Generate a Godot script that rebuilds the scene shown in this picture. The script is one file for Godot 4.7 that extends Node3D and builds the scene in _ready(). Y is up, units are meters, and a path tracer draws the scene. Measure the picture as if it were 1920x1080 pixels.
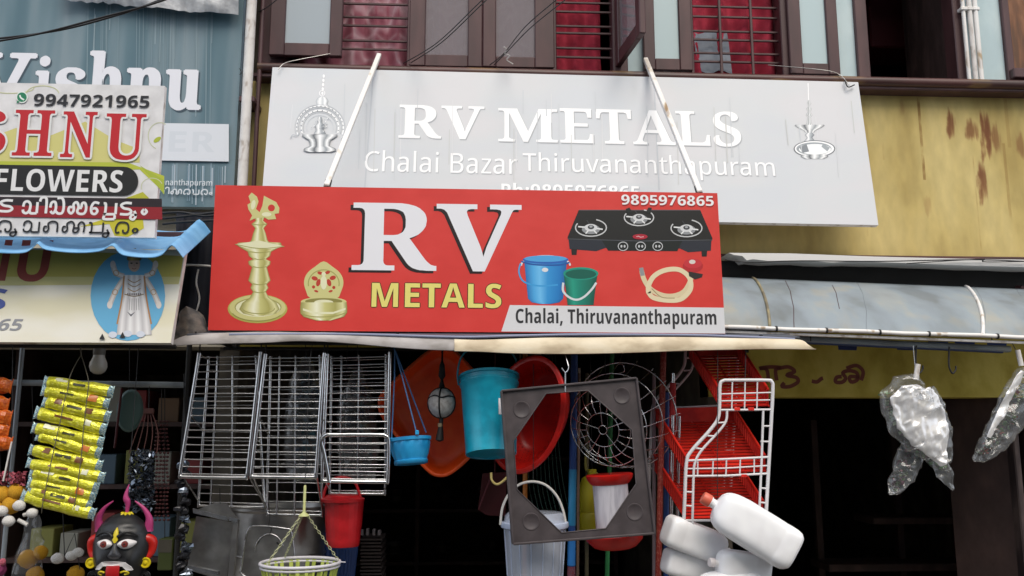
extends Node3D
# A bazaar shopfront: y up, metres. Photo pixels (1920 x 1080) give directions; depths (z) come from the wall, awning or rail a thing touches.
const F := 1650.0
const FOLD := [0, 1, 2, 0, 2, 3]
var cam_t: Transform3D
var names := {}
var M := {}
var rng := RandomNumberGenerator.new()
var serif: SystemFont
var sans: SystemFont
var sans_thin: SystemFont

func _ready() -> void:
	rng.seed = 7
	# ---- camera, sky, sun, exposure
	cam_t = Transform3D(Basis.from_euler(Vector3(deg_to_rad(9.5), deg_to_rad(-2.9), 0.0)), Vector3(0, 1.6, 4.6))
	var cam := Camera3D.new()
	cam.name = "camera"
	cam.transform = cam_t
	cam.fov = rad_to_deg(2.0 * atan(540.0 / F))
	cam.near = 0.05
	cam.far = 400.0
	cam.current = true
	add_child(cam)
	var env := Environment.new()
	env.background_mode = Environment.BG_SKY
	var sky := Sky.new()
	var sm := ProceduralSkyMaterial.new()
	sm.sky_top_color = Color(0.80, 0.84, 0.90)
	sm.sky_horizon_color = Color(0.90, 0.92, 0.95)
	sm.ground_bottom_color = Color(0.25, 0.24, 0.23)
	sm.ground_horizon_color = Color(0.4, 0.39, 0.38)
	sm.sky_energy_multiplier = 1.0
	sky.sky_material = sm
	env.sky = sky
	env.tonemap_mode = Environment.TONE_MAPPER_LINEAR
	env.tonemap_exposure = 2.05
	env.sdfgi_enabled = true
	env.ssao_enabled = true
	env.ssil_enabled = true
	var we := WorldEnvironment.new()
	we.name = "world"
	we.environment = env
	add_child(we)
	var sun := DirectionalLight3D.new()
	sun.name = "sun"
	sun.light_energy = 0.42
	sun.light_angular_distance = 36.0
	sun.light_color = Color(1.0, 0.97, 0.93)
	sun.shadow_enabled = true
	sun.rotation_degrees = Vector3(-52, 14, 0)
	add_child(sun)
	serif = font("Droid Serif", 700)
	sans = font("Droid Sans", 700)
	sans_thin = font("Droid Sans", 400)
	materials()
	setting()
	main_building()
	upper_windows()
	neighbour_building()
	opposite_side()
	silver_board()
	red_sign()
	neighbour_signs()
	awnings()
	service_shop()
	steel_goods()
	plastic_goods()
	stand_and_baskets()
	kitchen_rack()
	jerrycans()
	hanging_bags()
	charm_shop()
	shop_depths()
	cables()

# ---------------------------------------------------------------- small helpers
func font(n: String, w: int) -> SystemFont:
	var f := SystemFont.new()
	f.font_names = PackedStringArray([n])
	f.font_weight = w
	return f

func P(px: float, py: float, z: float) -> Vector3:
	var d := cam_t.basis * Vector3((px - 960.0) / F, (540.0 - py) / F, -1.0)
	return cam_t.origin + d * ((z - cam_t.origin.z) / d.z)

func S(px: float, py: float, z: float) -> float:    # metres per photo pixel there
	return (P(px, py, z) - cam_t.origin).dot(-cam_t.basis.z) / F

func PX(list: Array, z: float) -> Array:
	var out := []
	for p in list:
		out.append(P(p[0], p[1], p[2] if p.size() > 2 else z))
	return out

func col(h: String) -> Color:
	return Color(h)

func numbered(n: String) -> String:
	if not names.has(n):
		names[n] = 0
		return n
	names[n] += 1
	return "%s_%03d" % [n, names[n]]

func tag(o: Node, label: String, category: String, group := "", kind := "") -> void:
	if label: o.set_meta("label", label)
	if category: o.set_meta("category", category)
	if group: o.set_meta("group", group)
	if kind: o.set_meta("kind", kind)

func thing(n: String, label: String, category: String, at := Vector3.ZERO, group := "") -> Node3D:
	var o := Node3D.new()
	o.name = numbered(n)
	add_child(o)
	o.position = at
	tag(o, label, category, group)
	return o

func new_st() -> SurfaceTool:
	var st := SurfaceTool.new()
	st.begin(Mesh.PRIMITIVE_TRIANGLES)
	return st

func put(n: String, st: SurfaceTool, m: Material, parent: Node3D) -> MeshInstance3D:   # st holds world positions
	st.generate_normals()
	var mi := MeshInstance3D.new()
	mi.mesh = st.commit()
	mi.material_override = m
	mi.name = n
	parent.add_child(mi, true)
	mi.position = -parent.global_position
	return mi

func solo(n: String, st: SurfaceTool, m: Material, label: String, category: String, group := "") -> MeshInstance3D:
	var mi := put(numbered(n), st, m, self)
	tag(mi, label, category, group)
	return mi

func tri(st: SurfaceTool, a: Vector3, b: Vector3, c: Vector3) -> void:
	st.add_vertex(a); st.add_vertex(b); st.add_vertex(c)

func quad(st: SurfaceTool, a: Vector3, b: Vector3, c: Vector3, d: Vector3) -> void:
	tri(st, a, b, c); tri(st, a, c, d)

func loft(st: SurfaceTool, rings: Array, ring_closed := true, cap0 := true, cap1 := true, groups := []) -> void:
	for i in rings.size() - 1:
		st.set_smooth_group(groups[i] if groups else 1)
		var a: Array = rings[i]
		var b: Array = rings[i + 1]
		var n := a.size()
		for j in (n if ring_closed else n - 1):
			var k := (j + 1) % n
			quad(st, a[j], a[k], b[k], b[j])
	st.set_smooth_group(-1)
	for e in [[cap0, rings[0], false], [cap1, rings[-1], true]]:
		if e[0]:
			var c := Vector3.ZERO
			for p in e[1]: c += p
			c /= e[1].size()
			for j in e[1].size():
				var k: int = (j + 1) % e[1].size()
				if e[2]: tri(st, c, e[1][j], e[1][k])
				else: tri(st, c, e[1][k], e[1][j])

func frame_of(axis: Vector3) -> Array:
	var w := axis.normalized()
	var h := Vector3.UP if absf(w.y) < 0.9 else Vector3.RIGHT
	var u := h.cross(w).normalized()
	return [u, w.cross(u), w]

func ring(c: Vector3, u: Vector3, v: Vector3, ru: float, rv: float, n := 16, e := 1.0) -> Array:
	var out := []
	for i in n:
		var a := TAU * i / n
		var x := cos(a)
		var y := sin(a)
		out.append(c + u * (signf(x) * pow(absf(x), e) * ru) + v * (signf(y) * pow(absf(y), e) * rv))
	return out

func tube(st: SurfaceTool, pts: Array, r: Variant, n := 8, closed := false) -> void:
	var rings := []
	var last := Vector3.ZERO
	var m := pts.size()
	for i in m:
		var t: Vector3
		if closed: t = pts[(i + 1) % m] - pts[(i - 1 + m) % m]
		else: t = pts[mini(i + 1, m - 1)] - pts[maxi(i - 1, 0)]
		t = t.normalized()
		var u: Vector3
		if last == Vector3.ZERO: u = frame_of(t)[0]
		else: u = (last - t * last.dot(t)).normalized()
		last = u
		var rr: float = r[i] if r is Array else r
		rings.append(ring(pts[i], u, t.cross(u), rr, rr, n))
	if closed:
		# line the last ring up with the first
		var best := 0
		var bd := 1e9
		for s in n:
			var d: float = (rings[0][s] - rings[m - 1][0]).length()
			if d < bd:
				bd = d
				best = s
		var turned := []
		for j in n: turned.append(rings[0][(j + best) % n])
		rings.append(turned)
	loft(st, rings, true, not closed, not closed)

func smooth(pts: Array, sub := 6, closed := false) -> Array:
	var out := []
	var m := pts.size()
	for i in (m if closed else m - 1):
		var a = pts[(i - 1 + m) % m] if closed else pts[maxi(i - 1, 0)]
		var b = pts[i]
		var c = pts[(i + 1) % m]
		var d = pts[(i + 2) % m] if closed else pts[mini(i + 2, m - 1)]
		for k in sub:
			var t := float(k) / sub
			out.append(0.5 * ((2.0 * b) + (c - a) * t + (2.0 * a - 5.0 * b + 4.0 * c - d) * t * t + (3.0 * b - a - 3.0 * c + d) * t * t * t))
	if not closed: out.append(pts[m - 1])
	return out

func lathe(st: SurfaceTool, o: Vector3, axis: Vector3, prof: Array, n := 32, ev := 1.0, squash := 1.0) -> void:   # prof: [radius, along axis]
	var f := frame_of(axis)
	var rings := []
	var groups := []
	var g := 1
	for i in prof.size():
		rings.append(ring(o + f[2] * prof[i][1], f[0], f[1], maxf(prof[i][0], 0.0002), maxf(prof[i][0] * squash, 0.0002), n, ev))
		if i > 0:
			if i > 1:
				var a := Vector2(prof[i - 1][0] - prof[i - 2][0], prof[i - 1][1] - prof[i - 2][1]).normalized()
				var b := Vector2(prof[i][0] - prof[i - 1][0], prof[i][1] - prof[i - 1][1]).normalized()
				if a.dot(b) < 0.75: g = g % 20 + 1
			groups.append(g)
	loft(st, rings, true, prof[0][0] > 0.001, prof[-1][0] > 0.001, groups)

func slab(st: SurfaceTool, lo: Vector3, hi: Vector3, bev := 0.0) -> void:
	box(st, Transform3D(Basis(), (lo + hi) * 0.5), (hi - lo).abs(), bev)

func box(st: SurfaceTool, t: Transform3D, s: Vector3, bev := 0.0) -> void:
	st.set_smooth_group(-1)
	var h := s * 0.5
	if bev <= 0.0:
		var c := []
		for i in 8: c.append(t * Vector3(h.x if i & 1 else -h.x, h.y if i & 2 else -h.y, h.z if i & 4 else -h.z))
		for q in [[0, 1, 3, 2], [5, 4, 6, 7], [4, 0, 2, 6], [1, 5, 7, 3], [2, 3, 7, 6], [4, 5, 1, 0]]:
			quad(st, c[q[0]], c[q[1]], c[q[2]], c[q[3]])
		return
	bev = minf(bev, minf(h.x, minf(h.y, h.z)) * 0.8)
	var g := h - Vector3.ONE * bev
	var face := func(ax: int, sg: float) -> Array:
		var u := (ax + 1) % 3
		var v := (ax + 2) % 3
		var out := []
		for e in [[-1, -1], [1, -1], [1, 1], [-1, 1]]:
			var p := Vector3.ZERO
			p[ax] = sg * h[ax]; p[u] = e[0] * g[u]; p[v] = e[1] * g[v]
			out.append(t * p)
		return out
	var corner := func(x: int, y: int, z: int, ax: int) -> Vector3:
		var p := Vector3(x * g.x, y * g.y, z * g.z)
		p[ax] = signf(p[ax]) * h[ax]
		return t * p
	for ax in 3:
		for sg in [-1.0, 1.0]:
			var f: Array = face.call(ax, sg)
			if sg > 0: quad(st, f[0], f[3], f[2], f[1])
			else: quad(st, f[0], f[1], f[2], f[3])
	for a in [-1, 1]:
		for b in [-1, 1]:
			quad(st, corner.call(a, b, -1, 0), corner.call(a, b, 1, 0), corner.call(a, b, 1, 1), corner.call(a, b, -1, 1))
			quad(st, corner.call(-1, a, b, 1), corner.call(1, a, b, 1), corner.call(1, a, b, 2), corner.call(-1, a, b, 2))
			quad(st, corner.call(a, -1, b, 2), corner.call(a, 1, b, 2), corner.call(a, 1, b, 0), corner.call(a, -1, b, 0))
			for c in [-1, 1]:
				tri(st, corner.call(a, b, c, 0), corner.call(a, b, c, 1), corner.call(a, b, c, 2))

func bar(st: SurfaceTool, p0: Vector3, p1: Vector3, w: float, d: float, bev := 0.0) -> void:   # a square-cut batten, d deep in z
	var y := (p1 - p0).normalized()
	var x := y.cross(Vector3.BACK)
	if x.length() < 0.1: x = y.cross(Vector3.UP)
	x = x.normalized()
	box(st, Transform3D(Basis(x, y, x.cross(y)), (p0 + p1) * 0.5), Vector3(w, (p1 - p0).length(), d), bev)

func plate(st: SurfaceTool, pts: Array, back: Vector3) -> void:   # polygon that faces +z, extruded by back
	st.set_smooth_group(-1)
	var flat := PackedVector2Array()
	for p in pts: flat.append(Vector2(p.x, p.y) * 100.0)
	var idx := Geometry2D.triangulate_polygon(flat)
	for i in range(0, idx.size(), 3):
		tri(st, pts[idx[i]], pts[idx[i + 1]], pts[idx[i + 2]])
		tri(st, pts[idx[i]] + back, pts[idx[i + 2]] + back, pts[idx[i + 1]] + back)
	for i in pts.size():
		var k := (i + 1) % pts.size()
		quad(st, pts[i], pts[k], pts[k] + back, pts[i] + back)

func sheet(st: SurfaceTool, rows: Array, back: Vector3, sg := 1) -> void:   # grid of points with thickness
	st.set_smooth_group(sg)
	var h := rows.size()
	var w: int = rows[0].size()
	for i in h - 1:
		for j in w - 1:
			quad(st, rows[i][j], rows[i][j + 1], rows[i + 1][j + 1], rows[i + 1][j])
	if back != Vector3.ZERO:
		st.set_smooth_group(sg + 1)
		for i in h - 1:
			for j in w - 1:
				quad(st, rows[i + 1][j] + back, rows[i + 1][j + 1] + back, rows[i][j + 1] + back, rows[i][j] + back)
		st.set_smooth_group(-1)
		for j in w - 1:
			quad(st, rows[0][j] + back, rows[0][j + 1] + back, rows[0][j + 1], rows[0][j])
			quad(st, rows[h - 1][j], rows[h - 1][j + 1], rows[h - 1][j + 1] + back, rows[h - 1][j] + back)
		for i in h - 1:
			quad(st, rows[i][0] + back, rows[i][0], rows[i + 1][0], rows[i + 1][0] + back)
			quad(st, rows[i][w - 1], rows[i][w - 1] + back, rows[i + 1][w - 1] + back, rows[i + 1][w - 1])

func tube_px(n: String, list: Array, z: float, r: float, m: Material, parent: Node3D, sm := 0, closed := false, sides := 8) -> MeshInstance3D:
	var st := new_st()
	var pts := PX(list, z)
	if sm: pts = smooth(pts, sm, closed)
	tube(st, pts, r, sides, closed)
	return put(n, st, m, parent)

# ---------------------------------------------------------------- materials
func flat(key: String, hex: String, rough := 0.6, metal := 0.0) -> StandardMaterial3D:
	if M.has(key): return M[key]
	var m := StandardMaterial3D.new()
	m.resource_name = key
	m.albedo_color = Color(hex)
	m.roughness = rough
	m.metallic = metal
	M[key] = m
	return m

func noise(freq: float, stops: Array, seed_ := 1, oct := 4, size := 256, normal := 0.0) -> NoiseTexture2D:
	var n := FastNoiseLite.new()
	n.noise_type = FastNoiseLite.TYPE_SIMPLEX_SMOOTH
	n.seed = seed_
	n.frequency = freq
	n.fractal_octaves = oct
	var t := NoiseTexture2D.new()
	t.width = size
	t.height = size
	t.seamless = true
	t.noise = n
	if normal > 0.0:
		t.as_normal_map = true
		t.bump_strength = normal
		return t
	var g := Gradient.new()
	var off := PackedFloat32Array()
	var cols := PackedColorArray()
	for s in stops:
		off.append(s[0])
		cols.append(Color(s[1]))
	g.offsets = off
	g.colors = cols
	t.color_ramp = g
	return t

func rough_tex(key: String, stops: Array, freq: float, scale: Vector3, rough := 0.7, metal := 0.0, bump := 0.0, seed_ := 1, oct := 4) -> StandardMaterial3D:
	if M.has(key): return M[key]
	var m := flat(key, "ffffff", rough, metal)
	m.albedo_texture = noise(freq, stops, seed_, oct)
	m.uv1_triplanar = true
	m.uv1_world_triplanar = true
	m.uv1_scale = scale
	if bump > 0.0:
		m.normal_enabled = true
		m.normal_texture = noise(freq * 2.0, [], seed_ + 5, 4, 256, bump)
	return m

func printed(rough := 0.45) -> StandardMaterial3D:
	var m := flat("print%d" % int(rough * 100), "ffffff", rough)
	m.vertex_color_use_as_albedo = true
	return m

func materials() -> void:
	rough_tex("yellow_plaster", [[0.2, "a08a4c"], [0.45, "b59f5c"], [0.6, "c0aa68"], [0.85, "cab67a"]], 0.012, Vector3(0.9, 0.45, 0.9), 0.9, 0.0, 1.0, 3, 5)
	rough_tex("blue_plaster", [[0.25, "b4c7cc"], [0.5, "bdcfd3"], [0.8, "c5d5d8"]], 0.012, Vector3(1, 0.5, 1), 0.85, 0.0, 0.5, 8)
	rough_tex("brown_paint", [[0.25, "42292b"], [0.5, "4b2f31"], [0.8, "533637"]], 0.012, Vector3(2, 0.5, 2), 0.5, 0.0, 0.0, 11, 3)
	rough_tex("pipe_paint", [[0.2, "38211f"], [0.5, "4a2a28"], [0.78, "553431"], [0.86, "8a6c42"]], 0.012, Vector3(0.5, 2, 2), 0.45, 0.0, 0.0, 21, 3)
	rough_tex("dark_wood", [[0.3, "3a2a27"], [0.6, "453330"], [0.8, "503c38"]], 0.02, Vector3(1.5, 0.5, 1.5), 0.7, 0.0, 1.0, 13)
	rough_tex("grimy_wall", [[0.3, "4e4840"], [0.6, "5c554b"], [0.8, "686055"]], 0.015, Vector3(1, 1, 1), 0.95, 0.0, 0.0, 14)
	rough_tex("concrete", [[0.3, "6f6a62"], [0.55, "7f7a71"], [0.8, "8d877d"]], 0.02, Vector3(1, 1, 1), 0.95, 0.0, 2.0, 15)
	rough_tex("asphalt", [[0.3, "353433"], [0.55, "403f3d"], [0.8, "4c4a47"]], 0.05, Vector3(1, 1, 1), 0.95, 0.0, 2.0, 16)
	rough_tex("cream_wall", [[0.3, "9c9484"], [0.6, "b3aa98"], [0.8, "bdb5a4"]], 0.015, Vector3(0.6, 0.4, 0.6), 0.9, 0.0, 1.0, 17)
	rough_tex("white_metal", [[0.2, "a89d94"], [0.4, "cfcac6"], [0.8, "dcd8d4"]], 0.02, Vector3(3, 1.5, 3), 0.5, 0.0, 0.0, 18)
	rough_tex("chipped_white", [[0.12, "6b4a2c"], [0.2, "a58c68"], [0.25, "dedad6"], [0.8, "e8e5e2"]], 0.011, Vector3(2, 1.0, 2), 0.5, 0.0, 0.0, 19, 3)
	rough_tex("steel", [[0.3, "c2c2c4"], [0.6, "d2d2d4"], [0.8, "dcdcdd"]], 0.02, Vector3(3, 1, 3), 0.2, 1.0, 0.0, 22)
	rough_tex("steel_sheet", [[0.3, "9d9a98"], [0.6, "b0aeab"], [0.8, "bcbab8"]], 0.012, Vector3(2, 2, 2), 0.36, 1.0, 0.6, 23)
	rough_tex("galvanised", [[0.25, "7c8288"], [0.5, "8f969c"], [0.75, "9aa1a6"]], 0.012, Vector3(1.5, 0.6, 1.5), 0.5, 0.25, 0.8, 24)
	rough_tex("fibre_sheet", [[0.2, "6a6f70"], [0.36, "7d858b"], [0.5, "858e95"], [0.66, "8b959b"], [0.8, "9b9a92"]], 0.011, Vector3(0.8, 0.6, 0.8), 0.5, 0.0, 0.4, 25, 6)
	rough_tex("blue_sheet", [[0.25, "5f97c4"], [0.5, "77aeda"], [0.8, "86bae2"]], 0.012, Vector3(1.6, 0.8, 1.6), 0.5, 0.0, 0.6, 26)
	rough_tex("cream_strip", [[0.2, "b8a68a"], [0.5, "d9c9ac"], [0.8, "e4d7be"]], 0.014, Vector3(1.2, 2.5, 1), 0.6, 0.0, 0.6, 27)
	rough_tex("grey_strip", [[0.2, "97918d"], [0.5, "b1abaa"], [0.8, "bcb7b6"]], 0.014, Vector3(1.2, 2.5, 1), 0.6, 0.0, 0.6, 28)
	rough_tex("tarp", [[0.25, "3b3a3c"], [0.5, "5a5450"], [0.8, "75695f"]], 0.014, Vector3(4, 4, 4), 0.8, 0.0, 2.0, 29)
	rough_tex("red_flex", [[0.2, "cf3731"], [0.5, "d33a34"], [0.8, "d63e38"]], 0.02, Vector3(0.8, 1.2, 1), 0.42, 0.0, 0.0, 30)
	rough_tex("silver_flex", [[0.2, "c6cad0"], [0.5, "c9ccd0"], [0.8, "cdcdd1"]], 0.008, Vector3(0.5, 1.2, 0.5), 0.5, 0.0, 0.0, 31, 2)
	rough_tex("teal_flex", [[0.2, "4a6773"], [0.42, "55707b"], [0.6, "637a84"], [0.8, "76878f"]], 0.012, Vector3(1.6, 0.1, 1), 0.6, 0.0, 0.0, 32, 3)
	rough_tex("white_flex", [[0.2, "cfced0"], [0.5, "d9d8da"], [0.8, "dfdee0"]], 0.02, Vector3(2, 2, 1), 0.5, 0.0, 0.0, 33)
	rough_tex("yellow_flex", [[0.2, "d6d0b4"], [0.5, "dedacb"], [0.8, "e2e0d8"]], 0.01, Vector3(0.6, 1.4, 1), 0.5, 0.0, 0.0, 34)
	rough_tex("red_curtain", [[0.25, "86182f"], [0.5, "9c223a"], [0.8, "b03046"]], 0.02, Vector3(2, 1, 2), 0.9, 0.0, 0.0, 35)
	rough_tex("pink_curtain", [[0.25, "8a4a58"], [0.42, "b3858f"], [0.55, "c3a2aa"], [0.66, "a86c7a"], [0.8, "8c4656"]], 0.01, Vector3(2.2, 1.6, 2.2), 0.9, 0.0, 0.0, 36, 2)
	rough_tex("orange_plastic", [[0.25, "ec5216"], [0.55, "f25a1a"], [0.8, "f46322"]], 0.012, Vector3(3, 3, 3), 0.42, 0.0, 0.0, 37)
	rough_tex("red_plastic", [[0.25, "b3140f"], [0.55, "c81a13"], [0.8, "d02018"]], 0.012, Vector3(3, 3, 3), 0.38, 0.0, 0.0, 38)
	rough_tex("teal_plastic", [[0.25, "0a86a0"], [0.55, "1198b4"], [0.8, "1ba2bc"]], 0.012, Vector3(3, 3, 3), 0.34, 0.0, 0.0, 39)
	rough_tex("blue_plastic", [[0.25, "1880b8"], [0.55, "2593cc"], [0.8, "309ed6"]], 0.012, Vector3(3, 3, 3), 0.4, 0.0, 0.0, 40)
	rough_tex("brown_plastic", [[0.25, "3f383a"], [0.55, "474042"], [0.8, "4d4547"]], 0.012, Vector3(3, 3, 3), 0.5, 0.0, 0.0, 41)
	rough_tex("white_plastic", [[0.2, "e6e5e7"], [0.55, "eeeef0"], [0.8, "f3f3f4"]], 0.01, Vector3(3, 3, 3), 0.36, 0.0, 0.0, 42, 2)
	rough_tex("red_white_pole", [[0.42, "8a2620"], [0.5, "a33a2a"], [0.56, "c9a08a"], [0.64, "8a2620"]], 0.05, Vector3(6, 2, 6), 0.6, 0.0, 0.0, 43, 3)
	rough_tex("foil", [[0.2, "9a9a9c"], [0.6, "b9b9bb"], [0.8, "d2d2d4"]], 0.03, Vector3(5, 5, 5), 0.3, 0.85, 3.0, 44)
	rough_tex("fallen_vinyl", [[0.2, "b4b4b6"], [0.6, "cfcfd0"], [0.8, "dadada"]], 0.02, Vector3(3, 3, 3), 0.5, 0.0, 1.5, 45)
	flat("black_rubber", "141314", 0.6)
	flat("plank_white", "d8d6d4", 0.5)
	flat("cord", "1a191b", 0.6)
	flat("maroon", "4d0d14", 0.5)
	flat("gold_yellow", "d9b91f", 0.45)
	flat("cloth_blue", "1f4f92", 0.6)
	var g := flat("frosted_glass", "9fa9b0", 0.28)
	g.metallic_specular = 0.6
	g = flat("pale_glass", "b3c6ca", 0.25)
	g.metallic_specular = 0.6
	g = flat("pane_glass", "8a8288", 0.12)
	g.transparency = BaseMaterial3D.TRANSPARENCY_ALPHA
	g.albedo_color.a = 0.55
	g = flat("clear_plastic", "e8edf2", 0.1)
	g.transparency = BaseMaterial3D.TRANSPARENCY_ALPHA
	g.albedo_color.a = 0.06
	g = flat("frosted_plastic", "d2d9e8", 0.22)
	g.transparency = BaseMaterial3D.TRANSPARENCY_ALPHA
	g.albedo_color.a = 0.42

# ---------------------------------------------------------------- print on flat panels
class SignPlane:
	var o: Vector3
	var u: Vector3
	var v: Vector3
	var n: Vector3
	var s: Node3D
	func _init(scene: Node3D, tl: Vector3, tr: Vector3, bl: Vector3) -> void:
		s = scene
		o = tl
		u = (tr - tl).normalized()
		v = tl - bl
		v = (v - u * v.dot(u)).normalized()
		n = u.cross(v)
	func at(px: float, py: float) -> Vector2:
		var c: Transform3D = s.cam_t
		var d := c.basis * Vector3((px - 960.0) / s.F, (540.0 - py) / s.F, -1.0)
		var t := (o - c.origin).dot(n) / d.dot(n)
		var p := c.origin + d * t - o
		return Vector2(p.dot(u), p.dot(v))
	func up(p: Vector2, h: float) -> Vector3:
		return o + u * p.x + v * p.y + n * h

class Art:
	var p: SignPlane
	var st := SurfaceTool.new()
	var h := 0.0006
	func _init(panel: SignPlane, lift := 0.0006) -> void:
		p = panel
		h = lift
		st.begin(Mesh.PRIMITIVE_TRIANGLES)
		st.set_smooth_group(-1)
	func tris(pts: PackedVector2Array, idx: PackedInt32Array, c: Color) -> void:
		st.set_color(c.srgb_to_linear())
		for i in idx: st.add_vertex(p.up(pts[i], h))
		h += 0.00004
	func poly(list: Array, hex: String) -> void:
		var pts := PackedVector2Array()
		for q in list: pts.append(p.at(q[0], q[1]))
		uvpoly(pts, hex)
	func uvpoly(pts: PackedVector2Array, hex: String) -> void:
		var big := PackedVector2Array()
		for q in pts: big.append(q * 1000.0)
		tris(pts, Geometry2D.triangulate_polygon(big), Color(hex))
	func ell(x: float, y: float, rx: float, ry: float, hex: String, turn := 0.0, n := 28) -> void:
		var list := []
		for i in n:
			var e := Vector2(cos(TAU * i / n) * rx, sin(TAU * i / n) * ry).rotated(turn)
			list.append([x + e.x, y + e.y])
		poly(list, hex)
	func line(list: Array, w: float, hex: String, sm := 0, closed := false) -> void:   # w in photo pixels
		var pts := []
		for q in list: pts.append(p.at(q[0], q[1]))
		if sm: pts = p.s.smooth(pts, sm, closed)
		var k: float = (p.at(list[0][0] + w * 0.5, list[0][1]) - p.at(list[0][0], list[0][1])).length()
		uvline(pts, k, hex, closed)
	func uvline(pts: Array, k: float, hex: String, closed := false) -> void:
		var m := pts.size()
		var a := []
		var b := []
		for i in m:
			var q0: Vector2 = pts[(i - 1 + m) % m] if closed else pts[maxi(i - 1, 0)]
			var q1: Vector2 = pts[(i + 1) % m] if closed else pts[mini(i + 1, m - 1)]
			var t := (q1 - q0).normalized().orthogonal()
			a.append(pts[i] + t * k)
			b.append(pts[i] - t * k)
		var c := Color(hex)
		for i in (m if closed else m - 1):
			var j := (i + 1) % m
			tris(PackedVector2Array([a[i], a[j], b[j], b[i]]), PackedInt32Array([0, 1, 2, 0, 2, 3]), c)
			h -= 0.00004
		h += 0.00004
	func tone(cx: float, prof: Array, stops: Array) -> void:   # a turned shape as a printed product photo shows it: [row, half width], tones across
		for i in prof.size() - 1:
			for j in stops.size() - 1:
				var q := []
				for e in [[i, j], [i, j + 1], [i + 1, j + 1], [i + 1, j]]:
					q.append([p.at(cx + prof[e[0]][1] * stops[e[1]][0], prof[e[0]][0]), Color(stops[e[1]][1]).srgb_to_linear()])
				for k in [0, 1, 2, 0, 2, 3]:
					st.set_color(q[k][1])
					st.add_vertex(p.up(q[k][0], h))
		h += 0.00004
	func arc(x: float, y: float, rx: float, ry: float, a0: float, a1: float, w: float, hex: String, n := 20) -> void:
		var list := []
		for i in n + 1:
			var a := deg_to_rad(lerpf(a0, a1, float(i) / n))
			list.append([x + cos(a) * rx, y - sin(a) * ry])
		line(list, w, hex)
	func text(f: Font, s: String, x0: float, y0: float, x1: float, y1: float, hex: String, dx := 0.0, dy := 0.0, grow := 0.0, slant := 0.0) -> void:   # fills the photo box
		var tm := TextMesh.new()
		tm.font = f
		tm.font_size = 96
		tm.pixel_size = 0.01
		tm.depth = 0.0
		tm.curve_step = 2.0
		tm.text = s
		var arr := tm.get_mesh_arrays()
		var vs: PackedVector3Array = arr[Mesh.ARRAY_VERTEX]
		var ix: PackedInt32Array = arr[Mesh.ARRAY_INDEX] if arr[Mesh.ARRAY_INDEX] != null else PackedInt32Array(range(vs.size()))
		var lo := Vector2(1e9, 1e9)
		var hi := -lo
		for q in vs:
			lo = lo.min(Vector2(q.x, q.y))
			hi = hi.max(Vector2(q.x, q.y))
		var ym := (y0 + y1) * 0.5
		var left := p.at(x0 - grow + dx, ym).x
		var right := p.at(x1 + grow + dx, ym).x
		var xm := (x0 + x1) * 0.5
		var top := p.at(xm, y0 - grow + dy).y
		var bot := p.at(xm, y1 + grow + dy).y
		var pts := PackedVector2Array()
		for q in vs:
			var ty := (q.y - lo.y) / (hi.y - lo.y)
			pts.append(Vector2(lerpf(left, right, (q.x - lo.x) / (hi.x - lo.x)) + slant * (ty - 0.5) * (top - bot), lerpf(bot, top, ty)))
		tris(pts, ix, Color(hex))
	func glyphs(list: Array, x0: float, y0: float, x1: float, y1: float, w: float, hex: String) -> void:   # Malayalam letters drawn with the pen
		var total := 0.0
		for g in list: total += p.s.PEN[g][0] + 0.22
		var a := p.at(x0, y1)
		var width := p.at(x1, y1).x - a.x
		var height := p.at((x0 + x1) * 0.5, y0).y - p.at((x0 + x1) * 0.5, y1).y
		var unit := width / total
		var at := 0.0
		var k: float = absf(p.at(x0 + w * 0.5, y0).x - p.at(x0, y0).x)
		for g in list:
			var d: Array = p.s.PEN[g]
			for s in range(1, d.size()):
				var pts := []
				for q in d[s]: pts.append(Vector2(a.x + (at + q[0]) * unit, a.y + q[1] * height))
				if pts.size() > 2: pts = p.s.smooth(pts, 5)
				uvline(pts, k, hex)
			at += d[0] + 0.22
	func done(name_: String, parent: Node3D, rough := 0.45) -> MeshInstance3D:
		return p.s.put(name_, st, p.s.printed(rough), parent)

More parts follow.
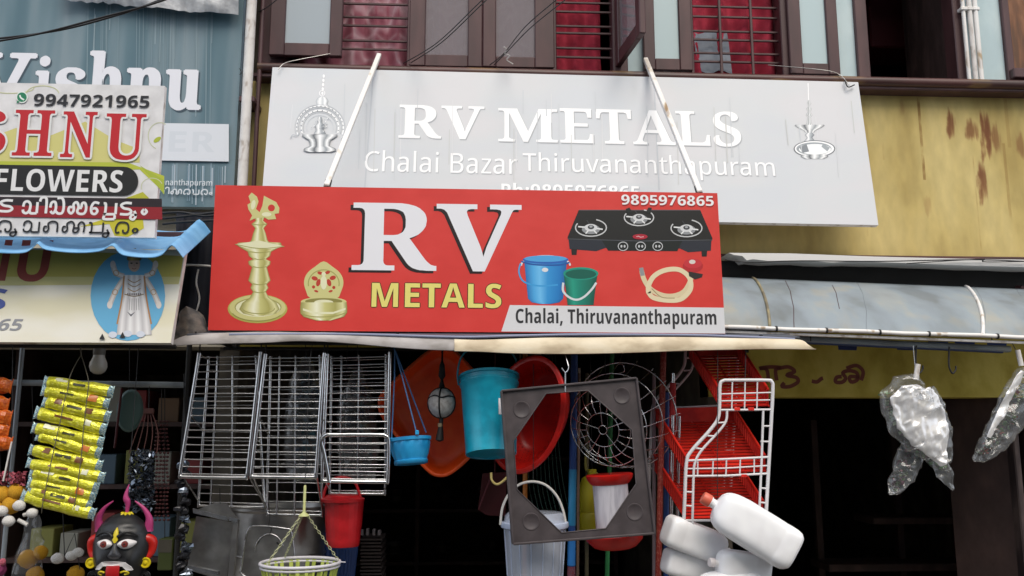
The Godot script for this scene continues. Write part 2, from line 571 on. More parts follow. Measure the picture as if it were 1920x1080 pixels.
const PEN := {
	"ta": [0.85, [[0.85, 0.95], [0.4, 0.97], [0.1, 0.78], [0.3, 0.52], [0.7, 0.42], [0.85, 0.2], [0.6, 0.0], [0.05, 0.02]]],
	"va": [1.1, [[0.05, 0.55], [0.12, 0.9], [0.35, 1.0], [0.55, 0.75], [0.52, 0.25], [0.32, 0.0], [0.1, 0.08], [0.05, 0.3]], [[0.54, 0.2], [0.62, 0.0], [1.05, 0.0]], [[1.05, 0.0], [1.05, 0.95]]],
	"i": [0.4, [[-0.1, 1.0], [0.0, 1.32], [0.3, 1.32], [0.38, 0.9], [0.38, 0.0]]],
	"l": [1.1, [[0.05, 0.5], [0.12, 0.92], [0.38, 0.95], [0.45, 0.4], [0.28, 0.02], [0.08, 0.2]], [[0.45, 0.2], [0.65, 0.0], [0.95, 0.1], [1.0, 0.8], [0.85, 1.3], [0.5, 1.3]]],
	"kka": [1.35, [[0.3, 0.55], [0.1, 0.55], [0.05, 0.25], [0.25, 0.02], [0.42, 0.3], [0.38, 0.8], [0.6, 0.98], [0.75, 0.6], [0.68, 0.2], [0.85, 0.0], [1.2, 0.05], [1.3, 0.5], [1.2, 0.9], [1.0, 0.9], [0.95, 0.55]], [[0.68, 0.5], [1.0, 0.5]]],
	"e": [0.7, [[0.65, 0.9], [0.3, 0.98], [0.1, 0.6], [0.15, 0.1], [0.4, 0.0], [0.55, 0.25], [0.4, 0.48], [0.15, 0.42]]],
	"ppa": [1.0, [[0.05, 0.9], [0.2, 0.85], [0.2, 0.1], [0.1, 0.0], [0.95, 0.0]], [[0.95, 0.0], [0.95, 0.95]], [[0.15, -0.15], [0.15, -0.42], [0.9, -0.42]], [[0.9, -0.42], [0.9, -0.1]]],
	"pa": [1.0, [[0.02, 0.9], [0.2, 0.85], [0.2, 0.1], [0.1, 0.0], [0.95, 0.0]], [[0.95, 0.0], [0.95, 0.95]]],
	"u": [0.3, [[0.0, 0.3], [0.12, -0.1], [-0.02, -0.42], [-0.25, -0.32], [-0.15, -0.05], [0.2, -0.05]]],
	"am": [0.4, [[0.2, 0.45], [0.38, 0.25], [0.2, 0.03], [0.03, 0.22], [0.18, 0.45]]],
	"ra": [0.9, [[0.3, 0.08], [0.1, 0.0], [0.05, 0.4], [0.2, 0.9], [0.5, 1.0], [0.8, 0.85], [0.88, 0.35], [0.75, 0.0], [0.55, 0.05], [0.52, 0.3]]],
	"na": [1.0, [[0.25, 0.5], [0.08, 0.5], [0.05, 0.15], [0.22, 0.02], [0.36, 0.3], [0.32, 0.8], [0.6, 1.0], [0.9, 0.8], [0.92, 0.0]]],
	"nta": [1.5, [[0.25, 0.5], [0.08, 0.5], [0.05, 0.15], [0.22, 0.02], [0.36, 0.3], [0.32, 0.8], [0.6, 1.0], [0.78, 0.7], [0.74, 0.1], [0.95, 0.0], [1.1, 0.3], [1.05, 0.7], [1.25, 0.98], [1.45, 0.7], [1.42, 0.0]], [[0.74, 0.4], [1.1, 0.4]]],
	"sta": [1.6, [[0.05, 0.2], [0.2, 0.0], [0.4, 0.2], [0.35, 0.85], [0.1, 0.9], [0.5, 1.0], [0.9, 0.95], [0.7, 0.8], [0.72, 0.1]], [[0.9, 0.95], [1.2, 1.0], [1.4, 0.7], [1.1, 0.45], [1.45, 0.3], [1.5, 0.0], [1.2, -0.3], [0.9, -0.3], [1.0, -0.05]]],
	"aa": [0.7, [[0.05, 0.05], [0.3, 0.0], [0.5, 0.2], [0.6, 0.25]]],
	"r": [1.2, [[0.35, 0.35], [0.15, 0.3], [0.1, 0.0], [0.35, -0.02], [0.5, 0.25], [0.4, 0.6], [0.65, 0.75], [0.95, 0.6], [0.95, 0.15], [0.7, 0.0], [0.68, 0.35], [1.05, 0.3]], [[0.55, 0.9], [0.95, 1.1], [1.2, 0.7], [1.1, 0.1]]],
}

# ---------------------------------------------------------------- the setting and the buildings
func setting() -> void:
	var st := new_st()
	slab(st, Vector3(-60, -0.3, -60), Vector3(60, 0, 60))
	tag(put("road", st, M.asphalt, self), "", "", "", "structure")
	st = new_st()
	slab(st, Vector3(-14, 0.004, -3.2), Vector3(14, 0.13, 1.5), 0.02)
	tag(put("pavement", st, M.concrete, self), "", "", "", "structure")
	st = new_st()
	slab(st, Vector3(-14, 0.004, 8.6), Vector3(14, 0.13, 13.0), 0.02)
	tag(put("pavement_001", st, M.concrete, self), "", "", "", "structure")

func stain_wall(x0: float, x1: float, y0: float, y1: float) -> StandardMaterial3D:
	var w := 1400
	var h := int(w * (y1 - y0) / (x1 - x0))
	var im := Image.create(w, h, false, Image.FORMAT_RGB8)
	var n1 := FastNoiseLite.new()
	n1.seed = 4
	n1.frequency = 0.006
	n1.fractal_octaves = 5
	var n2 := FastNoiseLite.new()
	n2.seed = 9
	n2.frequency = 0.05
	var n3 := FastNoiseLite.new()
	n3.seed = 21
	n3.frequency = 0.035
	var spots := []   # centre, half width, half height in metres, strength
	for s in [[1848, 252, 24, 62, 1.0], [1782, 232, 13, 42, 0.9], [1822, 244, 22, 34, 0.75], [1866, 258, 16, 44, 0.6], [1841, 345, 17, 52, 0.9], [1915, 272, 12, 40, 0.5], [1836, 320, 8, 30, 0.35], [1690, 200, 9, 26, 0.25], [1740, 385, 12, 30, 0.2]]:
		var c := P(s[0], s[1], 0.0)
		var k := S(s[0], s[1], 0.0)
		spots.append([c.x, c.y, s[2] * k, s[3] * k, s[4]])
	var runs := []
	for i in 26:
		runs.append([lerpf(x0, x1, rng.randf()), y1 - rng.randf() * 0.3, 0.15 + rng.randf() * 0.7, 0.003 + rng.randf() * 0.01, 0.1 + rng.randf() * 0.3])
	runs.append([P(1722, 200, 0.0).x, y1, 0.5, 0.008, 0.8])
	var base := Color("bba76b")
	var dark := Color("98824a")
	var pale := Color("cdbb82")
	var rust := Color("66371f")
	for j in h:
		var y := lerpf(y1, y0, float(j) / h)
		for i in w:
			var x := lerpf(x0, x1, float(i) / w)
			var v := n1.get_noise_2d(i * 1.5, j * 0.5)
			var g := n2.get_noise_2d(i, j * 0.4)
			var c := base.lerp(dark, clampf(v * 1.1, 0.0, 0.6)).lerp(pale, clampf(-v * 1.3, 0.0, 0.6))
			c = c * (1.0 + g * 0.07)
			for s in spots:
				if absf(x - s[0]) < s[2] * 2.2:
					var dx: float = (x - s[0]) / s[2]
					var dy: float = (y - s[1]) / s[3]
					var env: float = (1.0 - 0.5 * dx * dx) * (1.0 - dy * dy) if absf(dy) < 1.0 else 0.0
					if env > 0.0:
						var warp := n3.get_noise_2d(i, j * 0.5)
						var val: float = env * 1.25 - 0.55 - absf(dx + warp * 0.8) * 0.45 + n3.get_noise_2d(i * 4.0 + 300.0, j * 0.35) * 0.5 + warp * 0.5
						if val > 0.0: c = c.lerp(rust, smoothstep(-0.05, 0.7, val) * 0.85 * s[4])
			for r in runs:
				if absf(x - r[0]) < r[3] and y < r[1] and y > r[1] - r[2]:
					c = c.lerp(Color("7d5c30"), r[4] * clampf(0.5 + g * 1.6 + v, 0.0, 1.0))
			im.set_pixel(i, j, c)
	var m := flat("stained_plaster", "ffffff", 0.9)
	m.albedo_texture = ImageTexture.create_from_image(im)
	return m

func main_building() -> void:
	var b := thing("shop_building", "two storey shop building with yellow band, pale blue upper wall and brown windows", "building", Vector3(1.4, 0.13, -1.5))
	building = b
	var st := new_st()
	# yellow band under the windows
	slab(st, Vector3(-1.2, 2.55, -0.16), Vector3(4.4, 3.5, -0.004))
	put("spandrel_wall", st, M.yellow_plaster, b)
	st = new_st()
	st.set_smooth_group(-1)
	var q := [Vector3(-1.2, 3.5, 0), Vector3(4.4, 3.5, 0), Vector3(4.4, 2.55, 0), Vector3(-1.2, 2.55, 0)]
	var uv := [Vector2(0, 0), Vector2(1, 0), Vector2(1, 1), Vector2(0, 1)]
	for i in FOLD:
		st.set_uv(uv[i])
		st.add_vertex(q[i])
	put("stained_plaster", st, stain_wall(-1.2, 4.4, 2.55, 3.5), b)
	st = new_st()
	slab(st, Vector3(-1.2, 2.475, -0.1), Vector3(4.4, 2.555, 0.07), 0.008)
	put("ledge", st, M.pipe_paint, b)
	st = new_st()
	slab(st, Vector3(-1.2, 2.05, -0.18), Vector3(1.27, 2.475, -0.02))
	slab(st, Vector3(1.27, 1.8, -0.18), Vector3(4.4, 2.475, 0.0))
	put("lintel", st, rough_tex("fascia_yellow", [[0.2, "ab9738"], [0.5, "bfaa48"], [0.8, "ccb858"]], 0.014, Vector3(1.2, 0.8, 1.2), 0.85, 0.0, 0.8, 50, 5), b)
	# sill pipe
	st = new_st()
	var p0 := P(484, 127, 0.09)
	var p1 := P(1940, 160, 0.09)
	tube(st, [p0, p0.lerp(p1, 0.38), p1, Vector3(4.4, p1.y, 0.09)], 0.027, 14)
	put("sill_pipe", st, M.pipe_paint, b)
	st = new_st()
	slab(st, Vector3(-1.16, 3.487, -0.1), Vector3(4.4, 3.512, 0.09), 0.006)
	put("window_sill", st, M.brown_paint, b)
	# room behind the windows
	st = new_st()
	slab(st, Vector3(-1.2, 3.3, -3.0), Vector3(4.4, 3.46, -0.16))
	slab(st, Vector3(-1.2, 5.3, -3.0), Vector3(4.4, 5.45, 0.35))
	slab(st, Vector3(-1.2, 3.46, -3.0), Vector3(4.4, 5.3, -2.9))
	slab(st, Vector3(-1.3, 3.46, -3.0), Vector3(-1.2, 5.3, -0.2))
	slab(st, Vector3(4.4, 3.46, -3.0), Vector3(4.5, 5.3, -0.2))
	slab(st, Vector3(X(1590, -0.2), 3.46, -2.9), Vector3(X(1600, -0.2), 5.3, -0.25))
	put("upper_room", st, M.grimy_wall, b)
	st = new_st()
	slab(st, Vector3(-1.4, 5.45, -3.1), Vector3(4.6, 6.1, 0.1))
	put("parapet", st, M.blue_plaster, b)
	# ground floor shell
	st = new_st()
	slab(st, Vector3(-4.4, 0.13, -6.1), Vector3(4.4, 2.5, -6.0))
	slab(st, Vector3(-1.28, 0.13, -6.0), Vector3(-1.18, 2.5, -0.02))
	slab(st, Vector3(1.27, 0.13, -6.0), Vector3(1.37, 2.47, -0.02))
	slab(st, Vector3(3.7, 0.13, -6.0), Vector3(4.4, 1.8, 0.0))
	slab(st, Vector3(3.7, 1.8, -6.0), Vector3(4.4, 2.35, -0.18))
	slab(st, Vector3(-1.18, 2.35, -6.0), Vector3(4.4, 2.47, -0.18))
	put("shop_interior", st, M.grimy_wall, b)
	st = new_st()
	slab(st, Vector3(-4.4, 0.131, -6.0), Vector3(4.4, 0.16, -0.02))
	put("shop_floor", st, M.grimy_wall, b)
	# brown door panel of the dark shop
	st = new_st()
	var xa := P(1790, 900, -0.25).x
	var xb := P(1893, 900, -0.05).x
	sheet(st, [[Vector3(xa, 1.8, -0.3), Vector3(xb, 1.8, -0.05)], [Vector3(xa, 0.16, -0.3), Vector3(xb, 0.16, -0.05)]], Vector3(0.02, 0, -0.03))
	var door := put("shop_door", st, M.dark_wood, b)
	st = new_st()
	slab(st, Vector3(xb, 0.16, -0.06), Vector3(xb + 0.035, 1.8, 0.012), 0.006)
	put("door_edge", st, rough_tex("worn_wood", [[0.3, "33282a"], [0.6, "4a3d3c"], [0.8, "5c4e4a"]], 0.02, Vector3(2, 0.6, 2), 0.7, 0.0, 0.0, 51), door)
	st = new_st()
	slab(st, Vector3(xb + 0.10, 0.16, -0.2), Vector3(3.7, 1.8, -0.02), 0.006)
	put("shutter_post", st, M.dark_wood, b)

var building: Node3D

func X(px: float, z: float) -> float:
	return P(px, 132, z).x

func leaf(n: String, a: float, b: float, ga: float, gb: float, rb: float, gr: float, z: float, glass: Material, parent: Node3D) -> void:   # a casement leaf from photo columns, bottom row rb, glass bottom row gr
	var y0 := P((a + b) * 0.5, rb, z).y
	var yg := P((a + b) * 0.5, gr, z).y
	var yt := 4.72
	var xs := [P(a, rb, z).x, P(ga, gr, z).x, P(gb, gr, z).x, P(b, rb, z).x]
	var st := new_st()
	var d := 0.035
	slab(st, Vector3(xs[0], y0, z - d), Vector3(xs[1], yt, z), 0.005)
	slab(st, Vector3(xs[2], y0, z - d), Vector3(xs[3], yt, z), 0.005)
	slab(st, Vector3(xs[1], y0, z - d + 0.002), Vector3(xs[2], yg, z - 0.002), 0.004)
	slab(st, Vector3(xs[1], yt - 0.07, z - d + 0.002), Vector3(xs[2], yt, z - 0.002), 0.004)
	var f := put(n, st, M.brown_paint, parent)
	st = new_st()
	slab(st, Vector3(xs[1], yg, z - 0.022), Vector3(xs[2], yt - 0.07, z - 0.016))
	put("pane", st, glass, f)

func drape(a: float, b: float, z: float, m: Material, parent: Node3D, amp: float, waves: float, sd: int, y0 := 3.4) -> void:
	var n := FastNoiseLite.new()
	n.seed = sd
	n.frequency = 1.5
	var rows := []
	for i in 14:
		var row := []
		var y := lerpf(4.75, y0, i / 13.0)
		for j in 41:
			var t := j / 40.0
			var x := lerpf(X(a, z), X(b, z), t)
			row.append(Vector3(x + n.get_noise_2d(y * 2.0, x) * 0.015, y + (n.get_noise_1d(x * 8.0) * 0.012 if i == 13 else 0.0), z + sin(t * waves * TAU + n.get_noise_1d(y) * 2.0) * amp + n.get_noise_2d(x * 2.0, y * 2.0) * amp * 0.9))
		rows.append(row)
	var st := new_st()
	sheet(st, rows, Vector3(0, 0, -0.003))
	put("curtain", st, m, parent)

func grille(a: float, b: float, rows: Array, verts: Array, parent: Node3D) -> void:
	var z := -0.06
	for r in rows:
		var y := P((a + b) * 0.5, r, z).y
		var st := new_st()
		slab(st, Vector3(X(a, z), y - 0.006, z - 0.006), Vector3(X(b, z), y + 0.006, z + 0.006), 0.002)
		put("grille_bar", st, M.brown_paint, parent)
	var k := 0.0
	for i in 12:
		k += 0.13 if i % 2 else 0.05
		var y := P((a + b) * 0.5, 0, z).y + k
		if y > 4.7: break
		var st := new_st()
		slab(st, Vector3(X(a, z), y - 0.006, z - 0.006), Vector3(X(b, z), y + 0.006, z + 0.006), 0.002)
		put("grille_bar", st, M.brown_paint, parent)
	for v in verts:
		var st := new_st()
		slab(st, Vector3(X(v, z + 0.01) - 0.008, 3.5, z + 0.007), Vector3(X(v, z + 0.01) + 0.008, 4.75, z + 0.019), 0.003)
		put("grille_bar", st, M.brown_paint, parent)

func post(a: float, b: float, z0: float, z1: float, m: Material, n: String, parent: Node3D, y0 := 3.5, y1 := 4.8) -> void:
	var st := new_st()
	slab(st, Vector3(X(a, z1), y0, z0), Vector3(X(b, z1), y1, z1), 0.006)
	put(n, st, m, parent)

func upper_windows() -> void:
	var b := building
	# wall pieces between the openings
	var zf := -0.03
	for w in [[1172, 1302], [1478, 1614], [1815, 1892], [1990, 2300]]:
		post(w[0], w[1], -0.2, zf, M.blue_plaster, "upper_wall", b, 3.505, 4.81)
	var st := new_st()
	slab(st, Vector3(-1.2, 4.81, -0.2), Vector3(4.4, 5.3, zf))
	put("upper_wall", st, M.blue_plaster, b)
	# window with pink curtain and two closed leaves, then a red curtain
	var w1 := put("window", frame_posts([[488, 532], [762, 772], [1036, 1044], [1150, 1178]]), M.brown_paint, b)
	leaf("casement", 503, 640, 533, 617, 104, 80, 0.05, M.frosted_glass, w1)
	leaf("casement", 766, 904, 797, 877, 124, 102, 0.0, M.pane_glass, w1)
	leaf("casement", 905, 1040, 930, 1003, 126, 106, 0.0, M.pane_glass, w1)
	grille(640, 764, [8, 33, 49, 77, 93], [], w1)
	grille(1040, 1154, [6, 23, 50, 63, 91, 108], [], w1)
	drape(560, 775, -0.13, M.pink_curtain, w1, 0.02, 5.0, 3)
	drape(770, 1040, -0.14, M.pink_curtain, w1, 0.025, 6.0, 5)
	drape(1036, 1127, -0.12, M.red_curtain, w1, 0.015, 2.5, 6)
	# leaf standing open towards the street
	var h0 := P(1158, 128, -0.02)
	var h1 := P(1206, 73, 0.42)
	h1.y = h0.y
	open_leaf(h0, h1, w1)
	# second window, its leaves folded back on the wall
	var w2 := put("window", frame_posts([[1296, 1303], [1468, 1484]]), M.brown_paint, b)
	leaf("casement", 1208, 1300, 1229, 1275, 131, 109, 0.02, M.pale_glass, w2)
	leaf("casement", 1483, 1577, 1506, 1554, 139, 118, 0.02, M.pale_glass, w2)
	grille(1300, 1472, [14, 33, 60, 76, 101, 117], [1353, 1412], w2)
	drape(1296, 1478, -0.13, M.red_curtain, w2, 0.03, 4.0, 8)
	st = new_st()
	var pale := []
	for i in 6:
		var row := []
		for j in 8:
			row.append(P(1300 + j * 9 + i * 2, 60 + i * 15 + sin(j * 1.3 + i) * 4.0, -0.1 + 0.012 * sin(j * 1.9 + i)))
		pale.append(row)
	sheet(st, pale, Vector3(0, 0, -0.004))
	put("cloth", st, flat("pale_cloth", "8c939f", 0.9), w2)
	# balcony door, dark inside
	var d := put("balcony_door", frame_posts([[1610, 1633], [1796, 1818]]), M.brown_paint, b)
	st = new_st()
	var hx := X(1800, -0.1)
	slab(st, Vector3(hx - 0.03, 3.5, -0.62), Vector3(hx, 4.78, -0.1), 0.006)
	slab(st, Vector3(X(1760, -0.5), 3.5, -0.64), Vector3(hx - 0.03, 4.78, -0.6), 0.006)
	put("door_leaf", st, M.dark_wood, d)
	st = new_st()
	slab(st, P(1634, 88, -0.9), P(1690, 48, -1.2), 0.01)
	slab(st, P(1634, 40, -0.9), P(1690, -60, -1.2), 0.01)
	put("cabinet", st, M.maroon, d)
	# far window at the edge
	var w3 := put("window", frame_posts([[1890, 1904], [1980, 1994]]), M.brown_paint, b)
	st = new_st()
	slab(st, Vector3(X(1902, -0.06), 3.62, -0.09), Vector3(X(1982, -0.06), 4.75, -0.06))
	put("shutter_board", st, rough_tex("orange_wood", [[0.3, "5a3a22"], [0.6, "74492a"], [0.8, "85593a"]], 0.02, Vector3(3, 0.6, 3), 0.6, 0.0, 0.0, 52), w3)
	st = new_st()
	slab(st, Vector3(X(1898, 0.02), 3.60, -0.05), Vector3(X(1984, 0.02), 3.66, 0.03), 0.006)
	put("rail", st, M.brown_paint, w3)
	# service pipes beside the door
	var c := 0
	for px in [1818, 1830, 1841]:
		var pt := new_st()
		var x := X(px, 0.03)
		tube(pt, [Vector3(x, 3.49, 0.02), Vector3(x, 4.2, 0.02), Vector3(x, 5.3, 0.02)], 0.014 if c else 0.011, 10)
		for yy in [3.53, 4.0, 4.6]:
			slab(pt, Vector3(x - 0.02, yy, -0.02), Vector3(x + 0.02, yy + 0.022, 0.037), 0.004)
		put("water_pipe", pt, M.chipped_white if c != 1 else M.white_metal, b)
		c += 1

func frame_posts(list: Array) -> SurfaceTool:
	var st := new_st()
	for p in list:
		slab(st, Vector3(X(p[0], -0.005), 3.5, -0.12), Vector3(X(p[1], -0.005), 4.8, -0.005), 0.005)
	slab(st, Vector3(X(list[0][1], -0.005), 4.74, -0.12), Vector3(X(list[-1][0], -0.005), 4.8, -0.008), 0.005)
	slab(st, Vector3(X(list[0][1], -0.005), 3.5, -0.12), Vector3(X(list[-1][0], -0.005), 3.53, -0.008), 0.005)
	return st

func open_leaf(h0: Vector3, h1: Vector3, parent: Node3D) -> void:
	var y0 := h0.y
	var along := (h1 - h0)
	var st := new_st()
	var up := Vector3(0, 1.2, 0)
	var a := along.normalized()
	for e in [[h0 + a * 0.035, 0.07], [h1 - a * 0.035, 0.07]]:
		var p: Vector3 = e[0]
		box(st, Transform3D(Basis(a, Vector3.UP, a.cross(Vector3.UP)), p + up * 0.5), Vector3(0.07, 1.2, 0.034), 0.005)
	for yy in [0.04, 1.16]:
		box(st, Transform3D(Basis(a, Vector3.UP, a.cross(Vector3.UP)), (h0 + h1) * 0.5 + Vector3(0, yy, 0)), Vector3(along.length() - 0.14, 0.08, 0.03), 0.004)
	var f := put("casement", st, M.brown_paint, parent)
	st = new_st()
	box(st, Transform3D(Basis(a, Vector3.UP, a.cross(Vector3.UP)), (h0 + h1) * 0.5 + Vector3(0, 0.6, 0)), Vector3(along.length() - 0.13, 1.06, 0.005))
	put("pane", st, M.pane_glass, f)

func neighbour_building() -> void:
	var b := thing("neighbour_building", "grey plastered shop building carrying the large faded teal name board", "building", Vector3(-2.9, 0.13, -1.5))
	var st := new_st()
	slab(st, Vector3(-4.4, 2.05, -0.2), Vector3(-1.25, 6.0, 0.0))
	put("front_wall", st, M.cream_wall, b)
	st = new_st()
	slab(st, Vector3(-4.5, 0.13, -6.0), Vector3(-4.4, 6.0, 0.0))
	slab(st, Vector3(-4.4, 2.3, -6.0), Vector3(-1.28, 2.42, -0.2))
	put("shop_walls", st, M.grimy_wall, b)
	st = new_st()
	slab(st, Vector3(-4.5, 6.0, -6.1), Vector3(-1.4, 6.12, 0.1))
	put("roof_slab", st, M.concrete, b)
	# white edge pipe between the two buildings
	var pole := thing("drain_pipe", "white vertical drain pipe between the teal board and the yellow wall", "pipe", P(462, 345, 0.16))
	st = new_st()
	var c := P(463, 180, 0.16)
	tube(st, [Vector3(c.x, 2.1, 0.16), Vector3(c.x, 3.3, 0.16), Vector3(c.x, 5.8, 0.16)], 0.026, 14)
	put("pipe", st, M.white_metal, pole)
	for yy in [2.5, 3.32, 4.4]:
		st = new_st()
		slab(st, Vector3(c.x - 0.04, yy, 0.0), Vector3(c.x + 0.04, yy + 0.03, 0.165), 0.004)
		put("bracket", st, M.brown_paint, pole)
	st = new_st()
	tube(st, [Vector3(c.x + 0.045, 2.3, 0.1), Vector3(c.x + 0.043, 3.3, 0.1), Vector3(c.x + 0.045, 5.6, 0.1)], 0.012, 8)
	put("conduit", st, M.brown_paint, pole)

func opposite_side() -> void:
	# the far side of the narrow street, behind the camera: it keeps low sky light out of the shops
	var i := 0
	for e in [[-9.0, -3.2, 6.6, "cream_wall", "cream plastered shophouse with shutters across the street"], [-3.1, 2.6, 7.4, "blue_plaster", "pale blue shophouse with three windows across the street"], [2.7, 9.0, 6.2, "yellow_plaster", "yellow plastered shophouse with a deep awning across the street"]]:
		var b := thing("street_house", e[4], "building", Vector3((e[0] + e[1]) * 0.5, 0.13, 11.0))
		var st := new_st()
		slab(st, Vector3(e[0], 0.13, 9.6), Vector3(e[1], e[2], 13.0))
		put("wall", st, M[e[3]], b)
		st = new_st()
		slab(st, Vector3(e[0] - 0.1, e[2], 9.4), Vector3(e[1] + 0.1, e[2] + 0.15, 13.1))
		put("roof", st, M.concrete, b)
		st = new_st()
		slab(st, Vector3(e[0] + 0.3, 0.13, 9.55), Vector3(e[1] - 0.3, 2.5, 9.597))
		put("shutter", st, M.dark_wood, b)
		st = new_st()
		sheet(st, [[Vector3(e[0], 3.0, 9.6), Vector3(e[1], 3.0, 9.6)], [Vector3(e[0], 2.6, 8.4), Vector3(e[1], 2.6, 8.4)]], Vector3(0, -0.02, 0))
		put("awning", st, M.galvanised, b)
		for k in 3:
			var x := lerpf(e[0], e[1], (k + 0.5) / 3.0)
			st = new_st()
			slab(st, Vector3(x - 0.5, 3.8, 9.56), Vector3(x + 0.5, 5.1, 9.598), 0.01)
			put("window", st, M.brown_paint, b)
		i += 1

# ---------------------------------------------------------------- signboards
func board(tl: Vector3, tr: Vector3, bl: Vector3, br: Vector3, thick: float, face: Material, edge: Material, parent: Node3D, face_name := "face") -> void:
	var n := (tr - tl).cross(tl - bl).normalized()
	var st := new_st()
	sheet(st, [[tl - n * 0.003, tr - n * 0.003], [bl - n * 0.003, br - n * 0.003]], -n * (thick - 0.003), -1)
	put("frame", st, edge, parent)
	st = new_st()
	st.set_smooth_group(-1)
	quad(st, tl, tr, br, bl)
	for e in [[tl, tr], [tr, br], [br, bl], [bl, tl]]:
		quad(st, e[0], e[1], e[1] - n * 0.003, e[0] - n * 0.003)
	put(face_name, st, face, parent)

func silver_board() -> void:
	var tl := P(511, 126, 0.13)
	var tr := P(1609, 154, 0.13)
	var bl := P(488, 400, 0.27)
	var br := P(1647, 422, 0.27)
	var s := thing("wall_signboard", "wide faded silver signboard with white lettering hung on the yellow wall", "signboard", bl)
	board(tl, tr, bl, br, 0.03, M.silver_flex, M.white_metal, s)
	var pl := SignPlane.new(self, tl, tr, bl)
	var a := Art.new(pl)
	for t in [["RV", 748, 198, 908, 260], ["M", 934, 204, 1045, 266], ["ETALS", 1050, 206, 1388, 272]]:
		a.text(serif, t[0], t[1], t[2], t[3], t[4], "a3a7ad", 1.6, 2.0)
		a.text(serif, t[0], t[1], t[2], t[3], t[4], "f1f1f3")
	a.done("lettering", s)
	a = Art.new(pl)
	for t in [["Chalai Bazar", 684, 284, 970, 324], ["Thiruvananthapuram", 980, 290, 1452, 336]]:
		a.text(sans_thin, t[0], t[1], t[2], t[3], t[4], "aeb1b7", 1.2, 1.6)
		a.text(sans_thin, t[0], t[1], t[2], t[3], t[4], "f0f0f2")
	a.done("address_lettering", s)
	a = Art.new(pl)
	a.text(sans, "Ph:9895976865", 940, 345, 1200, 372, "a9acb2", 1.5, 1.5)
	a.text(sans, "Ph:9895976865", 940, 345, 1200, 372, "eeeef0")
	a.done("phone_number", s)
	# battens showing through the old sheet, and rain marks
	a = Art.new(pl, 0.0003)
	for q in [[700, 138, 684, 352], [1226, 150, 1236, 356]]: a.line([[q[0], q[1]], [q[2], q[3]]], 2.6, "bcc0c6")
	var wg := RandomNumberGenerator.new()
	wg.seed = 44
	for k in 34:
		var wx := 520 + wg.randf() * 1080
		var wy := 150 + (wx - 520) * 0.024 + wg.randf() * 90
		a.line([[wx, wy], [wx + (wx - 960) * 0.01, wy + 30 + wg.randf() * 110]], 0.6 + wg.randf() * 1.6, ["c2c6cc", "d2d3d7", "c0c2c2"][wg.randi() % 3])
	a.done("weather_marks", s, 0.5).set_meta("kind", "stuff")
	# printed lamps
	a = Art.new(pl, 0.0012)
	var chrome := [[-1.0, "6a7078"], [-0.7, "e9ebed"], [-0.35, "4f565e"], [0.0, "f4f5f6"], [0.4, "8a9097"], [0.7, "f0f1f2"], [1.0, "5a6067"]]
	for k in 5: a.ell(607 - k * 0.6, 143 + k * 8, 2.0, 3.2, "f6f6f8")
	a.arc(604, 175, 5, 5, 0, 360, 1.6, "f4f4f6")
	a.tone(604, [[181, 3], [184, 9], [190, 12], [196, 10], [200, 15]], [[-1.0, "aab0b7"], [-0.4, "f4f5f6"], [0.1, "c2c7cc"], [0.5, "f6f6f8"], [1.0, "8d949b"]])
	for r in [[47, "b4b9c0", 0.9], [44, "f2f3f5", 2.2], [40, "9da3ab", 0.8], [35, "f4f5f6", 2.6], [31, "a6acb3", 0.8], [25, "c3c8ce", 0.8]]:
		a.arc(600, 240, r[0], r[0] * 0.93, -18, 198, r[2], r[1], 30)
	var g := RandomNumberGenerator.new()
	g.seed = 3
	for k in 40:
		var an := PI * 1.1 * k / 39.0 - 0.16
		a.ell(600 + cos(an) * 43.5, 240 - sin(an) * 40.5, 1.1, 1.1, "8b929a" if k % 2 else "fafafa", 0.0, 6)
		a.ell(600 + cos(an) * 35, 240 - sin(an) * 32.5, 1.5, 0.9, "8b929a" if k % 3 == 0 else "fafafa", -an, 6)
	a.tone(600, [[220, 3], [226, 5], [230, 3], [236, 9], [244, 7], [252, 12]], [[-1.0, "8f969d"], [-0.3, "f4f5f6"], [0.2, "a6acb3"], [1.0, "767d85"]])
	for k in 26: a.ell(584 + g.randf() * 32, 222 + g.randf() * 28, 0.8 + g.randf() * 1.2, 0.8, ["7a818a", "f8f8fa", "a3a9b0"][g.randi() % 3], g.randf() * 3.0, 6)
	a.tone(600, [[253, 33], [256, 33], [262, 24]], chrome)
	a.tone(600, [[262, 22], [268, 19], [275, 19], [279, 29], [283, 31], [286, 22]], chrome)
	a.line([[545, 260], [550, 253], [556, 256], [562, 250]], 1.2, "a6acb3", 3)
	a.line([[640, 262], [646, 256], [652, 258]], 1.2, "a6acb3", 3)
	a.done("printed_shrine_lamp", s, 0.5)
	a = Art.new(pl)
	a.line([[1515, 156], [1516, 190]], 1.6, "f4f4f6")
	a.tone(1517, [[188, 1.5], [194, 4], [199, 1.5], [204, 5], [210, 2.5], [216, 6], [220, 3], [230, 4.5], [236, 7]], chrome)
	a.tone(1518, [[234, 27], [236, 28], [240, 22], [245, 11], [249, 8]], chrome)
	a.tone(1518, [[249, 5], [253, 9], [258, 5], [264, 10], [270, 15]], [[-1.0, "868d95"], [-0.4, "f6f6f8"], [0.1, "b0b6bc"], [1.0, "6d747c"]])
	a.ell(1527, 279, 39, 16, "5f666e")
	a.ell(1527, 279, 37, 14.5, "eff0f2")
	a.ell(1526, 279, 33, 12, "9299a0")
	a.ell(1528, 280, 30, 10, "eceef0")
	a.poly([[1499, 277], [1512, 270], [1517, 284], [1505, 287]], "7a8188")
	a.poly([[1543, 270], [1556, 277], [1551, 284], [1540, 275]], "99a0a6")
	a.tone(1527, [[290, 24], [294, 26], [298, 18]], chrome)
	a.done("printed_oil_lamp", s, 0.5)
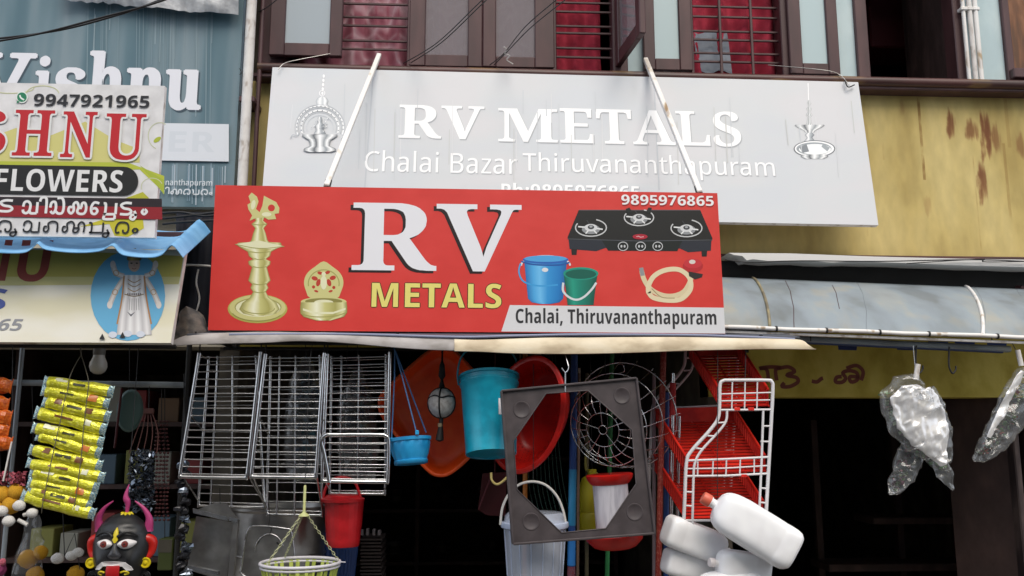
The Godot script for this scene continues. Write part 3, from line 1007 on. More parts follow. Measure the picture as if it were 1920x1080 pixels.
	# tie wires at the corners
	tube_px("tie_wire", [[522, 130, 0.16], [533, 119, 0.14], [560, 112, 0.1], [640, 97, 0.03]], 0.1, 0.0025, M.steel_sheet, s, 5)
	tube_px("tie_wire", [[1592, 160, 0.16], [1574, 140, 0.12], [1540, 131, 0.1], [1440, 122, -0.03]], 0.1, 0.0025, M.steel_sheet, s, 5)
	tube_px("tie_wire", [[1584, 150, 0.15], [1590, 163, 0.16], [1602, 159, 0.15]], 0.1, 0.0035, M.cord, s, 5)

func red_sign() -> void:
	var tl := P(404, 347, 0.8)
	var tr := P(1345, 362, 0.8)
	var bl := P(390, 619, 0.8)
	var br := P(1360, 626, 0.8)
	var s := thing("shop_signboard", "red printed shop signboard with big white letters above the shop entrance", "signboard", (bl + br) * 0.5)
	board(tl, tr, bl, br, 0.04, M.red_flex, M.white_metal, s)
	var pl := SignPlane.new(self, tl, tr, bl)
	var a := Art.new(pl)
	a.text(serif, "RV", 660, 382, 977, 508, "1d1214", -4.5, 4.5)
	a.text(serif, "RV", 661, 382, 978, 508, "e6e6ec")
	a.done("large_lettering", s)
	a = Art.new(pl)
	for d in [[-1.6, 0.0], [1.6, 0.0], [0.0, 1.6], [0.0, -1.6]]:
		a.text(sans, "METALS", 697, 531, 940, 577, "4a2a14", d[0], d[1])
	a.text(sans, "METALS", 697, 531, 940, 577, "e4d878")
	a.done("yellow_lettering", s)
	a = Art.new(pl)
	a.text(sans, "9895976865", 1165, 366, 1338, 385, "8d1a18", 0.5, 2.5)
	a.text(sans, "9895976865", 1165, 366, 1338, 385, "eceaec")
	a.done("phone_number", s)
	a = Art.new(pl)
	a.poly([[956, 572], [1357.2, 577], [1359.8, 625.5], [940, 621.5]], "d7d7da")
	a.done("address_band", s)
	a = Art.new(pl, 0.0012)
	a.text(sans, "Chalai, Thiruvananthapuram", 967, 579, 1343, 616, "2b2c30")
	a.done("address_lettering", s)
	printed_brass(pl, s)
	printed_stove(pl, s)
	printed_buckets(pl, s)
	# slanting struts that tie the top of the sign back to the wall
	for e in [[[612, 349], [711, 103]], [[1312, 361], [1210, 111]]]:
		var lab := "white painted square strut holding the %s of the red signboard" % ("lamp printed end" if e[0][0] < 900 else "stove printed end, with rust patches")
		var p0 := P(e[0][0], e[0][1], 0.775)
		var p1 := P(e[1][0], e[1][1], 0.1)
		var t := thing("sign_strut", lab, "strut", p0)
		var st := new_st()
		bar(st, p0, p1, 0.024, 0.024, 0.003)
		put("square_tube", st, M.chipped_white, t)
		st = new_st()
		bar(st, p0 + Vector3(0, -0.03, 0.012), p0 + (p1 - p0).normalized() * 0.045 + Vector3(0, 0, 0.002), 0.03, 0.012, 0.002)
		put("bracket", st, M.black_rubber, t)

func printed_brass(pl: SignPlane, s: Node3D) -> void:
	var a := Art.new(pl)
	var b1 := "cdc887"
	var b2 := "e3e2bd"
	var b3 := "a09d58"
	a.ell(483, 579, 56, 27, "b3ad58")
	a.ell(483, 577, 53, 24, b1)
	a.ell(484, 576, 44, 18, b3)
	a.ell(484, 577, 42, 17, b2)
	var prof := [[408, 9], [414, 7], [420, 15], [428, 8], [438, 12], [450, 15], [454, 18], [455, 40], [460, 42], [466, 33], [472, 22], [480, 20], [486, 12], [490, 21], [496, 20], [501, 14], [516, 18], [526, 21], [533, 14], [540, 17], [547, 12], [558, 18], [568, 32], [580, 38], [588, 30], [592, 12]]
	var brass := [[-1.0, "8f8a45"], [-0.65, "d3cf92"], [-0.3, "efeed2"], [0.05, "c9c57f"], [0.5, "aaa55c"], [0.82, "dbd8a0"], [1.0, "8d8843"]]
	a.tone(486.5, prof, brass)
	for q in [[420, 14], [472, 19], [485, 10], [500, 13], [532, 13], [547, 11]]:
		a.line([[487 - q[1], q[0]], [487, q[0] + 2], [487 + q[1], q[0]]], 1.8, b3, 3)
	a.poly([[441, 458], [486, 451], [533, 462], [512, 467], [462, 466]], b2)
	a.line([[441, 458], [486, 466], [533, 462]], 1.6, b3, 4)
	a.arc(485, 578, 30, 10, 180, 360, 1.6, b3)
	a.arc(483, 580, 50, 22, 200, 330, 1.5, "8d8a48")
	a.poly([[466, 368], [472, 361], [482, 369], [485, 378], [480, 392], [487, 398], [492, 386], [495, 367], [506, 373], [518, 379], [524, 390], [523, 400], [515, 401], [518, 411], [503, 412], [497, 408], [480, 409], [468, 414], [473, 404], [466, 393], [464, 384], [470, 380]], b1)
	a.ell(509, 390, 6.5, 6.5, "c92f2c")
	a.ell(475, 384, 4, 9, b2, 0.2)
	a.ell(500, 402, 9, 4, b2)
	a.done("printed_oil_lamp", s, 0.5)
	a = Art.new(pl)
	var arch := []
	for i in 25:
		var t := PI * (1.1 - 1.2 * i / 24.0)
		var k := 1.0 + 0.25 * exp(-pow((i - 12) / 2.2, 2.0))
		arch.append([607 + cos(t) * 37, 530 - sin(t) * 32 * k])
	arch.append_array([[636, 556], [630, 561], [584, 560], [577, 555]])
	a.poly(arch, b1)
	a.arc(607, 532, 29, 26, -10, 190, 2.0, b3)
	for q in [[590, 522, 6, 4], [600, 512, 5, 3], [614, 511, 5, 3], [624, 521, 6, 4], [597, 530, 4, 7], [617, 530, 4, 7], [588, 538, 3, 3], [626, 539, 3, 3], [593, 546, 4, 2], [620, 546, 4, 2]]:
		a.ell(q[0], q[1], q[2], q[3], "b93a2a", 0.3 if q[0] < 607 else -0.3)
	a.ell(607, 530, 6, 13, b2)
	a.ell(607, 514, 4, 4, b2)
	a.ell(607, 566, 43, 9, b1)
	a.ell(607, 565, 35, 6, "8a8444")
	a.ell(607, 567, 18, 5, b2)
	a.tone(607, [[567, 43], [576, 44], [586, 44], [594, 38], [601, 14]], brass)
	a.poly([[568, 578], [590, 585], [625, 585], [648, 577], [648, 581], [624, 589], [590, 589], [568, 582]], b2)
	a.line([[564, 588], [588, 594], [626, 593], [650, 586]], 2.0, b3, 4)
	a.done("printed_shrine_lamp", s, 0.5)

func printed_stove(pl: SignPlane, s: Node3D) -> void:
	var a := Art.new(pl)
	a.poly([[1066, 449], [1334, 449], [1333, 470], [1290, 473], [1275, 466], [1135, 465], [1118, 471], [1068, 467]], "232a33")
	a.poly([[1128, 450], [1280, 450], [1270, 471], [1140, 470]], "15171a")
	a.poly([[1085, 394], [1313, 394], [1336, 447], [1334, 452], [1066, 450], [1064, 445]], "17181b")
	a.line([[1085, 394], [1313, 394]], 1.2, "5b5d62")
	a.line([[1064, 448], [1200, 452], [1336, 450]], 1.4, "4c5058")
	for q in [[1076, 470], [1320, 473]]:
		a.poly([[q[0] - 5, q[1] - 3], [q[0] + 6, q[1] - 3], [q[0] + 5, q[1] + 8], [q[0] - 4, q[1] + 8]], "1a1a1c")
	for q in [[1108, 427, 1.0], [1198, 408, 0.95], [1287, 428, 1.0]]:
		var k: float = q[2]
		a.arc(q[0], q[1], 29 * k, 16 * k, 150, 430, 2.2, "c9cacc")
		a.ell(q[0], q[1] + 3, 17 * k, 9 * k, "8f9296")
		a.ell(q[0], q[1], 12 * k, 7 * k, "d4d5d7")
		a.ell(q[0], q[1] - 1, 6 * k, 4 * k, "3a3c40")
		a.ell(q[0], q[1] - 2, 3 * k, 2 * k, "a8aaad")
		for e in [[-24, -2], [22, 3], [-10, 11], [11, 11]]:
			a.line([[q[0] + e[0] * 0.5, q[1] + e[1] * 0.5], [q[0] + e[0], q[1] + e[1]]], 2.6, "e2e3e4")
		a.line([[q[0] - 8, q[1] - 14 * k], [q[0] - 3, q[1] - 7]], 1.8, "3a3c40")
	a.poly([[1173, 392], [1180, 389], [1186, 399], [1176, 399]], "1c1d20")
	a.poly([[1222, 390], [1216, 389], [1210, 399], [1220, 400]], "1c1d20")
	a.ell(1200, 444, 14, 5, "a91f32")
	a.line([[1193, 444], [1197, 443], [1201, 445], [1207, 444]], 1.5, "d9a8ad")
	for x in [1168, 1201, 1233]:
		a.arc(x, 462, 9, 8, 0, 360, 1.5, "c4c6c9")
		a.ell(x - 3, 462, 1.8, 2.6, "c4c6c9")
		a.ell(x + 3, 462, 1.8, 2.6, "c4c6c9")
	a.done("printed_gas_stove", s)

func printed_buckets(pl: SignPlane, s: Node3D) -> void:
	var a := Art.new(pl)
	a.arc(1023, 498, 46, 18, 0, 180, 3.5, "d8dbe4")
	a.tone(1023, [[490, 40], [528, 36.5], [532, 36], [560, 33], [567, 26], [570, 10]], [[-1.0, "1d6cb0"], [-0.6, "4ea8e2"], [-0.3, "6cbcee"], [0.1, "3393d4"], [0.7, "1f7ac0"], [1.0, "17609e"]])
	a.ell(1023, 487, 43, 8, "2a63b4")
	a.ell(1023, 485, 40, 6, "4fa3dc")
	a.line([[977, 490], [1000, 496], [1048, 497], [1068, 492]], 3.0, "1d54a0", 4)
	a.line([[976, 494], [973, 510], [982, 528], [1010, 536], [1046, 534]], 3.0, "3d9cd8", 5)
	a.ell(1022, 506, 6, 4, "dcdde2")
	a.tone(1088.5, [[513, 32], [545, 27.5], [572, 24.5]], [[-1.0, "0c5a4c"], [-0.5, "1d9880"], [-0.1, "148470"], [0.6, "0f6c5b"], [1.0, "0a4f43"]])
	a.ell(1089, 513, 33, 12, "1b917b")
	a.ell(1089, 514, 29, 9, "0b5c4e")
	a.line([[1056, 530], [1056, 546], [1068, 558], [1082, 562], [1096, 556], [1110, 542], [1118, 530]], 4.0, "d4d9dc", 5)
	a.done("printed_buckets", s)
	a = Art.new(pl)
	var cream := "d9c9a2"
	a.line([[1203, 508], [1208, 525], [1220, 542], [1240, 553], [1262, 555], [1282, 547], [1293, 530], [1297, 515]], 9.0, cream, 6)
	a.line([[1216, 550], [1216, 536], [1226, 518], [1246, 507], [1270, 505], [1287, 514], [1295, 528], [1293, 545], [1276, 561], [1250, 563], [1225, 558], [1216, 548]], 9.0, "e0d2ae", 6)
	a.line([[1222, 541], [1240, 557], [1265, 559]], 1.5, "9a8a62", 5)
	a.line([[1202, 502], [1205, 517]], 8.0, "8f9193")
	a.ell(1299, 499, 19, 12, "b3262c")
	a.ell(1299, 494, 17, 9, "c43038")
	a.ell(1298, 491, 6, 4, "d8cfc8")
	a.poly([[1291, 509], [1318, 514], [1316, 520], [1303, 524], [1292, 518]], "2a2226")
	a.done("printed_gas_hose", s)

func neighbour_signs() -> void:
	# faded teal board
	var tl := P(-330, -190, 0.12)
	var tr := P(456, -190, 0.12)
	var br := P(440, 389, 0.12)
	tr.x = P(443, 200, 0.12).x + 0.01
	br.x = tr.x
	tl.y = tr.y
	var bl := Vector3(tl.x, br.y, 0.12)
	var s := thing("name_board", "large faded teal name board with white script lettering and streaks", "signboard", bl)
	board(tl, tr, bl, br, 0.05, M.teal_flex, flat("pale_blue_edge", "9db4c2", 0.6), s)
	var pl := SignPlane.new(self, tl, tr, bl)
	var a := Art.new(pl)
	var w := "dddde4"
	for d in [["3a4a55", 3.0, 3.5], [w, 0.0, 0.0]]:
		var dx: float = d[1]
		var dy: float = d[2]
		for t in [["V", -62, 100, 64, 200], ["i", 68, 106, 96, 200], ["s", 104, 128, 158, 200], ["h", 168, 97, 232, 200], ["n", 238, 128, 306, 200], ["u", 312, 132, 376, 206]]:
			for w2 in [[-2.5, 0.0], [2.5, 0.0], [0.0, -1.5], [0.0, 1.5]]:
				a.text(serif, t[0], t[1], t[2], t[3], t[4], d[0], dx + w2[0], dy + w2[1])
	a.done("script_lettering", s)
	a = Art.new(pl)
	# run-down streaks of weathered print
	var g := RandomNumberGenerator.new()
	g.seed = 12
	for k in 40:
		var x := 168 + g.randf() * 235 + (g.randf() - 0.5) * 30
		var y := -20 + g.randf() * 60
		a.line([[x, y], [x - 1 - g.randf() * 3, y + 60 + g.randf() * 190]], 0.6 + g.randf() * 1.8, ["72878f", "7f9199", "6a818b", "788b94"][g.randi() % 4])
	for k in 22:
		var x := 312 + g.randf() * 116
		a.line([[x, 305 + g.randf() * 10], [x - 1, 340 + g.randf() * 45]], 0.8 + g.randf() * 2.0, ["8296a2", "95a5b0", "6d8594", "a3b0ba"][g.randi() % 4])
	a.done("weathered_streaks", s).set_meta("kind", "stuff")
	a = Art.new(pl, 0.01)
	a.poly([[240, 231], [430, 234], [430, 304], [240, 301]], "d3d6dc")
	a.text(sans, "ER", 318, 248, 404, 286, "ccd0d6")
	a.done("pasted_strip", s)
	a = Art.new(pl, 0.012)
	a.text(sans_thin, "Thiruvananthapuram", 262, 337, 399, 352, "d9dde2")
	a.glyphs(["ta", "va", "na", "i", "nta", "ra", "pa", "ra", "am"], 262, 355, 402, 364, 2.2, "d0d5db")
	a.text(sans, "MOB:9", 180, -6, 268, 9, "8a969c")
	a.done("small_lettering", s)
	# torn white vinyl curling off the top of the board
	var rows := []
	var g2 := FastNoiseLite.new()
	g2.seed = 4
	g2.frequency = 0.02
	for i in 9:
		var row := []
		for j in 34:
			var t := j / 33.0
			var px := lerpf(112, 447, t)
			var edge := lerpf(-2, 30, t) + g2.get_noise_1d(px * 2.0) * 6.0 + (sin(px * 0.6) * 2.0 if t > 0.8 else 0.0)
			row.append(P(px, lerpf(-70, edge, i / 8.0), 0.15 + 0.06 * sin(i / 8.0 * 2.6) + g2.get_noise_2d(px, i * 9.0) * 0.02))
		rows.append(row)
	var st := new_st()
	sheet(st, rows, Vector3(0, 0, -0.002))
	put("torn_vinyl", st, M.fallen_vinyl, s)
	tube_px("tie_wire", [[449, 128, 0.19], [453, 136, 0.19], [449, 140, 0.19]], 0.2, 0.002, M.cord, s, 5)
	flower_sign()
	awning_board()

func flower_sign() -> void:
	var z := 1.1
	var tl := P(-420, 150, z)
	var tr := P(309, 161, z)
	var br := P(306, 446, z)
	br.x = tr.x
	tl = Vector3(tl.x, tr.y, z)
	var bl := Vector3(tl.x, br.y, z)
	var s := thing("flower_signboard", "white signboard with red capitals, black band and yellow leaf swirls", "signboard", br)
	board(tl, tr, bl, br, 0.025, M.white_flex, M.white_metal, s)
	var pl := SignPlane.new(self, tl, tr, bl)
	var a := Art.new(pl)
	# swirls
	a.poly([[-40, 300], [235, 303], [308, 330], [308, 362], [262, 318], [-40, 318]], "b3bb3e")
	a.poly([[-30, 262], [30, 240], [90, 256], [160, 228], [215, 262], [262, 280], [262, 305], [-30, 302]], "cdc77e")
	a.poly([[262, 310], [308, 338], [308, 365], [280, 330]], "a4b23a")
	a.arc(300, 255, 22, 25, 60, 250, 1.5, "bfc3a0")
	a.arc(285, 350, 20, 16, 20, 200, 1.5, "c4c8a8")
	a.ell(295, 262, 8, 4, "a9b53c", -0.6)
	a.arc(80, 175, 30, 14, 0, 180, 1.5, "c3c690")
	a.arc(20, 165, 44, 10, 180, 360, 1.5, "c3c690")
	a.poly([[150, 425], [205, 408], [268, 410], [270, 428], [240, 444], [215, 442], [205, 420]], "c3bb34")
	a.poly([[235, 372], [268, 360], [280, 372]], "b3b233")
	a.done("leaf_swirls", s)
	a = Art.new(pl, 0.004)
	a.ell(42, 183, 11, 11, "dfe6e2")
	a.ell(42, 183, 9, 9, "1f7a55")
	a.poly([[33, 189], [38, 191], [32, 195]], "1f7a55")
	a.line([[38, 179], [40, 184], [46, 188]], 3.0, "e2e8e4", 3)
	a.done("call_symbol", s)
	a = Art.new(pl, 0.004)
	a.text(sans, "9947921965", 64, 178, 281, 201, "1f1f22")
	a.done("phone_number", s)
	a = Art.new(pl, 0.004)
	for t in [["S", -62, 207, 13, 292], ["H", 27, 207, 101, 293], ["N", 117, 210, 181, 296], ["U", 198, 214, 273, 301]]:
		for d in [[-4, 0], [4, 0], [0, -3.5], [0, 3.5], [3, 3], [-3, 3], [3, -3], [-3, -3]]:
			a.text(serif, t[0], t[1], t[2], t[3], t[4], "dcdcdc", d[0], d[1])
		a.text(serif, t[0], t[1], t[2], t[3], t[4], "b81a26")
	a.done("red_lettering", s)
	a = Art.new(pl, 0.004)
	var pill := [[-200, 306], [225, 313]]
	for i in 13:
		var t := PI * 0.5 - PI * i / 12.0
		pill.append([232 + cos(t) * 28, 340 - sin(t) * 27])
	pill.append_array([[225, 367], [-200, 361]])
	a.poly(pill, "17171a")
	a.text(sans, "FLOWERS", -8, 318, 231, 360, "dededf")
	a.done("black_band", s)
	a = Art.new(pl, 0.004)
	a.poly([[-200, 367], [304, 373], [305, 412], [-200, 403]], "8c1a24")
	a.poly([[-200, 367], [304, 373], [304.3, 389], [-200, 383]], "231a1e")
	a.glyphs(["e", "ta"], -30, 375, 30, 396, 5.0, "dfdfe0")
	a.glyphs(["va", "i", "l", "kka", "e", "ppa", "ta", "u", "am"], 42, 378, 282, 400, 5.0, "dfdfe0")
	a.done("red_band", s)
	a = Art.new(pl, 0.004)
	a.glyphs(["ta", "ra", "u", "va", "na", "nta", "pa", "u", "ra", "am"], -36, 414, 266, 434, 3.6, "26262a")
	a.done("place_lettering", s)

func awning_board() -> void:
	var tl := P(-420, 440, 0.97)
	var tr := P(348, 468, 0.97)
	var br := P(320, 643, 1.04)
	tl = Vector3(tl.x, tr.y, tr.z)
	var bl := Vector3(tl.x, br.y, br.z)
	var s := thing("awning_signboard", "weathered white and yellow signboard with blue oval picture under blue sheet roof", "signboard", br)
	board(tl, tr, bl, br, 0.03, M.yellow_flex, M.white_metal, s)
	var pl := SignPlane.new(self, tl, tr, bl)
	var a := Art.new(pl)
	a.poly([[-80, 462], [344, 480], [338, 520], [-80, 520]], "b9ae56")
	a.poly([[-80, 519], [338, 519], [335, 533], [-80, 536]], "c9c183")
	a.done("yellow_print", s)
	a = Art.new(pl, 0.0016)
	a.text(sans, "NU", -48, 450, 94, 528, "8f3a30")
	a.done("red_lettering", s)
	a = Art.new(pl, 0.0016)
	a.text(sans, "S", -34, 541, 12, 582, "3f4f92")
	a.text(sans, "65", -2, 598, 42, 620, "8a8b90", 0, 0, 0, 0.2)
	a.done("blue_lettering", s)
	a = Art.new(pl, 0.0016)
	a.ell(240, 555, 70, 84, "5fa6cd")
	var w := "d5d3d3"
	for q in [[-1.0, 0.0], [1.0, 0.0]]:
		var sg: float = q[0]
		for arm in [[[252 + sg * 20, 522], [252 + sg * 36, 548], [252 + sg * 46, 572]], [[252 + sg * 20, 518], [252 + sg * 34, 512], [252 + sg * 40, 496]]]:
			a.line(arm, 10, "bcb2ac", 5)
			a.line(arm, 5, "d8d2cd", 5)
			a.ell(arm[2][0], arm[2][1], 5, 7, "d9cfc8")
			a.arc(arm[1][0], arm[1][1], 5, 5, 0, 360, 1.2, "b08a4a")
	# long pleated robe with a gold edged shawl
	a.tone(252, [[516, 20], [530, 22], [548, 19], [570, 25], [600, 30], [628, 33]], [[-1.0, "a9a6a8"], [-0.75, "dedcdc"], [-0.5, "b9b6b8"], [-0.25, "e4e3e3"], [0.0, "c4c1c2"], [0.25, "e4e3e3"], [0.5, "b9b6b8"], [0.75, "dedcdc"], [1.0, "a9a6a8"]])
	a.line([[233, 518], [229, 560], [220, 608]], 3.0, "a87a48", 4)
	a.line([[271, 518], [275, 560], [284, 608]], 3.0, "a87a48", 4)
	for y in [524, 532, 541]: a.line([[240, y], [252, y + 6], [264, y]], 1.6, "8f6f42", 4)
	for k in 7: a.ell(240 + k * 4, 552, 1.5, 2.2, "6f6a6c")
	a.line([[234, 552], [252, 556], [270, 552]], 2.0, "7a6a52", 4)
	for k in 5: a.line([[244 + k * 4, 560], [243 + k * 4.5, 582]], 1.0, "8d898b")
	a.poly([[238, 584], [246, 590], [254, 585], [246, 594]], "5a5a62")
	a.ell(252, 496, 11, 14, "c0a593")
	for q in [[247, 494], [257, 494]]: a.ell(q[0], q[1], 2.2, 1.3, "3a302e")
	a.line([[248, 503], [252, 505], [256, 503]], 1.2, "8a4a44", 3)
	a.line([[252, 496], [252, 500]], 1.0, "9a7a68")
	a.tone(252, [[466, 3], [472, 8], [480, 12], [486, 14], [489, 12]], [[-1.0, "6f5a32"], [-0.3, "c9b26a"], [0.2, "9a8248"], [1.0, "5f4c2a"]])
	for q in [[212, 628], [240, 626], [264, 627]]: a.ell(q[0], q[1], 8, 6, "c8cdd8")
	a.done("oval_picture", s)
	a = Art.new(pl, 0.006)
	for q in [[192, 632], [230, 629]]: a.poly([[q[0] - 5, q[1] + 5], [q[0] + 1, q[1] - 6], [q[0] + 6, q[1] + 5]], "1c1a1c")
	a.done("puncture", s)

# ---------------------------------------------------------------- awnings
func awnings() -> void:
	# blue corrugated sheet over the neighbour's front
	var edge := [[-260, 473], [-150, 473], [-120, 462], [-100, 455], [-80, 466], [0, 473], [43, 473], [60, 465], [70, 456], [86, 467], [143, 473], [187, 470], [205, 461], [214, 462], [230, 477], [277, 482], [303, 477], [322, 459], [343, 482]]
	var rows := []
	for i in 6:
		var t := i / 5.0
		var row := []
		for q in edge: row.append(P(q[0] + 52 * t, q[1] - 48 * t, lerpf(1.14, 0.5, t)))
		rows.append(smooth(row, 4))
	var st := new_st()
	sheet(st, rows, Vector3(0, -0.003, -0.001))
	var t0 := thing("sheet_roof", "light blue corrugated sheet roof above the weathered yellow signboard", "awning", P(100, 470, 1.1))
	put("corrugated_sheet", st, M.blue_sheet, t0)
	st = new_st()
	var e0 := P(-260, 440, 0.62)
	var e1 := P(352, 442, 0.62)
	bar(st, e0, e1, 0.03, 0.03, 0.003)
	bar(st, P(330, 444, 0.62), Vector3(P(330, 444, 0.62).x, P(330, 444, 0.62).y + 0.02, 0.0), 0.03, 0.03, 0.003)
	put("support_rail", st, M.brown_paint, t0)
	# the long drip strips over the metal shop
	var g := thing("drip_strip", "grey folded metal drip strip below the lamp printed end of the red signboard", "strip", P(600, 645, 0.86))
	strip([[305, 651, 308, 652], [348, 629, 352, 646], [420, 624, 430, 643.5], [500, 622, 500, 642], [560, 623, 560, 639], [640, 624, 640, 642], [740, 629, 740, 651], [800, 632, 800, 655], [856, 634, 856, 657]], 0.88, M.grey_strip, g)
	var c := thing("drip_strip", "cream folded metal drip strip with wavy lower edge", "strip", P(1200, 645, 0.86))
	strip([[852, 636, 852, 658], [900, 637, 900, 659], [960, 635, 960, 662], [1030, 633, 1030, 663], [1090, 633, 1090, 663], [1180, 632, 1180, 661], [1290, 632, 1290, 657], [1380, 634, 1380, 655], [1450, 635, 1450, 654], [1500, 637, 1506, 654.5], [1515, 646, 1530, 655]], 0.89, M.cream_strip, c)
	# folded awning sheet of the metal shop, from the wall to the strips
	var aw := thing("shop_awning", "dark blue-grey metal awning sheet edge between red signboard and drip strips", "awning", P(950, 632, 0.8))
	st = new_st()
	sheet(st, [[Vector3(-1.2, 2.2, 0.0), Vector3(1.3, 2.2, 0.0)], [P(350, 629, 0.868), P(1500, 634, 0.868)]], Vector3(0, 0.006, 0))
	put("sheet", st, flat("awning_grey", "4a4d57", 0.6), aw)
	tube_px("front_edge", [[430, 627.5], [640, 626.5], [856, 632], [960, 630], [1090, 627.5], [1290, 628.5], [1400, 632], [1490, 636]], 0.87, 0.006, flat("edge_blue", "7f86a0", 0.5), aw, 4)
	st = new_st()
	for x in [-1.1, 0.0, 1.15]:
		bar(st, Vector3(x, 2.17, 0.0), Vector3(x, 1.99, 0.85), 0.025, 0.025, 0.003)
	put("rafter", st, M.black_rubber, aw)
	# rails under the awning from which goods hang
	var r := thing("hanging_rail", "dark steel rail under the awning with goods tied along it", "rail", Vector3(0, 2.02, 0.6))
	st = new_st()
	for zz in [0.28, 0.55, 0.8]:
		tube(st, [Vector3(-1.18, 2.015, zz), Vector3(1.4, 2.015, zz)], 0.009, 8)
	put("rail", st, M.black_rubber, r)
	for x in [-1.15, -0.3, 0.6, 1.28]:
		st = new_st()
		slab(st, Vector3(x - 0.006, 2.02, 0.1), Vector3(x + 0.006, 2.032, 0.84))
		tube(st, [Vector3(x, 2.02, 0.4), Vector3(x, 2.11, 0.4)], 0.005, 6)
		put("hanger", st, M.black_rubber, r)
	# curved fibre awning of the dark shop
	var fa := thing("curved_awning", "curved blue-grey fibre sheet awning with a white tube front edge", "awning", P(1640, 610, 0.95))
	rows = []
	for i in 11:
		var t := i / 10.0
		var row := []
		for j in 25:
			var u := j / 24.0
			var top := P(lerpf(1345, 2120, u), lerpf(519, 550, u), 0.2)
			var bot := P(lerpf(1345, 2120, u), lerpf(611, 637, u), 0.74)
			row.append(Vector3(lerpf(top.x, bot.x, t), lerpf(top.y, bot.y, pow(t, 1.25)), lerpf(0.2, 0.74, sin(t * PI * 0.5) * 0.35 + t * 0.65)))
		rows.append(row)
	st = new_st()
	sheet(st, rows, Vector3(0, -0.003, -0.002))
	put("fibre_sheet", st, M.fibre_sheet, fa)
	var tb0 := P(1330, 612, 0.755)
	var tb1 := P(2120, 639, 0.755)
	st = new_st()
	var tube_pts := []
	for i in 12: tube_pts.append(tb0.lerp(tb1, i / 11.0) + Vector3(0, sin(i * 2.1) * 0.002, 0))
	tube(st, tube_pts, 0.0095, 10)
	var ft := put("front_tube", st, M.chipped_white, fa)
	for px in [1453, 1546, 1645, 1737, 1866]:
		st = new_st()
		var f: float = (px - 1330.0) / (2120.0 - 1330.0)
		var c0 := tb0.lerp(tb1, f)
		tube(st, [c0 - Vector3(0.004, 0, 0), c0 + Vector3(0.004, 0, 0)], 0.013, 10)
		put("clip", st, M.black_rubber, ft)
	st = new_st()
	bar(st, P(1330, 621, 0.74), P(2120, 650, 0.74), 0.012, 0.012, 0.002)
	put("lower_rod", st, M.white_metal, fa)
	for e in [[0.6, M.chipped_white, 0.008], [0.085, rough_tex("rust_band", [[0.3, "6f6652"], [0.55, "8a7f66"], [0.8, "a0946c"]], 0.02, Vector3(2, 2, 2), 0.6, 0.0, 0.0, 53), 0.007]]:
		st = new_st()
		var pts := []
		for i in 11:
			var j: float = e[0] * 24.0 + i * 0.1
			var j0 := int(j)
			pts.append(rows[i][j0].lerp(rows[i][j0 + 1], j - j0) + Vector3(0, 0.002, 0.003))
		tube(st, pts, e[2], 8)
		put("rib", st, e[1], fa)
	for e in [[0.27, 2, 7], [0.335, 0, 10], [0.62, 0, 10], [0.72, 0, 3], [0.16, 1, 10]]:   # joints and cracks in the old sheet
		st = new_st()
		var crack := []
		for i in range(e[1], e[2] + 1):
			var j: float = e[0] * 24.0 + i * 0.06 + sin(i * 2.0) * 0.02
			var j0 := int(j)
			crack.append(rows[i][j0].lerp(rows[i][j0 + 1], j - j0))
		tube(st, crack, 0.0018, 5)
		put("sheet_joint", st, M.brown_paint if e[1] else M.galvanised, fa)
	st = new_st()
	for x in [1.15, 1.9, 2.9]:
		tube(st, [Vector3(x, 2.4, 0.0), Vector3(x, 2.36, 0.2)], 0.012, 8)
	put("wall_bracket", st, M.brown_paint, fa)
	# white board lying on edge above the curved awning
	var wb := thing("white_plank", "long thin white board with torn end above the curved awning", "board", P(1640, 490, 0.3))
	st = new_st()
	plate(st, PX([[1366, 474], [1480, 475], [1640, 481], [1800, 485], [2060, 489], [2060, 504], [1930, 501], [1790, 497], [1700, 493], [1600, 490], [1560, 492], [1500, 488], [1440, 489], [1412, 486], [1400, 488], [1392, 480], [1376, 478]], 0.3), Vector3(0, 0.004, -0.22))
	put("plank", st, M.plank_white, wb)
	tube_px("wire", [[1360, 487], [1410, 492], [1500, 489], [1650, 490], [1835, 487], [2000, 494]], 0.315, 0.003, M.cord, wb, 5)
	tube_px("wire", [[1700, 494], [1838, 486], [1850, 491], [1990, 489]], 0.32, 0.0025, M.cord, wb, 5)
	var bt := thing("gap_shade_sheet", "added black sheet standing in for the shade in the gap above the curved awning", "tarpaulin", P(1640, 520, 0.2))  # added sheet, its black stands in for the shade of this gap
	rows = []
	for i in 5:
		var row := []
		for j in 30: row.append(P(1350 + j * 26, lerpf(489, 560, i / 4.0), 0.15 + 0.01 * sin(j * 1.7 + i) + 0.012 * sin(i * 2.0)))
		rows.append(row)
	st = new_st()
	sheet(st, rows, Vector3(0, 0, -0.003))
	put("shade_sheet", st, flat("gap_shade_black", "0d0d0e", 0.7), bt)
	# dark clutter between the two fronts
	var tp := thing("grey_sack", "crumpled grey plastic sack wedged between signboards above the drip strip", "sack", P(355, 632, 0.8))
	st = new_st()
	var fn := FastNoiseLite.new()
	fn.seed = 5
	fn.frequency = 7.0
	rows = []
	for i in 12:
		var v := i / 11.0
		var yy := lerpf(640, 578, v)
		var cx := 356.0
		var rw := lerpf(30, 22, v) * sqrt(maxf(0.02, 1.0 - pow(v, 6.0)))
		var k := S(cx, yy, 0.78)
		var c0 := P(cx + 4 * sin(v * 3.0), yy, 0.78)
		var rg := []
		for j in 18:
			var an := TAU * j / 18.0
			var q := Vector3(cos(an) * rw * k, 0, sin(an) * 0.06)
			rg.append(c0 + q * (1.0 + 0.35 * fn.get_noise_3d(c0.x * 2.0 + q.x, c0.y * 2.0, q.z)))
		rows.append(rg)
	loft(st, rows)
	put("sack", st, M.tarp, tp)
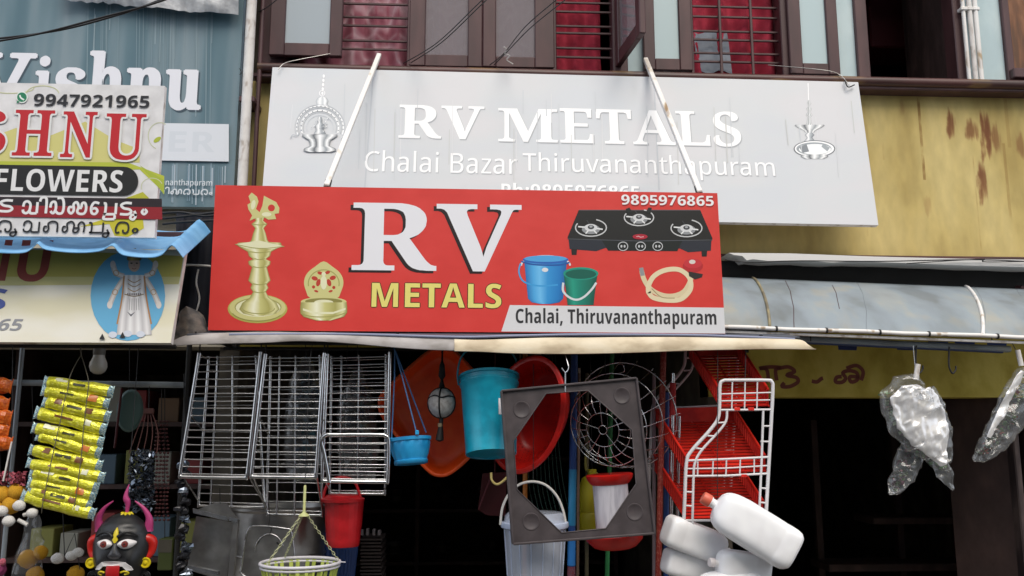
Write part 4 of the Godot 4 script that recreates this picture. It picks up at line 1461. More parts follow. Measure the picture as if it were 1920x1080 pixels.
	var tb := thing("dark_tarpaulin", "dark folded tarpaulin hanging between blue sheet roof and red signboard", "tarpaulin", P(370, 520, 0.45))
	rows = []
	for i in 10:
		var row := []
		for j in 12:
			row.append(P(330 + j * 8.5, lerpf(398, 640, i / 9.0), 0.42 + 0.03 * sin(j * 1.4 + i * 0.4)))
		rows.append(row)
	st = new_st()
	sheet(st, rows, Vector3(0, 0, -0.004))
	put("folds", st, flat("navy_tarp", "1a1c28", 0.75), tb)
	tube_px("cord", [[372, 505], [368, 530], [374, 560], [366, 590]], 0.5, 0.004, M.white_metal, tb, 5)
	tube_px("cord", [[340, 497], [365, 497], [395, 499]], 0.5, 0.005, M.white_metal, tb, 5)

func strip(list: Array, z: float, m: Material, parent: Node3D) -> void:
	var top := []
	var mid := []
	var bot := []
	for q in list:
		top.append(P(q[0], q[1], z - 0.015))
		mid.append(P(q[0] * 0.5 + q[2] * 0.5, q[1] * 0.45 + q[3] * 0.55, z + 0.004))
		bot.append(P(q[2], q[3], z))
	top = smooth(top, 5)
	mid = smooth(mid, 5)
	bot = smooth(bot, 5)
	var st := new_st()
	sheet(st, [top, mid, bot], Vector3(0, 0, -0.0025))
	put("folded_sheet", st, m, parent)
	st = new_st()
	var lip := []
	for p in bot: lip.append(p + Vector3(0, -0.001, -0.012))
	sheet(st, [bot, lip], Vector3(0, 0.002, 0))
	put("return_lip", st, m, parent)

# ---------------------------------------------------------------- the dark shop under the curved awning
func service_shop() -> void:
	# painted letters on the lintel
	var pl := SignPlane.new(self, P(1400, 660, 0.0), P(1900, 660, 0.0), P(1400, 740, 0.0))
	pl.u = Vector3.RIGHT
	pl.v = Vector3.UP
	pl.n = Vector3.BACK
	for e in [["sta", 1420, 1512], ["aa", 1520, 1556], ["r", 1562, 1630]]:
		var a := Art.new(pl, 0.0008)
		a.glyphs([e[0]], e[1], 688, e[2], 716, 7.0, "7d4436")
		a.done("painted_letter", building, 0.8)
	for x in [1570, 1680, 1740, 1790, 1850]:
		var a := Art.new(pl, 0.0008)
		a.poly([[x, 640], [x + 38, 641], [x + 36, 657], [x + 2, 656]], "2c3d6e")
		a.done("painted_letter", building, 0.8)
	# light batten under the awning
	var t := thing("light_batten", "blue-grey lamp batten slung under the curved awning", "lamp batten", P(1690, 645, 0.7))
	var st := new_st()
	bar(st, P(1488, 636, 0.66), P(1893, 655, 0.66), 0.028, 0.04, 0.006)
	put("batten", st, M.fibre_sheet, t)
	st = new_st()
	bar(st, P(1500, 642, 0.665), P(1880, 660, 0.665), 0.012, 0.02, 0.003)
	put("channel", st, flat("batten_blue", "2b3a5e", 0.5), t)
	for px in [1520, 1860]:
		st = new_st()
		var q := P(px, 640, 0.7)
		tube(st, [q, q + Vector3(0, 0.035, 0.0)], 0.003, 6)
		put("suspension_wire", st, M.cord, t)
	for e in [[1718, 662, 702], [1780, 664, 703]]:
		var h := new_st()
		tube(h, smooth(PX([[e[0], e[1] - 14], [e[0] - 1, e[1] + 10], [e[0], e[2] - 14], [e[0] + 6, e[2] - 3], [e[0] + 12, e[2] - 10], [e[0] + 12, e[2] - 17]], 0.7), 5), 0.004, 7)
		solo("wire_hook", h, M.cord, "empty wire hook on the batten close behind the crumpled white bag" if e[0] < 1750 else "empty wire hook on the batten with bare wall on both sides", "hook", "empty hooks under the batten")
	# shelf deep in the dark
	var sh := thing("wooden_shelf", "dim wooden shelf deep inside the dark shop", "shelf", P(1690, 1010, -1.2))
	st = new_st()
	slab(st, P(1600, 975, -1.3), P(1790, 962, -1.3) + Vector3(0, 0, 0.3), 0.006)
	slab(st, P(1520, 1060, -1.3), P(1790, 1044, -1.3) + Vector3(0, 0, 0.3), 0.006)
	put("board", st, M.dark_wood, sh)
	st = new_st()
	for px in [1530, 1680, 1785]:
		var q := P(px, 900, -1.25)
		slab(st, Vector3(q.x - 0.02, 0.16, -1.27), Vector3(q.x + 0.02, 1.7, -1.23))
	put("upright", st, M.dark_wood, sh)

# ---------------------------------------------------------------- steel goods
func lerp_px(a: Array, b: Array, t: float) -> Array:
	return [lerpf(a[0], b[0], t), lerpf(a[1], b[1], t)]

func dish_rack(label: String, f: Array, zf: float, b: Array, zb: float, n: int) -> void:   # f, b: top-left, top-right, bottom-left, bottom-right of the front and the rear frame
	var t := thing("dish_rack", label, "dish rack", P((f[2][0] + f[3][0]) * 0.5, f[2][1], zf), "stainless dish racks hanging from the awning rail")
	# each frame is one bent tube: up, across with rounded corners, down
	var frames := [[f, zf, 0.0085, "front_frame"], [b, zb, 0.0065, "rear_frame"]]
	for e in frames:
		var q: Array = e[0]
		var tl: Array = q[0]
		var tr: Array = q[1]
		var bl: Array = q[2]
		var br: Array = q[3]
		var pts := PX([tl, lerp_px(tl, bl, 0.5), lerp_px(tl, bl, 0.965), [bl[0] + 3, bl[1] - 2], lerp_px(bl, br, 0.08), lerp_px(bl, br, 0.92), [br[0] - 3, br[1] - 2], lerp_px(tr, br, 0.965), lerp_px(tr, br, 0.5), tr], e[1])
		var st := new_st()
		tube(st, smooth(pts, 5), e[2], 10)
		put(e[3], st, M.steel, t)
	for s in [0, 1]:
		for v in [0.02, 0.5, 0.97]:
			var p := lerp_px(f[s], f[s + 2], v)
			var q := lerp_px(b[s], b[s + 2], v)
			var st := new_st()
			tube(st, [P(p[0], p[1], zf), P(q[0], q[1], zb)], 0.0045, 7)
			put("side_bar", st, M.steel, t)
	for i in n:
		var v := (i + 0.6) / n
		for e in frames:
			var q: Array = e[0]
			var l := lerp_px(q[0], q[2], v)
			var r := lerp_px(q[1], q[3], v)
			var st := new_st()
			var z: float = e[1]
			tube(st, [P(l[0], l[1], z), P((l[0] + r[0]) * 0.5, (l[1] + r[1]) * 0.5 + sin(i * 2.3) * 0.7, z + 0.002), P(r[0], r[1], z)], 0.0028 if e[2] > 0.008 else 0.0022, 6)
			put("rod", st, M.steel, t)
	# inner uprights of the rear frame
	for u in [0.18, 0.5]:
		var a := lerp_px(b[0], b[1], u)
		var c := lerp_px(b[2], b[3], u)
		var st := new_st()
		tube(st, [P(a[0], a[1], zb + 0.006), P(c[0], c[1], zb + 0.006)], 0.0045, 7)
		put("upright", st, M.steel, t)
	for s in [0, 1]:
		var p := P(f[s][0], f[s][1] + 4, zf)
		var st := new_st()
		tube(st, [p, Vector3(p.x, 2.02, zf)], 0.003, 6)
		put("tie", st, M.cord, t)

func steel_goods() -> void:
	dish_rack("stainless dish rack hanging beside the packet strings, above the bent steel tray", [[374, 662], [489, 660], [337, 894], [463, 896]], 0.78, [[392, 668], [480, 666], [372, 948], [496, 951]], 0.55, 17)
	dish_rack("stainless dish rack hanging between two other racks, above the green slatted planter", [[498, 664], [608, 662], [471, 894], [592, 895]], 0.79, [[508, 668], [600, 666], [500, 964], [604, 966]], 0.55, 17)
	dish_rack("stainless dish rack with a round-cornered hoop, hanging beside the blue planter", [[614, 664], [731, 660], [604, 902], [727, 904]], 0.72, [[622, 668], [724, 664], [618, 925], [722, 926]], 0.5, 18)
	var hoop := new_st()
	tube(hoop, smooth(PX([[618, 905], [608, 850], [603, 828], [611, 816], [630, 815], [706, 815], [722, 817], [729, 830], [727, 905]], 0.78), 5), 0.0085, 10)
	put("hoop", hoop, M.steel, get_node("dish_rack_002"))
	# big steel drum behind
	var d := thing("steel_drum", "large dull stainless drum standing behind the hanging steel panels", "drum", P(528, 1075, 0.3))
	var st := new_st()
	var k := S(525, 1010, 0.3)
	var base := P(525, 1180, 0.3)
	var top := P(525, 948, 0.3)
	base.x = top.x
	var h := top.y - base.y
	lathe(st, base, Vector3.UP, [[0.0, 0.0], [84 * k, 0.0], [86 * k, 0.01], [86 * k, h * 0.5], [86 * k, h - 0.02], [89 * k, h - 0.012], [89 * k, h], [84 * k, h], [84 * k, h - 0.02], [0.0, h - 0.03]], 40)
	put("drum_body", st, M.steel_sheet, d)
	st = new_st()
	tube(st, ring(base + Vector3(0, h * 0.62, 0), Vector3.RIGHT, Vector3.BACK, 86.5 * k, 86.5 * k, 40), 0.006, 6, true)
	put("drum_bead", st, M.steel_sheet, d)
	st = new_st()
	slab(st, Vector3(base.x - 0.28, 0.13, 0.06), Vector3(base.x + 0.28, base.y - 0.001, 0.54), 0.01)
	put("crate_stand", st, M.dark_wood, d)
	# bent steel tray
	var t := thing("steel_tray", "bent open stainless tray hanging on edge below a dish rack", "tray", P(400, 1080, 0.72))
	st = new_st()
	plate(st, PX([[364, 958], [405, 942], [425, 944], [446, 974], [427, 973]], 0.7), Vector3(0.0, 0.0, -0.006))
	put("top_flange", st, M.steel_sheet, t)
	st = new_st()
	plate(st, PX([[361, 953], [426, 969], [427, 977], [362, 962]], 0.74), Vector3(0, 0, -0.004))
	plate(st, PX([[428, 969], [447, 973], [444, 980], [429, 976]], 0.74), Vector3(0, 0, -0.004))
	put("front_lip", st, M.steel, t)
	st = new_st()
	plate(st, PX([[437, 979], [447, 975], [436, 1100], [425, 1100]], 0.73), Vector3(0, 0, -0.02))
	put("side_flange", st, M.steel_sheet, t)
	st = new_st()
	plate(st, PX([[368, 968], [438, 980], [424, 1090], [350, 1068]], 0.6), Vector3(0, 0, -0.004))
	put("tray_floor", st, M.steel_sheet, t)
	st = new_st()
	plate(st, PX([[347, 1064], [352, 1060], [408, 1072], [409, 1079], [346, 1068]], 0.74), Vector3(0, 0, -0.03))
	put("bottom_lip", st, M.steel, t)
	tube_px("wire", [[412, 915, 0.72], [413, 944, 0.7]], 0.7, 0.002, M.cord, t)
	# cut steel panel
	t = thing("cut_steel_sheet", "square stainless panel with cropped corners and round cut, hung by wire", "panel", P(500, 1080, 0.72))
	st = new_st()
	var outer := [[464, 996], [484, 986], [535, 991], [547, 1000], [553, 1060], [545, 1085], [475, 1086], [452, 1075], [453, 1062]]
	plate(st, PX(outer, 0.6), Vector3(0, 0, -0.004))
	put("plate", st, M.steel_sheet, t)
	st = new_st()
	tube(st, smooth(PX(outer, 0.603), 3, true), 0.004, 6, true)
	put("rolled_edge", st, M.steel, t)
	st = new_st()
	var arcp := []
	for i in 15: arcp.append(P(505 - cos(PI * i / 14.0 * 0.9) * 27, 1034 - sin(PI * i / 14.0 * 0.9) * 33, 0.604))
	tube(st, arcp, 0.0028, 6)
	put("round_bead", st, M.steel, t)
	for q in [[483, 1017, 0.9], [522, 1020, -0.8]]:
		st = new_st()
		var c := P(q[0], q[1], 0.603)
		box(st, Transform3D(Basis(Vector3.BACK, q[2]), c), Vector3(0.02, 0.007, 0.003))
		put("slot", st, M.black_rubber, t)
	tube_px("wire", [[504, 945], [506, 970], [504, 986], [509, 991], [505, 1003]], 0.606, 0.0016, M.cord, t, 4)

# ---------------------------------------------------------------- plastic goods
func bucket(n: String, label: String, top: Vector3, bottom: Vector3, r0: float, r1: float, m: Material, ribs := 0.0, wall := 0.003) -> Node3D:   # r0 rim radius, r1 base radius
	var t := thing(n, label, "bucket", bottom)
	var ax := top - bottom
	var h := ax.length()
	var st := new_st()
	lathe(st, bottom, ax, [[0.0, 0.006], [r1 * 0.94, 0.006], [r1 * 0.95, 0.0], [r1, 0.0], [r1 * 1.005, h * 0.06], [lerpf(r1, r0, 0.86), h * 0.86], [r0 * 1.03, h * 0.88], [r0 * 1.035, h * 0.9], [r0 * 1.0, h * 0.915], [r0 * 1.01, h * 0.965], [r0 * 1.06, h * 0.97], [r0 * 1.06, h], [r0 * 0.985, h], [r0 * 0.97, h * 0.95], [r1 - wall, 0.012], [0.0, 0.012]], 48)
	put("body", st, m, t)
	return t

func plastic_goods() -> void:
	# teal bucket hung tilted under the strip
	var top := P(917, 706, 0.66)
	var bot := P(921, 852, 0.74)
	var k := S(918, 770, 0.7)
	var t := bucket("teal_bucket", "large teal plastic bucket with price sticker hanging under cream strip", top, bot, 55 * k, 47 * k, M.teal_plastic)
	tube_px("handle", [[860, 722, 0.66], [858, 700, 0.68], [864, 672, 0.7], [880, 656, 0.71], [915, 650, 0.7], [950, 656, 0.69], [966, 672, 0.67], [972, 700, 0.66]], 0.7, 0.0045, flat("teal_wire", "2a88a0", 0.4), t, 6)
	tube_px("hang_cord", [[915, 650], [915, 640]], 0.7, 0.002, M.cord, t)
	var st := new_st()
	var f := frame_of(top - bot)
	var c := (top + bot) * 0.5
	var rows := []
	for v in [0.62, 0.5, 0.42]:
		var row := []
		for i in 6:
			var an := deg_to_rad(74 - i * 4.5)
			var dir: Vector3 = Vector3(cos(an), 0, sin(an))
			dir = (dir - f[2] * dir.dot(f[2])).normalized()
			row.append(bot.lerp(top, v) + dir * (lerpf(47, 55, v) * k + 0.0008))
		rows.append(row)
	sheet(st, rows, Vector3(0, 0, -0.0005))
	put("price_sticker", st, flat("sticker", "d6d2d6", 0.5), t)
	# orange tub, mouth towards the wall, base to the street
	t = thing("orange_tub", "big orange square tub hung cornerwise behind the white charm ball", "tub", P(828, 890, 0.5))
	var out := [[800, 663], [828, 652], [856, 663], [900, 712], [930, 756], [928, 790], [905, 822], [878, 858], [848, 884], [828, 891], [806, 884], [770, 846], [736, 806], [716, 776], [712, 757], [718, 738], [752, 704]]
	var rim := smooth(PX(out, 0.42), 5, true)
	st = new_st()
	tube(st, rim, 0.009, 8, true)
	put("rim", st, M.orange_plastic, t)
	var cen := Vector3.ZERO
	for p in rim: cen += p
	cen /= rim.size()
	var rings := []
	for e in [[1.0, 0.0, 0.0], [0.985, -0.01, 0.0], [0.9, -0.09, 0.01], [0.86, -0.11, 0.012], [0.7, -0.115, 0.012], [0.01, -0.115, 0.012]]:
		var rg := []
		for p in rim:
			var q: Vector3 = cen + (p - cen) * e[0]
			q.z = 0.42 + e[1]
			rg.append(q)
		rings.append(rg)
	st = new_st()
	loft(st, rings, true, false, false, [1, 1, 1, 1, 1])
	put("basin", st, M.orange_plastic, t)
	tube_px("hang_cord", [[828, 655, 0.42], [827, 640, 0.42]], 0.42, 0.003, M.cord, t)
	# white charm ball in black straps
	t = thing("charm_ball", "white gourd ball strapped in black tassels, hanging before the orange tub", "charm", P(828, 835, 0.6))
	c = P(828, 755, 0.6)
	k = S(828, 755, 0.6)
	st = new_st()
	lathe(st, c - Vector3(0, 28 * k, 0), Vector3.UP, [[0.0, 0.0], [9 * k, 1.5 * k], [17 * k, 7 * k], [23 * k, 16 * k], [25.5 * k, 27 * k], [24 * k, 38 * k], [19 * k, 47 * k], [11 * k, 53 * k], [0.0, 55 * k]], 28)
	put("gourd", st, rough_tex("gourd_white", [[0.25, "a8a09a"], [0.5, "c6c1bd"], [0.8, "d2cecb"]], 0.02, Vector3(8, 8, 8), 0.7, 0.0, 0.0, 55), t)
	for a0 in [0.15, 0.15 + PI * 0.5]:
		st = new_st()
		var pts := []
		for i in 24:
			var a := TAU * i / 24.0
			pts.append(c + Vector3(cos(a0) * cos(a) * 25.8 * k, sin(a) * 28.3 * k - 0.5 * k, sin(a0) * cos(a) * 25.8 * k if a0 < 1.0 else cos(a) * 25.8 * k))
		tube(st, pts, 0.0042, 6, true)
		put("strap", st, M.black_rubber, t)
	st = new_st()
	tube(st, smooth([c + Vector3(-25 * k, 8 * k, 4 * k), c + Vector3(-12 * k, 13 * k, 22 * k), c + Vector3(0, 9 * k, 25.5 * k), c + Vector3(14 * k, 12 * k, 21 * k), c + Vector3(25 * k, 9 * k, 2 * k)], 5), 0.003, 6)
	put("strap", st, M.black_rubber, t)
	st = new_st()
	lathe(st, c + Vector3(0, 26 * k, 0), Vector3.UP, [[3 * k, 0.0], [6 * k, 4 * k], [3 * k, 14 * k], [2.5 * k, 17 * k], [7 * k, 24 * k], [5 * k, 44 * k], [2 * k, 52 * k], [1.2 * k, 118 * k]], 10)
	put("top_knot", st, M.black_rubber, t)
	st = new_st()
	lathe(st, c - Vector3(3 * k, 72 * k, 0), Vector3(3 * k, 44 * k, 0), [[2 * k, 0.0], [8 * k, 3 * k], [6 * k, 18 * k], [4 * k, 30 * k], [4 * k, 44 * k]], 10)
	put("tassel", st, M.black_rubber, t)
	st = new_st()
	lathe(st, c - Vector3(2 * k, 45 * k, 0), Vector3.UP, [[4.6 * k, 0.0], [5 * k, 3 * k], [4.6 * k, 7 * k]], 10)
	put("bead", st, flat("bead_tan", "8d7d62", 0.6), t)
	# blue swirl planter
	t = thing("hanging_planter", "blue swirl-fluted plastic planter hung on three blue straps", "planter", P(768, 870, 0.72))
	k = S(768, 830, 0.72)
	var pt := P(768, 821, 0.72)
	var pb := P(771, 871, 0.73)
	var ax := (pt - pb)
	var fr := frame_of(ax)
	rings = []
	var hh := ax.length()
	var prof := [[0.01, 0.02], [26, 0.0], [31, 0.02], [31.5, 0.16], [29.5, 0.18], [33, 0.36], [36, 0.6], [37.5, 0.8], [37.5, 0.86], [40, 0.88], [40.5, 1.0], [37, 1.0], [34, 0.7], [26, 0.1], [0.01, 0.1]]
	var N := 64
	for e in prof:
		var rg := []
		var v: float = e[1]
		for j in N:
			var an := TAU * j / N
			var r: float = e[0] * k
			if v > 0.17 and v < 0.84 and e[0] > 27: r *= 1.0 + 0.025 * sin(an * 14.0 + v * 7.0)
			rg.append(pb + fr[2] * v * hh + fr[0] * cos(an) * r + fr[1] * sin(an) * r)
		rings.append(rg)
	st = new_st()
	loft(st, rings, true, false, false, [1, 2, 2, 3, 4, 4, 4, 4, 5, 6, 7, 8, 8, 9])
	put("pot", st, M.blue_plastic, t)
	for e in [[734, 830, 0.73], [782, 815, 0.8], [799, 811, 0.68]]:
		st = new_st()
		tube(st, [P(e[0], e[1], e[2]), P(lerpf(e[0], 742, 0.72), lerpf(e[1], 660, 0.72), lerpf(e[2], 0.75, 0.7)), P(741 + (e[0] - 770) * 0.02, 658, 0.75)], 0.0032, 6)
		put("strap", st, flat("strap_blue", "35618f", 0.5), t)
	tube_px("hook", [[741, 660], [739, 650], [745, 644], [750, 650]], 0.75, 0.003, flat("strap_blue", "35618f", 0.5), t, 4)
	for e in [[782, 812], [735, 826]]:
		st = new_st()
		var q := P(e[0], e[1], 0.81 if e[0] > 760 else 0.735)
		slab(st, q - Vector3(0.008, 0.008, 0.006), q + Vector3(0.008, 0.012, 0.006), 0.003)
		put("lug", st, M.blue_plastic, t)
	# red lidded basket bucket
	top = P(642, 938, 0.55)
	bot = P(643, 1024, 0.55)
	k = S(642, 980, 0.55)
	t = thing("red_lidded_bucket", "small dark red ribbed bucket with lid and hoop handle", "bucket", bot)
	st = new_st()
	var hb := top.y - bot.y
	rings = []
	for e in [[0.01, 0.0], [29, 0.0], [30, 0.02], [31, 0.12], [33.5, 0.5], [36, 0.94], [36.5, 1.0]]:
		var rg := []
		for j in 72:
			var an := TAU * j / 72
			var r: float = e[0] * k * (1.0 + (0.012 if j % 3 else -0.012) * (1.0 if e[1] > 0.15 else 0.0))
			rg.append(bot + Vector3(cos(an) * r, e[1] * hb, sin(an) * r))
		rings.append(rg)
	loft(st, rings, true, false, false, [1, 2, 2, 2, 2, 2])
	var red := rough_tex("deep_red", [[0.25, "9a1018"], [0.55, "b0141d"], [0.8, "ba1c24"]], 0.012, Vector3(3, 3, 3), 0.4, 0.0, 0.0, 57)
	put("body", st, red, t)
	st = new_st()
	lathe(st, top - Vector3(0, 2 * k, 0), Vector3.UP, [[36 * k, 0.0], [41 * k, 0.0], [41.5 * k, 5 * k], [38 * k, 7 * k], [34 * k, 7.5 * k], [30 * k, 12 * k], [0.0, 13 * k]], 40)
	put("lid", st, red, t)
	tube_px("handle", [[606, 941], [609, 920], [621, 901], [643, 895], [663, 902], [673, 922], [677, 941]], 0.56, 0.0065, red, t, 6)
	st = new_st()
	tube(st, [P(643, 895, 0.56), Vector3(P(643, 895, 0.56).x, 2.015, 0.55)], 0.0015, 5)
	put("hang_cord", st, M.cord, t)
	ring_planter()
	# colander
	t = thing("red_colander", "large red perforated colander tub hung on its side behind the brown stand", "colander", P(1000, 885, 0.6))
	var rc := P(985, 778, 0.72)
	var bc := P(1020, 772, 0.55)
	ax = (rc - bc)
	var q0 := ax.normalized()
	var uu := (P(1030, 690, 0.6) - P(950, 870, 0.6))
	uu = (uu - q0 * uu.dot(q0)).normalized()
	var vv := q0.cross(uu)
	k = S(1000, 780, 0.65)
	var depth := ax.length()
	rings = []
	for e in [[104, 66, 1.0], [110, 72, 1.0], [113, 76, 0.97], [110, 74, 0.9], [103, 68, 0.86], [96, 62, 0.5], [84, 54, 0.12], [70, 44, 0.0], [0.1, 0.1, 0.0]]:
		rings.append(ring(bc + q0 * depth * e[2], uu, vv, e[0] * k, e[1] * k, 48))
	st = new_st()
	loft(st, rings, true, false, false, [1, 1, 1, 1, 2, 2, 2, 3])
	put("bowl", st, M.red_plastic, t)
	st = new_st()
	rings = []
	for e in [[104, 66, 1.0], [99, 62, 0.86], [92, 58, 0.5], [80, 50, 0.14], [68, 42, 0.03], [0.1, 0.1, 0.03]]:
		rings.append(ring(bc + q0 * depth * e[2], uu, vv, e[0] * k, e[1] * k, 48))
	loft(st, rings, true, false, false, [1, 1, 1, 1, 1])
	put("inner_wall", st, M.red_plastic, t)
	st = new_st()
	for rr in 6:
		var e: float = 0.18 + rr * 0.13
		for i in 44:
			var an := TAU * (i + rr * 0.5) / 44.0
			var a := lerpf(0.745, 0.925, e)
			var c0 := bc + q0 * depth * (e + 0.006) + uu * cos(an) * 104 * a * k + vv * sin(an) * 65 * a * k
			var inw := (bc + q0 * depth * e - c0).normalized()
			lathe(st, c0 + inw * 0.0022, inw, [[0.0026, 0.0], [0.0026, 0.0006], [0.0, 0.0007]], 6)
	var hol := put("perforations", st, M.black_rubber, t)
	hol.set_meta("kind", "stuff")
	for e in [[974, 654, 976, 678], [1004, 654, 1004, 675]]:
		st = new_st()
		tube(st, [P(e[0], e[1], 0.7), P(e[2], e[3], 0.7)], 0.003, 6)
		put("hang_cord", st, flat("rope_tan", "8a7a5c", 0.9), t)
	st = new_st()
	tube(st, smooth(PX([[921, 886], [922, 900], [931, 908], [942, 903], [952, 893]], 0.78), 5), 0.005, 8)
	solo("yellow_hook", st, flat("hook_yellow", "c2ad6a", 0.5), "pale yellow plastic hook hanging under the red colander", "hook")
	# maroon dustpan in the gloom
	t = thing("maroon_dustpan", "dark maroon dustpan hanging in the gloom beside the clear bucket", "dustpan", P(922, 965, 0.35))
	st = new_st()
	plate(st, PX([[905, 888], [950, 885], [948, 968], [912, 966], [896, 955]], 0.35), Vector3(0, 0, -0.03))
	put("pan", st, M.maroon, t)
	st = new_st()
	bar(st, P(920, 895, 0.37), P(897, 955, 0.37), 0.006, 0.03)
	put("raised_edge", st, flat("maroon_edge", "6b3038", 0.5), t)
	st = new_st()
	tube(st, [P(928, 886, 0.34), P(928, 640, 0.34)], 0.004, 6)
	put("handle", st, M.maroon, t)
	# clear bucket
	top = P(999, 982, 0.7)
	bot = P(1003, 1120, 0.7)
	k = S(1000, 1000, 0.7)
	t = thing("clear_bucket", "translucent blue-white bucket with pale hoop handle behind the brown stand", "bucket", bot)
	var ch := top.y - bot.y
	st = new_st()
	lathe(st, bot, Vector3.UP, [[0.0, 0.0], [48 * k, 0.0], [49 * k, 0.01], [58 * k, ch * 0.96], [58 * k, ch]], 40)
	put("body", st, M.frosted_plastic, t)
	st = new_st()
	lathe(st, bot + Vector3(0, ch - 6 * k, 0), Vector3.UP, [[57.5 * k, 0.0], [63 * k, 0.0], [64 * k, 3 * k], [63.5 * k, 9 * k], [61 * k, 10 * k], [57 * k, 10 * k]], 40)
	var rm := flat("pale_rim", "b7c2da", 0.35)
	put("rim", st, rm, t)
	st = new_st()
	lathe(st, bot + Vector3(0, ch + 3 * k, 0), Vector3.UP, [[58 * k, 0.0], [56 * k, 12 * k], [50 * k, 18 * k], [0.0, 19 * k]], 40)
	put("lid", st, M.frosted_plastic, t)
	for i in 16:
		var an := TAU * (i + 0.5) / 16.0
		st = new_st()
		var dir := Vector3(cos(an), 0, sin(an))
		tube(st, [bot + dir * 49.5 * k + Vector3(0, 0.01, 0), bot + dir * 58 * k + Vector3(0, ch * 0.93, 0)], 0.002, 5)
		put("rib", st, rm, t)
	tube_px("handle", [[938, 984], [942, 952], [955, 925], [975, 908], [1000, 903], [1024, 910], [1044, 930], [1056, 958], [1062, 990]], 0.72, 0.0055, flat("pale_handle", "c9c6c2", 0.45), t, 6)
	tube_px("hang_cord", [[1000, 903], [1000, 645]], 0.72, 0.0015, M.cord, t)
	# feeder: white cylinder, red cap and dish
	t = thing("poultry_feeder", "white cylinder with red flared cap and red dish behind the brown stand", "feeder", P(1152, 1030, 0.7))
	k = S(1145, 950, 0.7)
	var ft := P(1143, 898, 0.7)
	var fb := P(1152, 1008, 0.7)
	ax = ft - fb
	hh = ax.length()
	st = new_st()
	lathe(st, fb, ax, [[33 * k, 0.0], [33 * k, hh]], 32)
	put("cylinder", st, rough_tex("feeder_white", [[0.25, "b9b6bf"], [0.55, "cfccd4"], [0.8, "d8d5dc"]], 0.02, Vector3(8, 1, 8), 0.4, 0.0, 0.0, 59), t)
	st = new_st()
	lathe(st, fb + ax * 0.93, ax, [[33.5 * k, -0.006], [37 * k, 0.0], [43 * k, 8 * k], [44.5 * k, 15 * k], [42 * k, 17 * k], [0.0, 15 * k]], 36)
	put("cap", st, M.red_plastic, t)
	st = new_st()
	lathe(st, fb - ax.normalized() * 20 * k, ax, [[0.0, 0.0], [30 * k, 0.0], [40 * k, 4 * k], [52 * k, 16 * k], [55 * k, 25 * k], [53 * k, 26 * k], [48 * k, 18 * k], [34 * k, 16 * k], [33 * k, 22 * k]], 36)
	put("dish", st, M.red_plastic, t)
	st = new_st()
	tube(st, [ft, Vector3(ft.x, 2.015, 0.62)], 0.0015, 5)
	put("hang_cord", st, M.cord, t)

func ring_planter() -> void:
	var t := thing("slatted_planter", "white ring planter with green-yellow slats hanging on plastic chains", "planter", P(562, 1110, 0.86))
	var c := P(563, 1055, 0.86)
	var k := S(563, 1055, 0.86)
	var st := new_st()
	var R := 73.0 * k
	tube(st, ring(c, Vector3.RIGHT, Vector3.BACK, R, R, 48), 0.0065, 8, true)
	tube(st, ring(c + Vector3(0, -0.014, 0), Vector3.RIGHT, Vector3.BACK, R * 0.985, R * 0.985, 48), 0.005, 8, true)
	var tilt := flat("ring_white", "c9c6cc", 0.4)
	put("ring", st, tilt, t)
	st = new_st()
	lathe(st, c + Vector3(0, -0.2, 0), Vector3.UP, [[0.0, 0.0], [R * 0.7, 0.0], [R * 0.7, 0.012], [0.0, 0.012]], 32)
	put("floor_disc", st, tilt, t)
	var green := rough_tex("slat_green", [[0.25, "8d9a3c"], [0.55, "a4b04a"], [0.8, "b2bd5c"]], 0.02, Vector3(6, 2, 6), 0.5, 0.0, 0.0, 60)
	for i in 28:
		var an := TAU * i / 28.0 + sin(i * 3.1) * 0.03
		var d := Vector3(cos(an), 0, sin(an))
		st = new_st()
		var up := (d * R * 0.28 + Vector3(0, 0.2, 0)).normalized()
		var side := up.cross(d).normalized()
		box(st, Transform3D(Basis(side, up, side.cross(up)), c + d * R * 0.84 + Vector3(0, -0.105, 0)), Vector3(0.017, 0.2, 0.004), 0.0015)
		put("slat", st, green, t)
	var hub := P(570, 964, 0.86)
	st = new_st()
	lathe(st, hub - Vector3(0, 0.008, 0), Vector3.UP, [[0.0, 0.0], [0.022, 0.0], [0.02, 0.006], [0.008, 0.014], [0.006, 0.02], [0.0055, 0.12], [0.004, 0.124]], 14)
	put("hanger_hub", st, flat("hub_green", "b5b77c", 0.5), t)
	st = new_st()
	tube(st, [P(572, 914, 0.86), Vector3(P(572, 914, 0.86).x, 1.9, 0.86), Vector3(P(572, 914, 0.86).x, 2.02, 0.8)], 0.0014, 5)
	put("hang_cord", st, M.cord, t)
	var ch := flat("chain_green", "b4b68e", 0.5)
	for e in [[-0.72, 0.62], [0.93, -0.2], [-0.55, -0.8]]:
		var end := c + Vector3(e[0] * R, 0.006, e[1] * R * 0.98)
		var a := hub + Vector3(e[0] * 0.014, -0.004, e[1] * 0.014)
		var n := int((end - a).length() / 0.013)
		st = new_st()
		var w := (end - a).normalized()
		var f := frame_of(w)
		for i in n:
			var m := a.lerp(end, (i + 0.5) / n)
			var u: Vector3 = f[0] if i % 2 else f[1]
			tube(st, ring(m, w, u, 0.0085, 0.0045, 8), 0.0014, 5, true)
		put("chain", st, ch, t)
	st = new_st()
	tube(st, [c + Vector3(R * 0.98, 0.002, 0.0), c + Vector3(R * 1.16, 0.002, 0.01)], 0.0022, 6)
	put("peg", st, tilt, t)

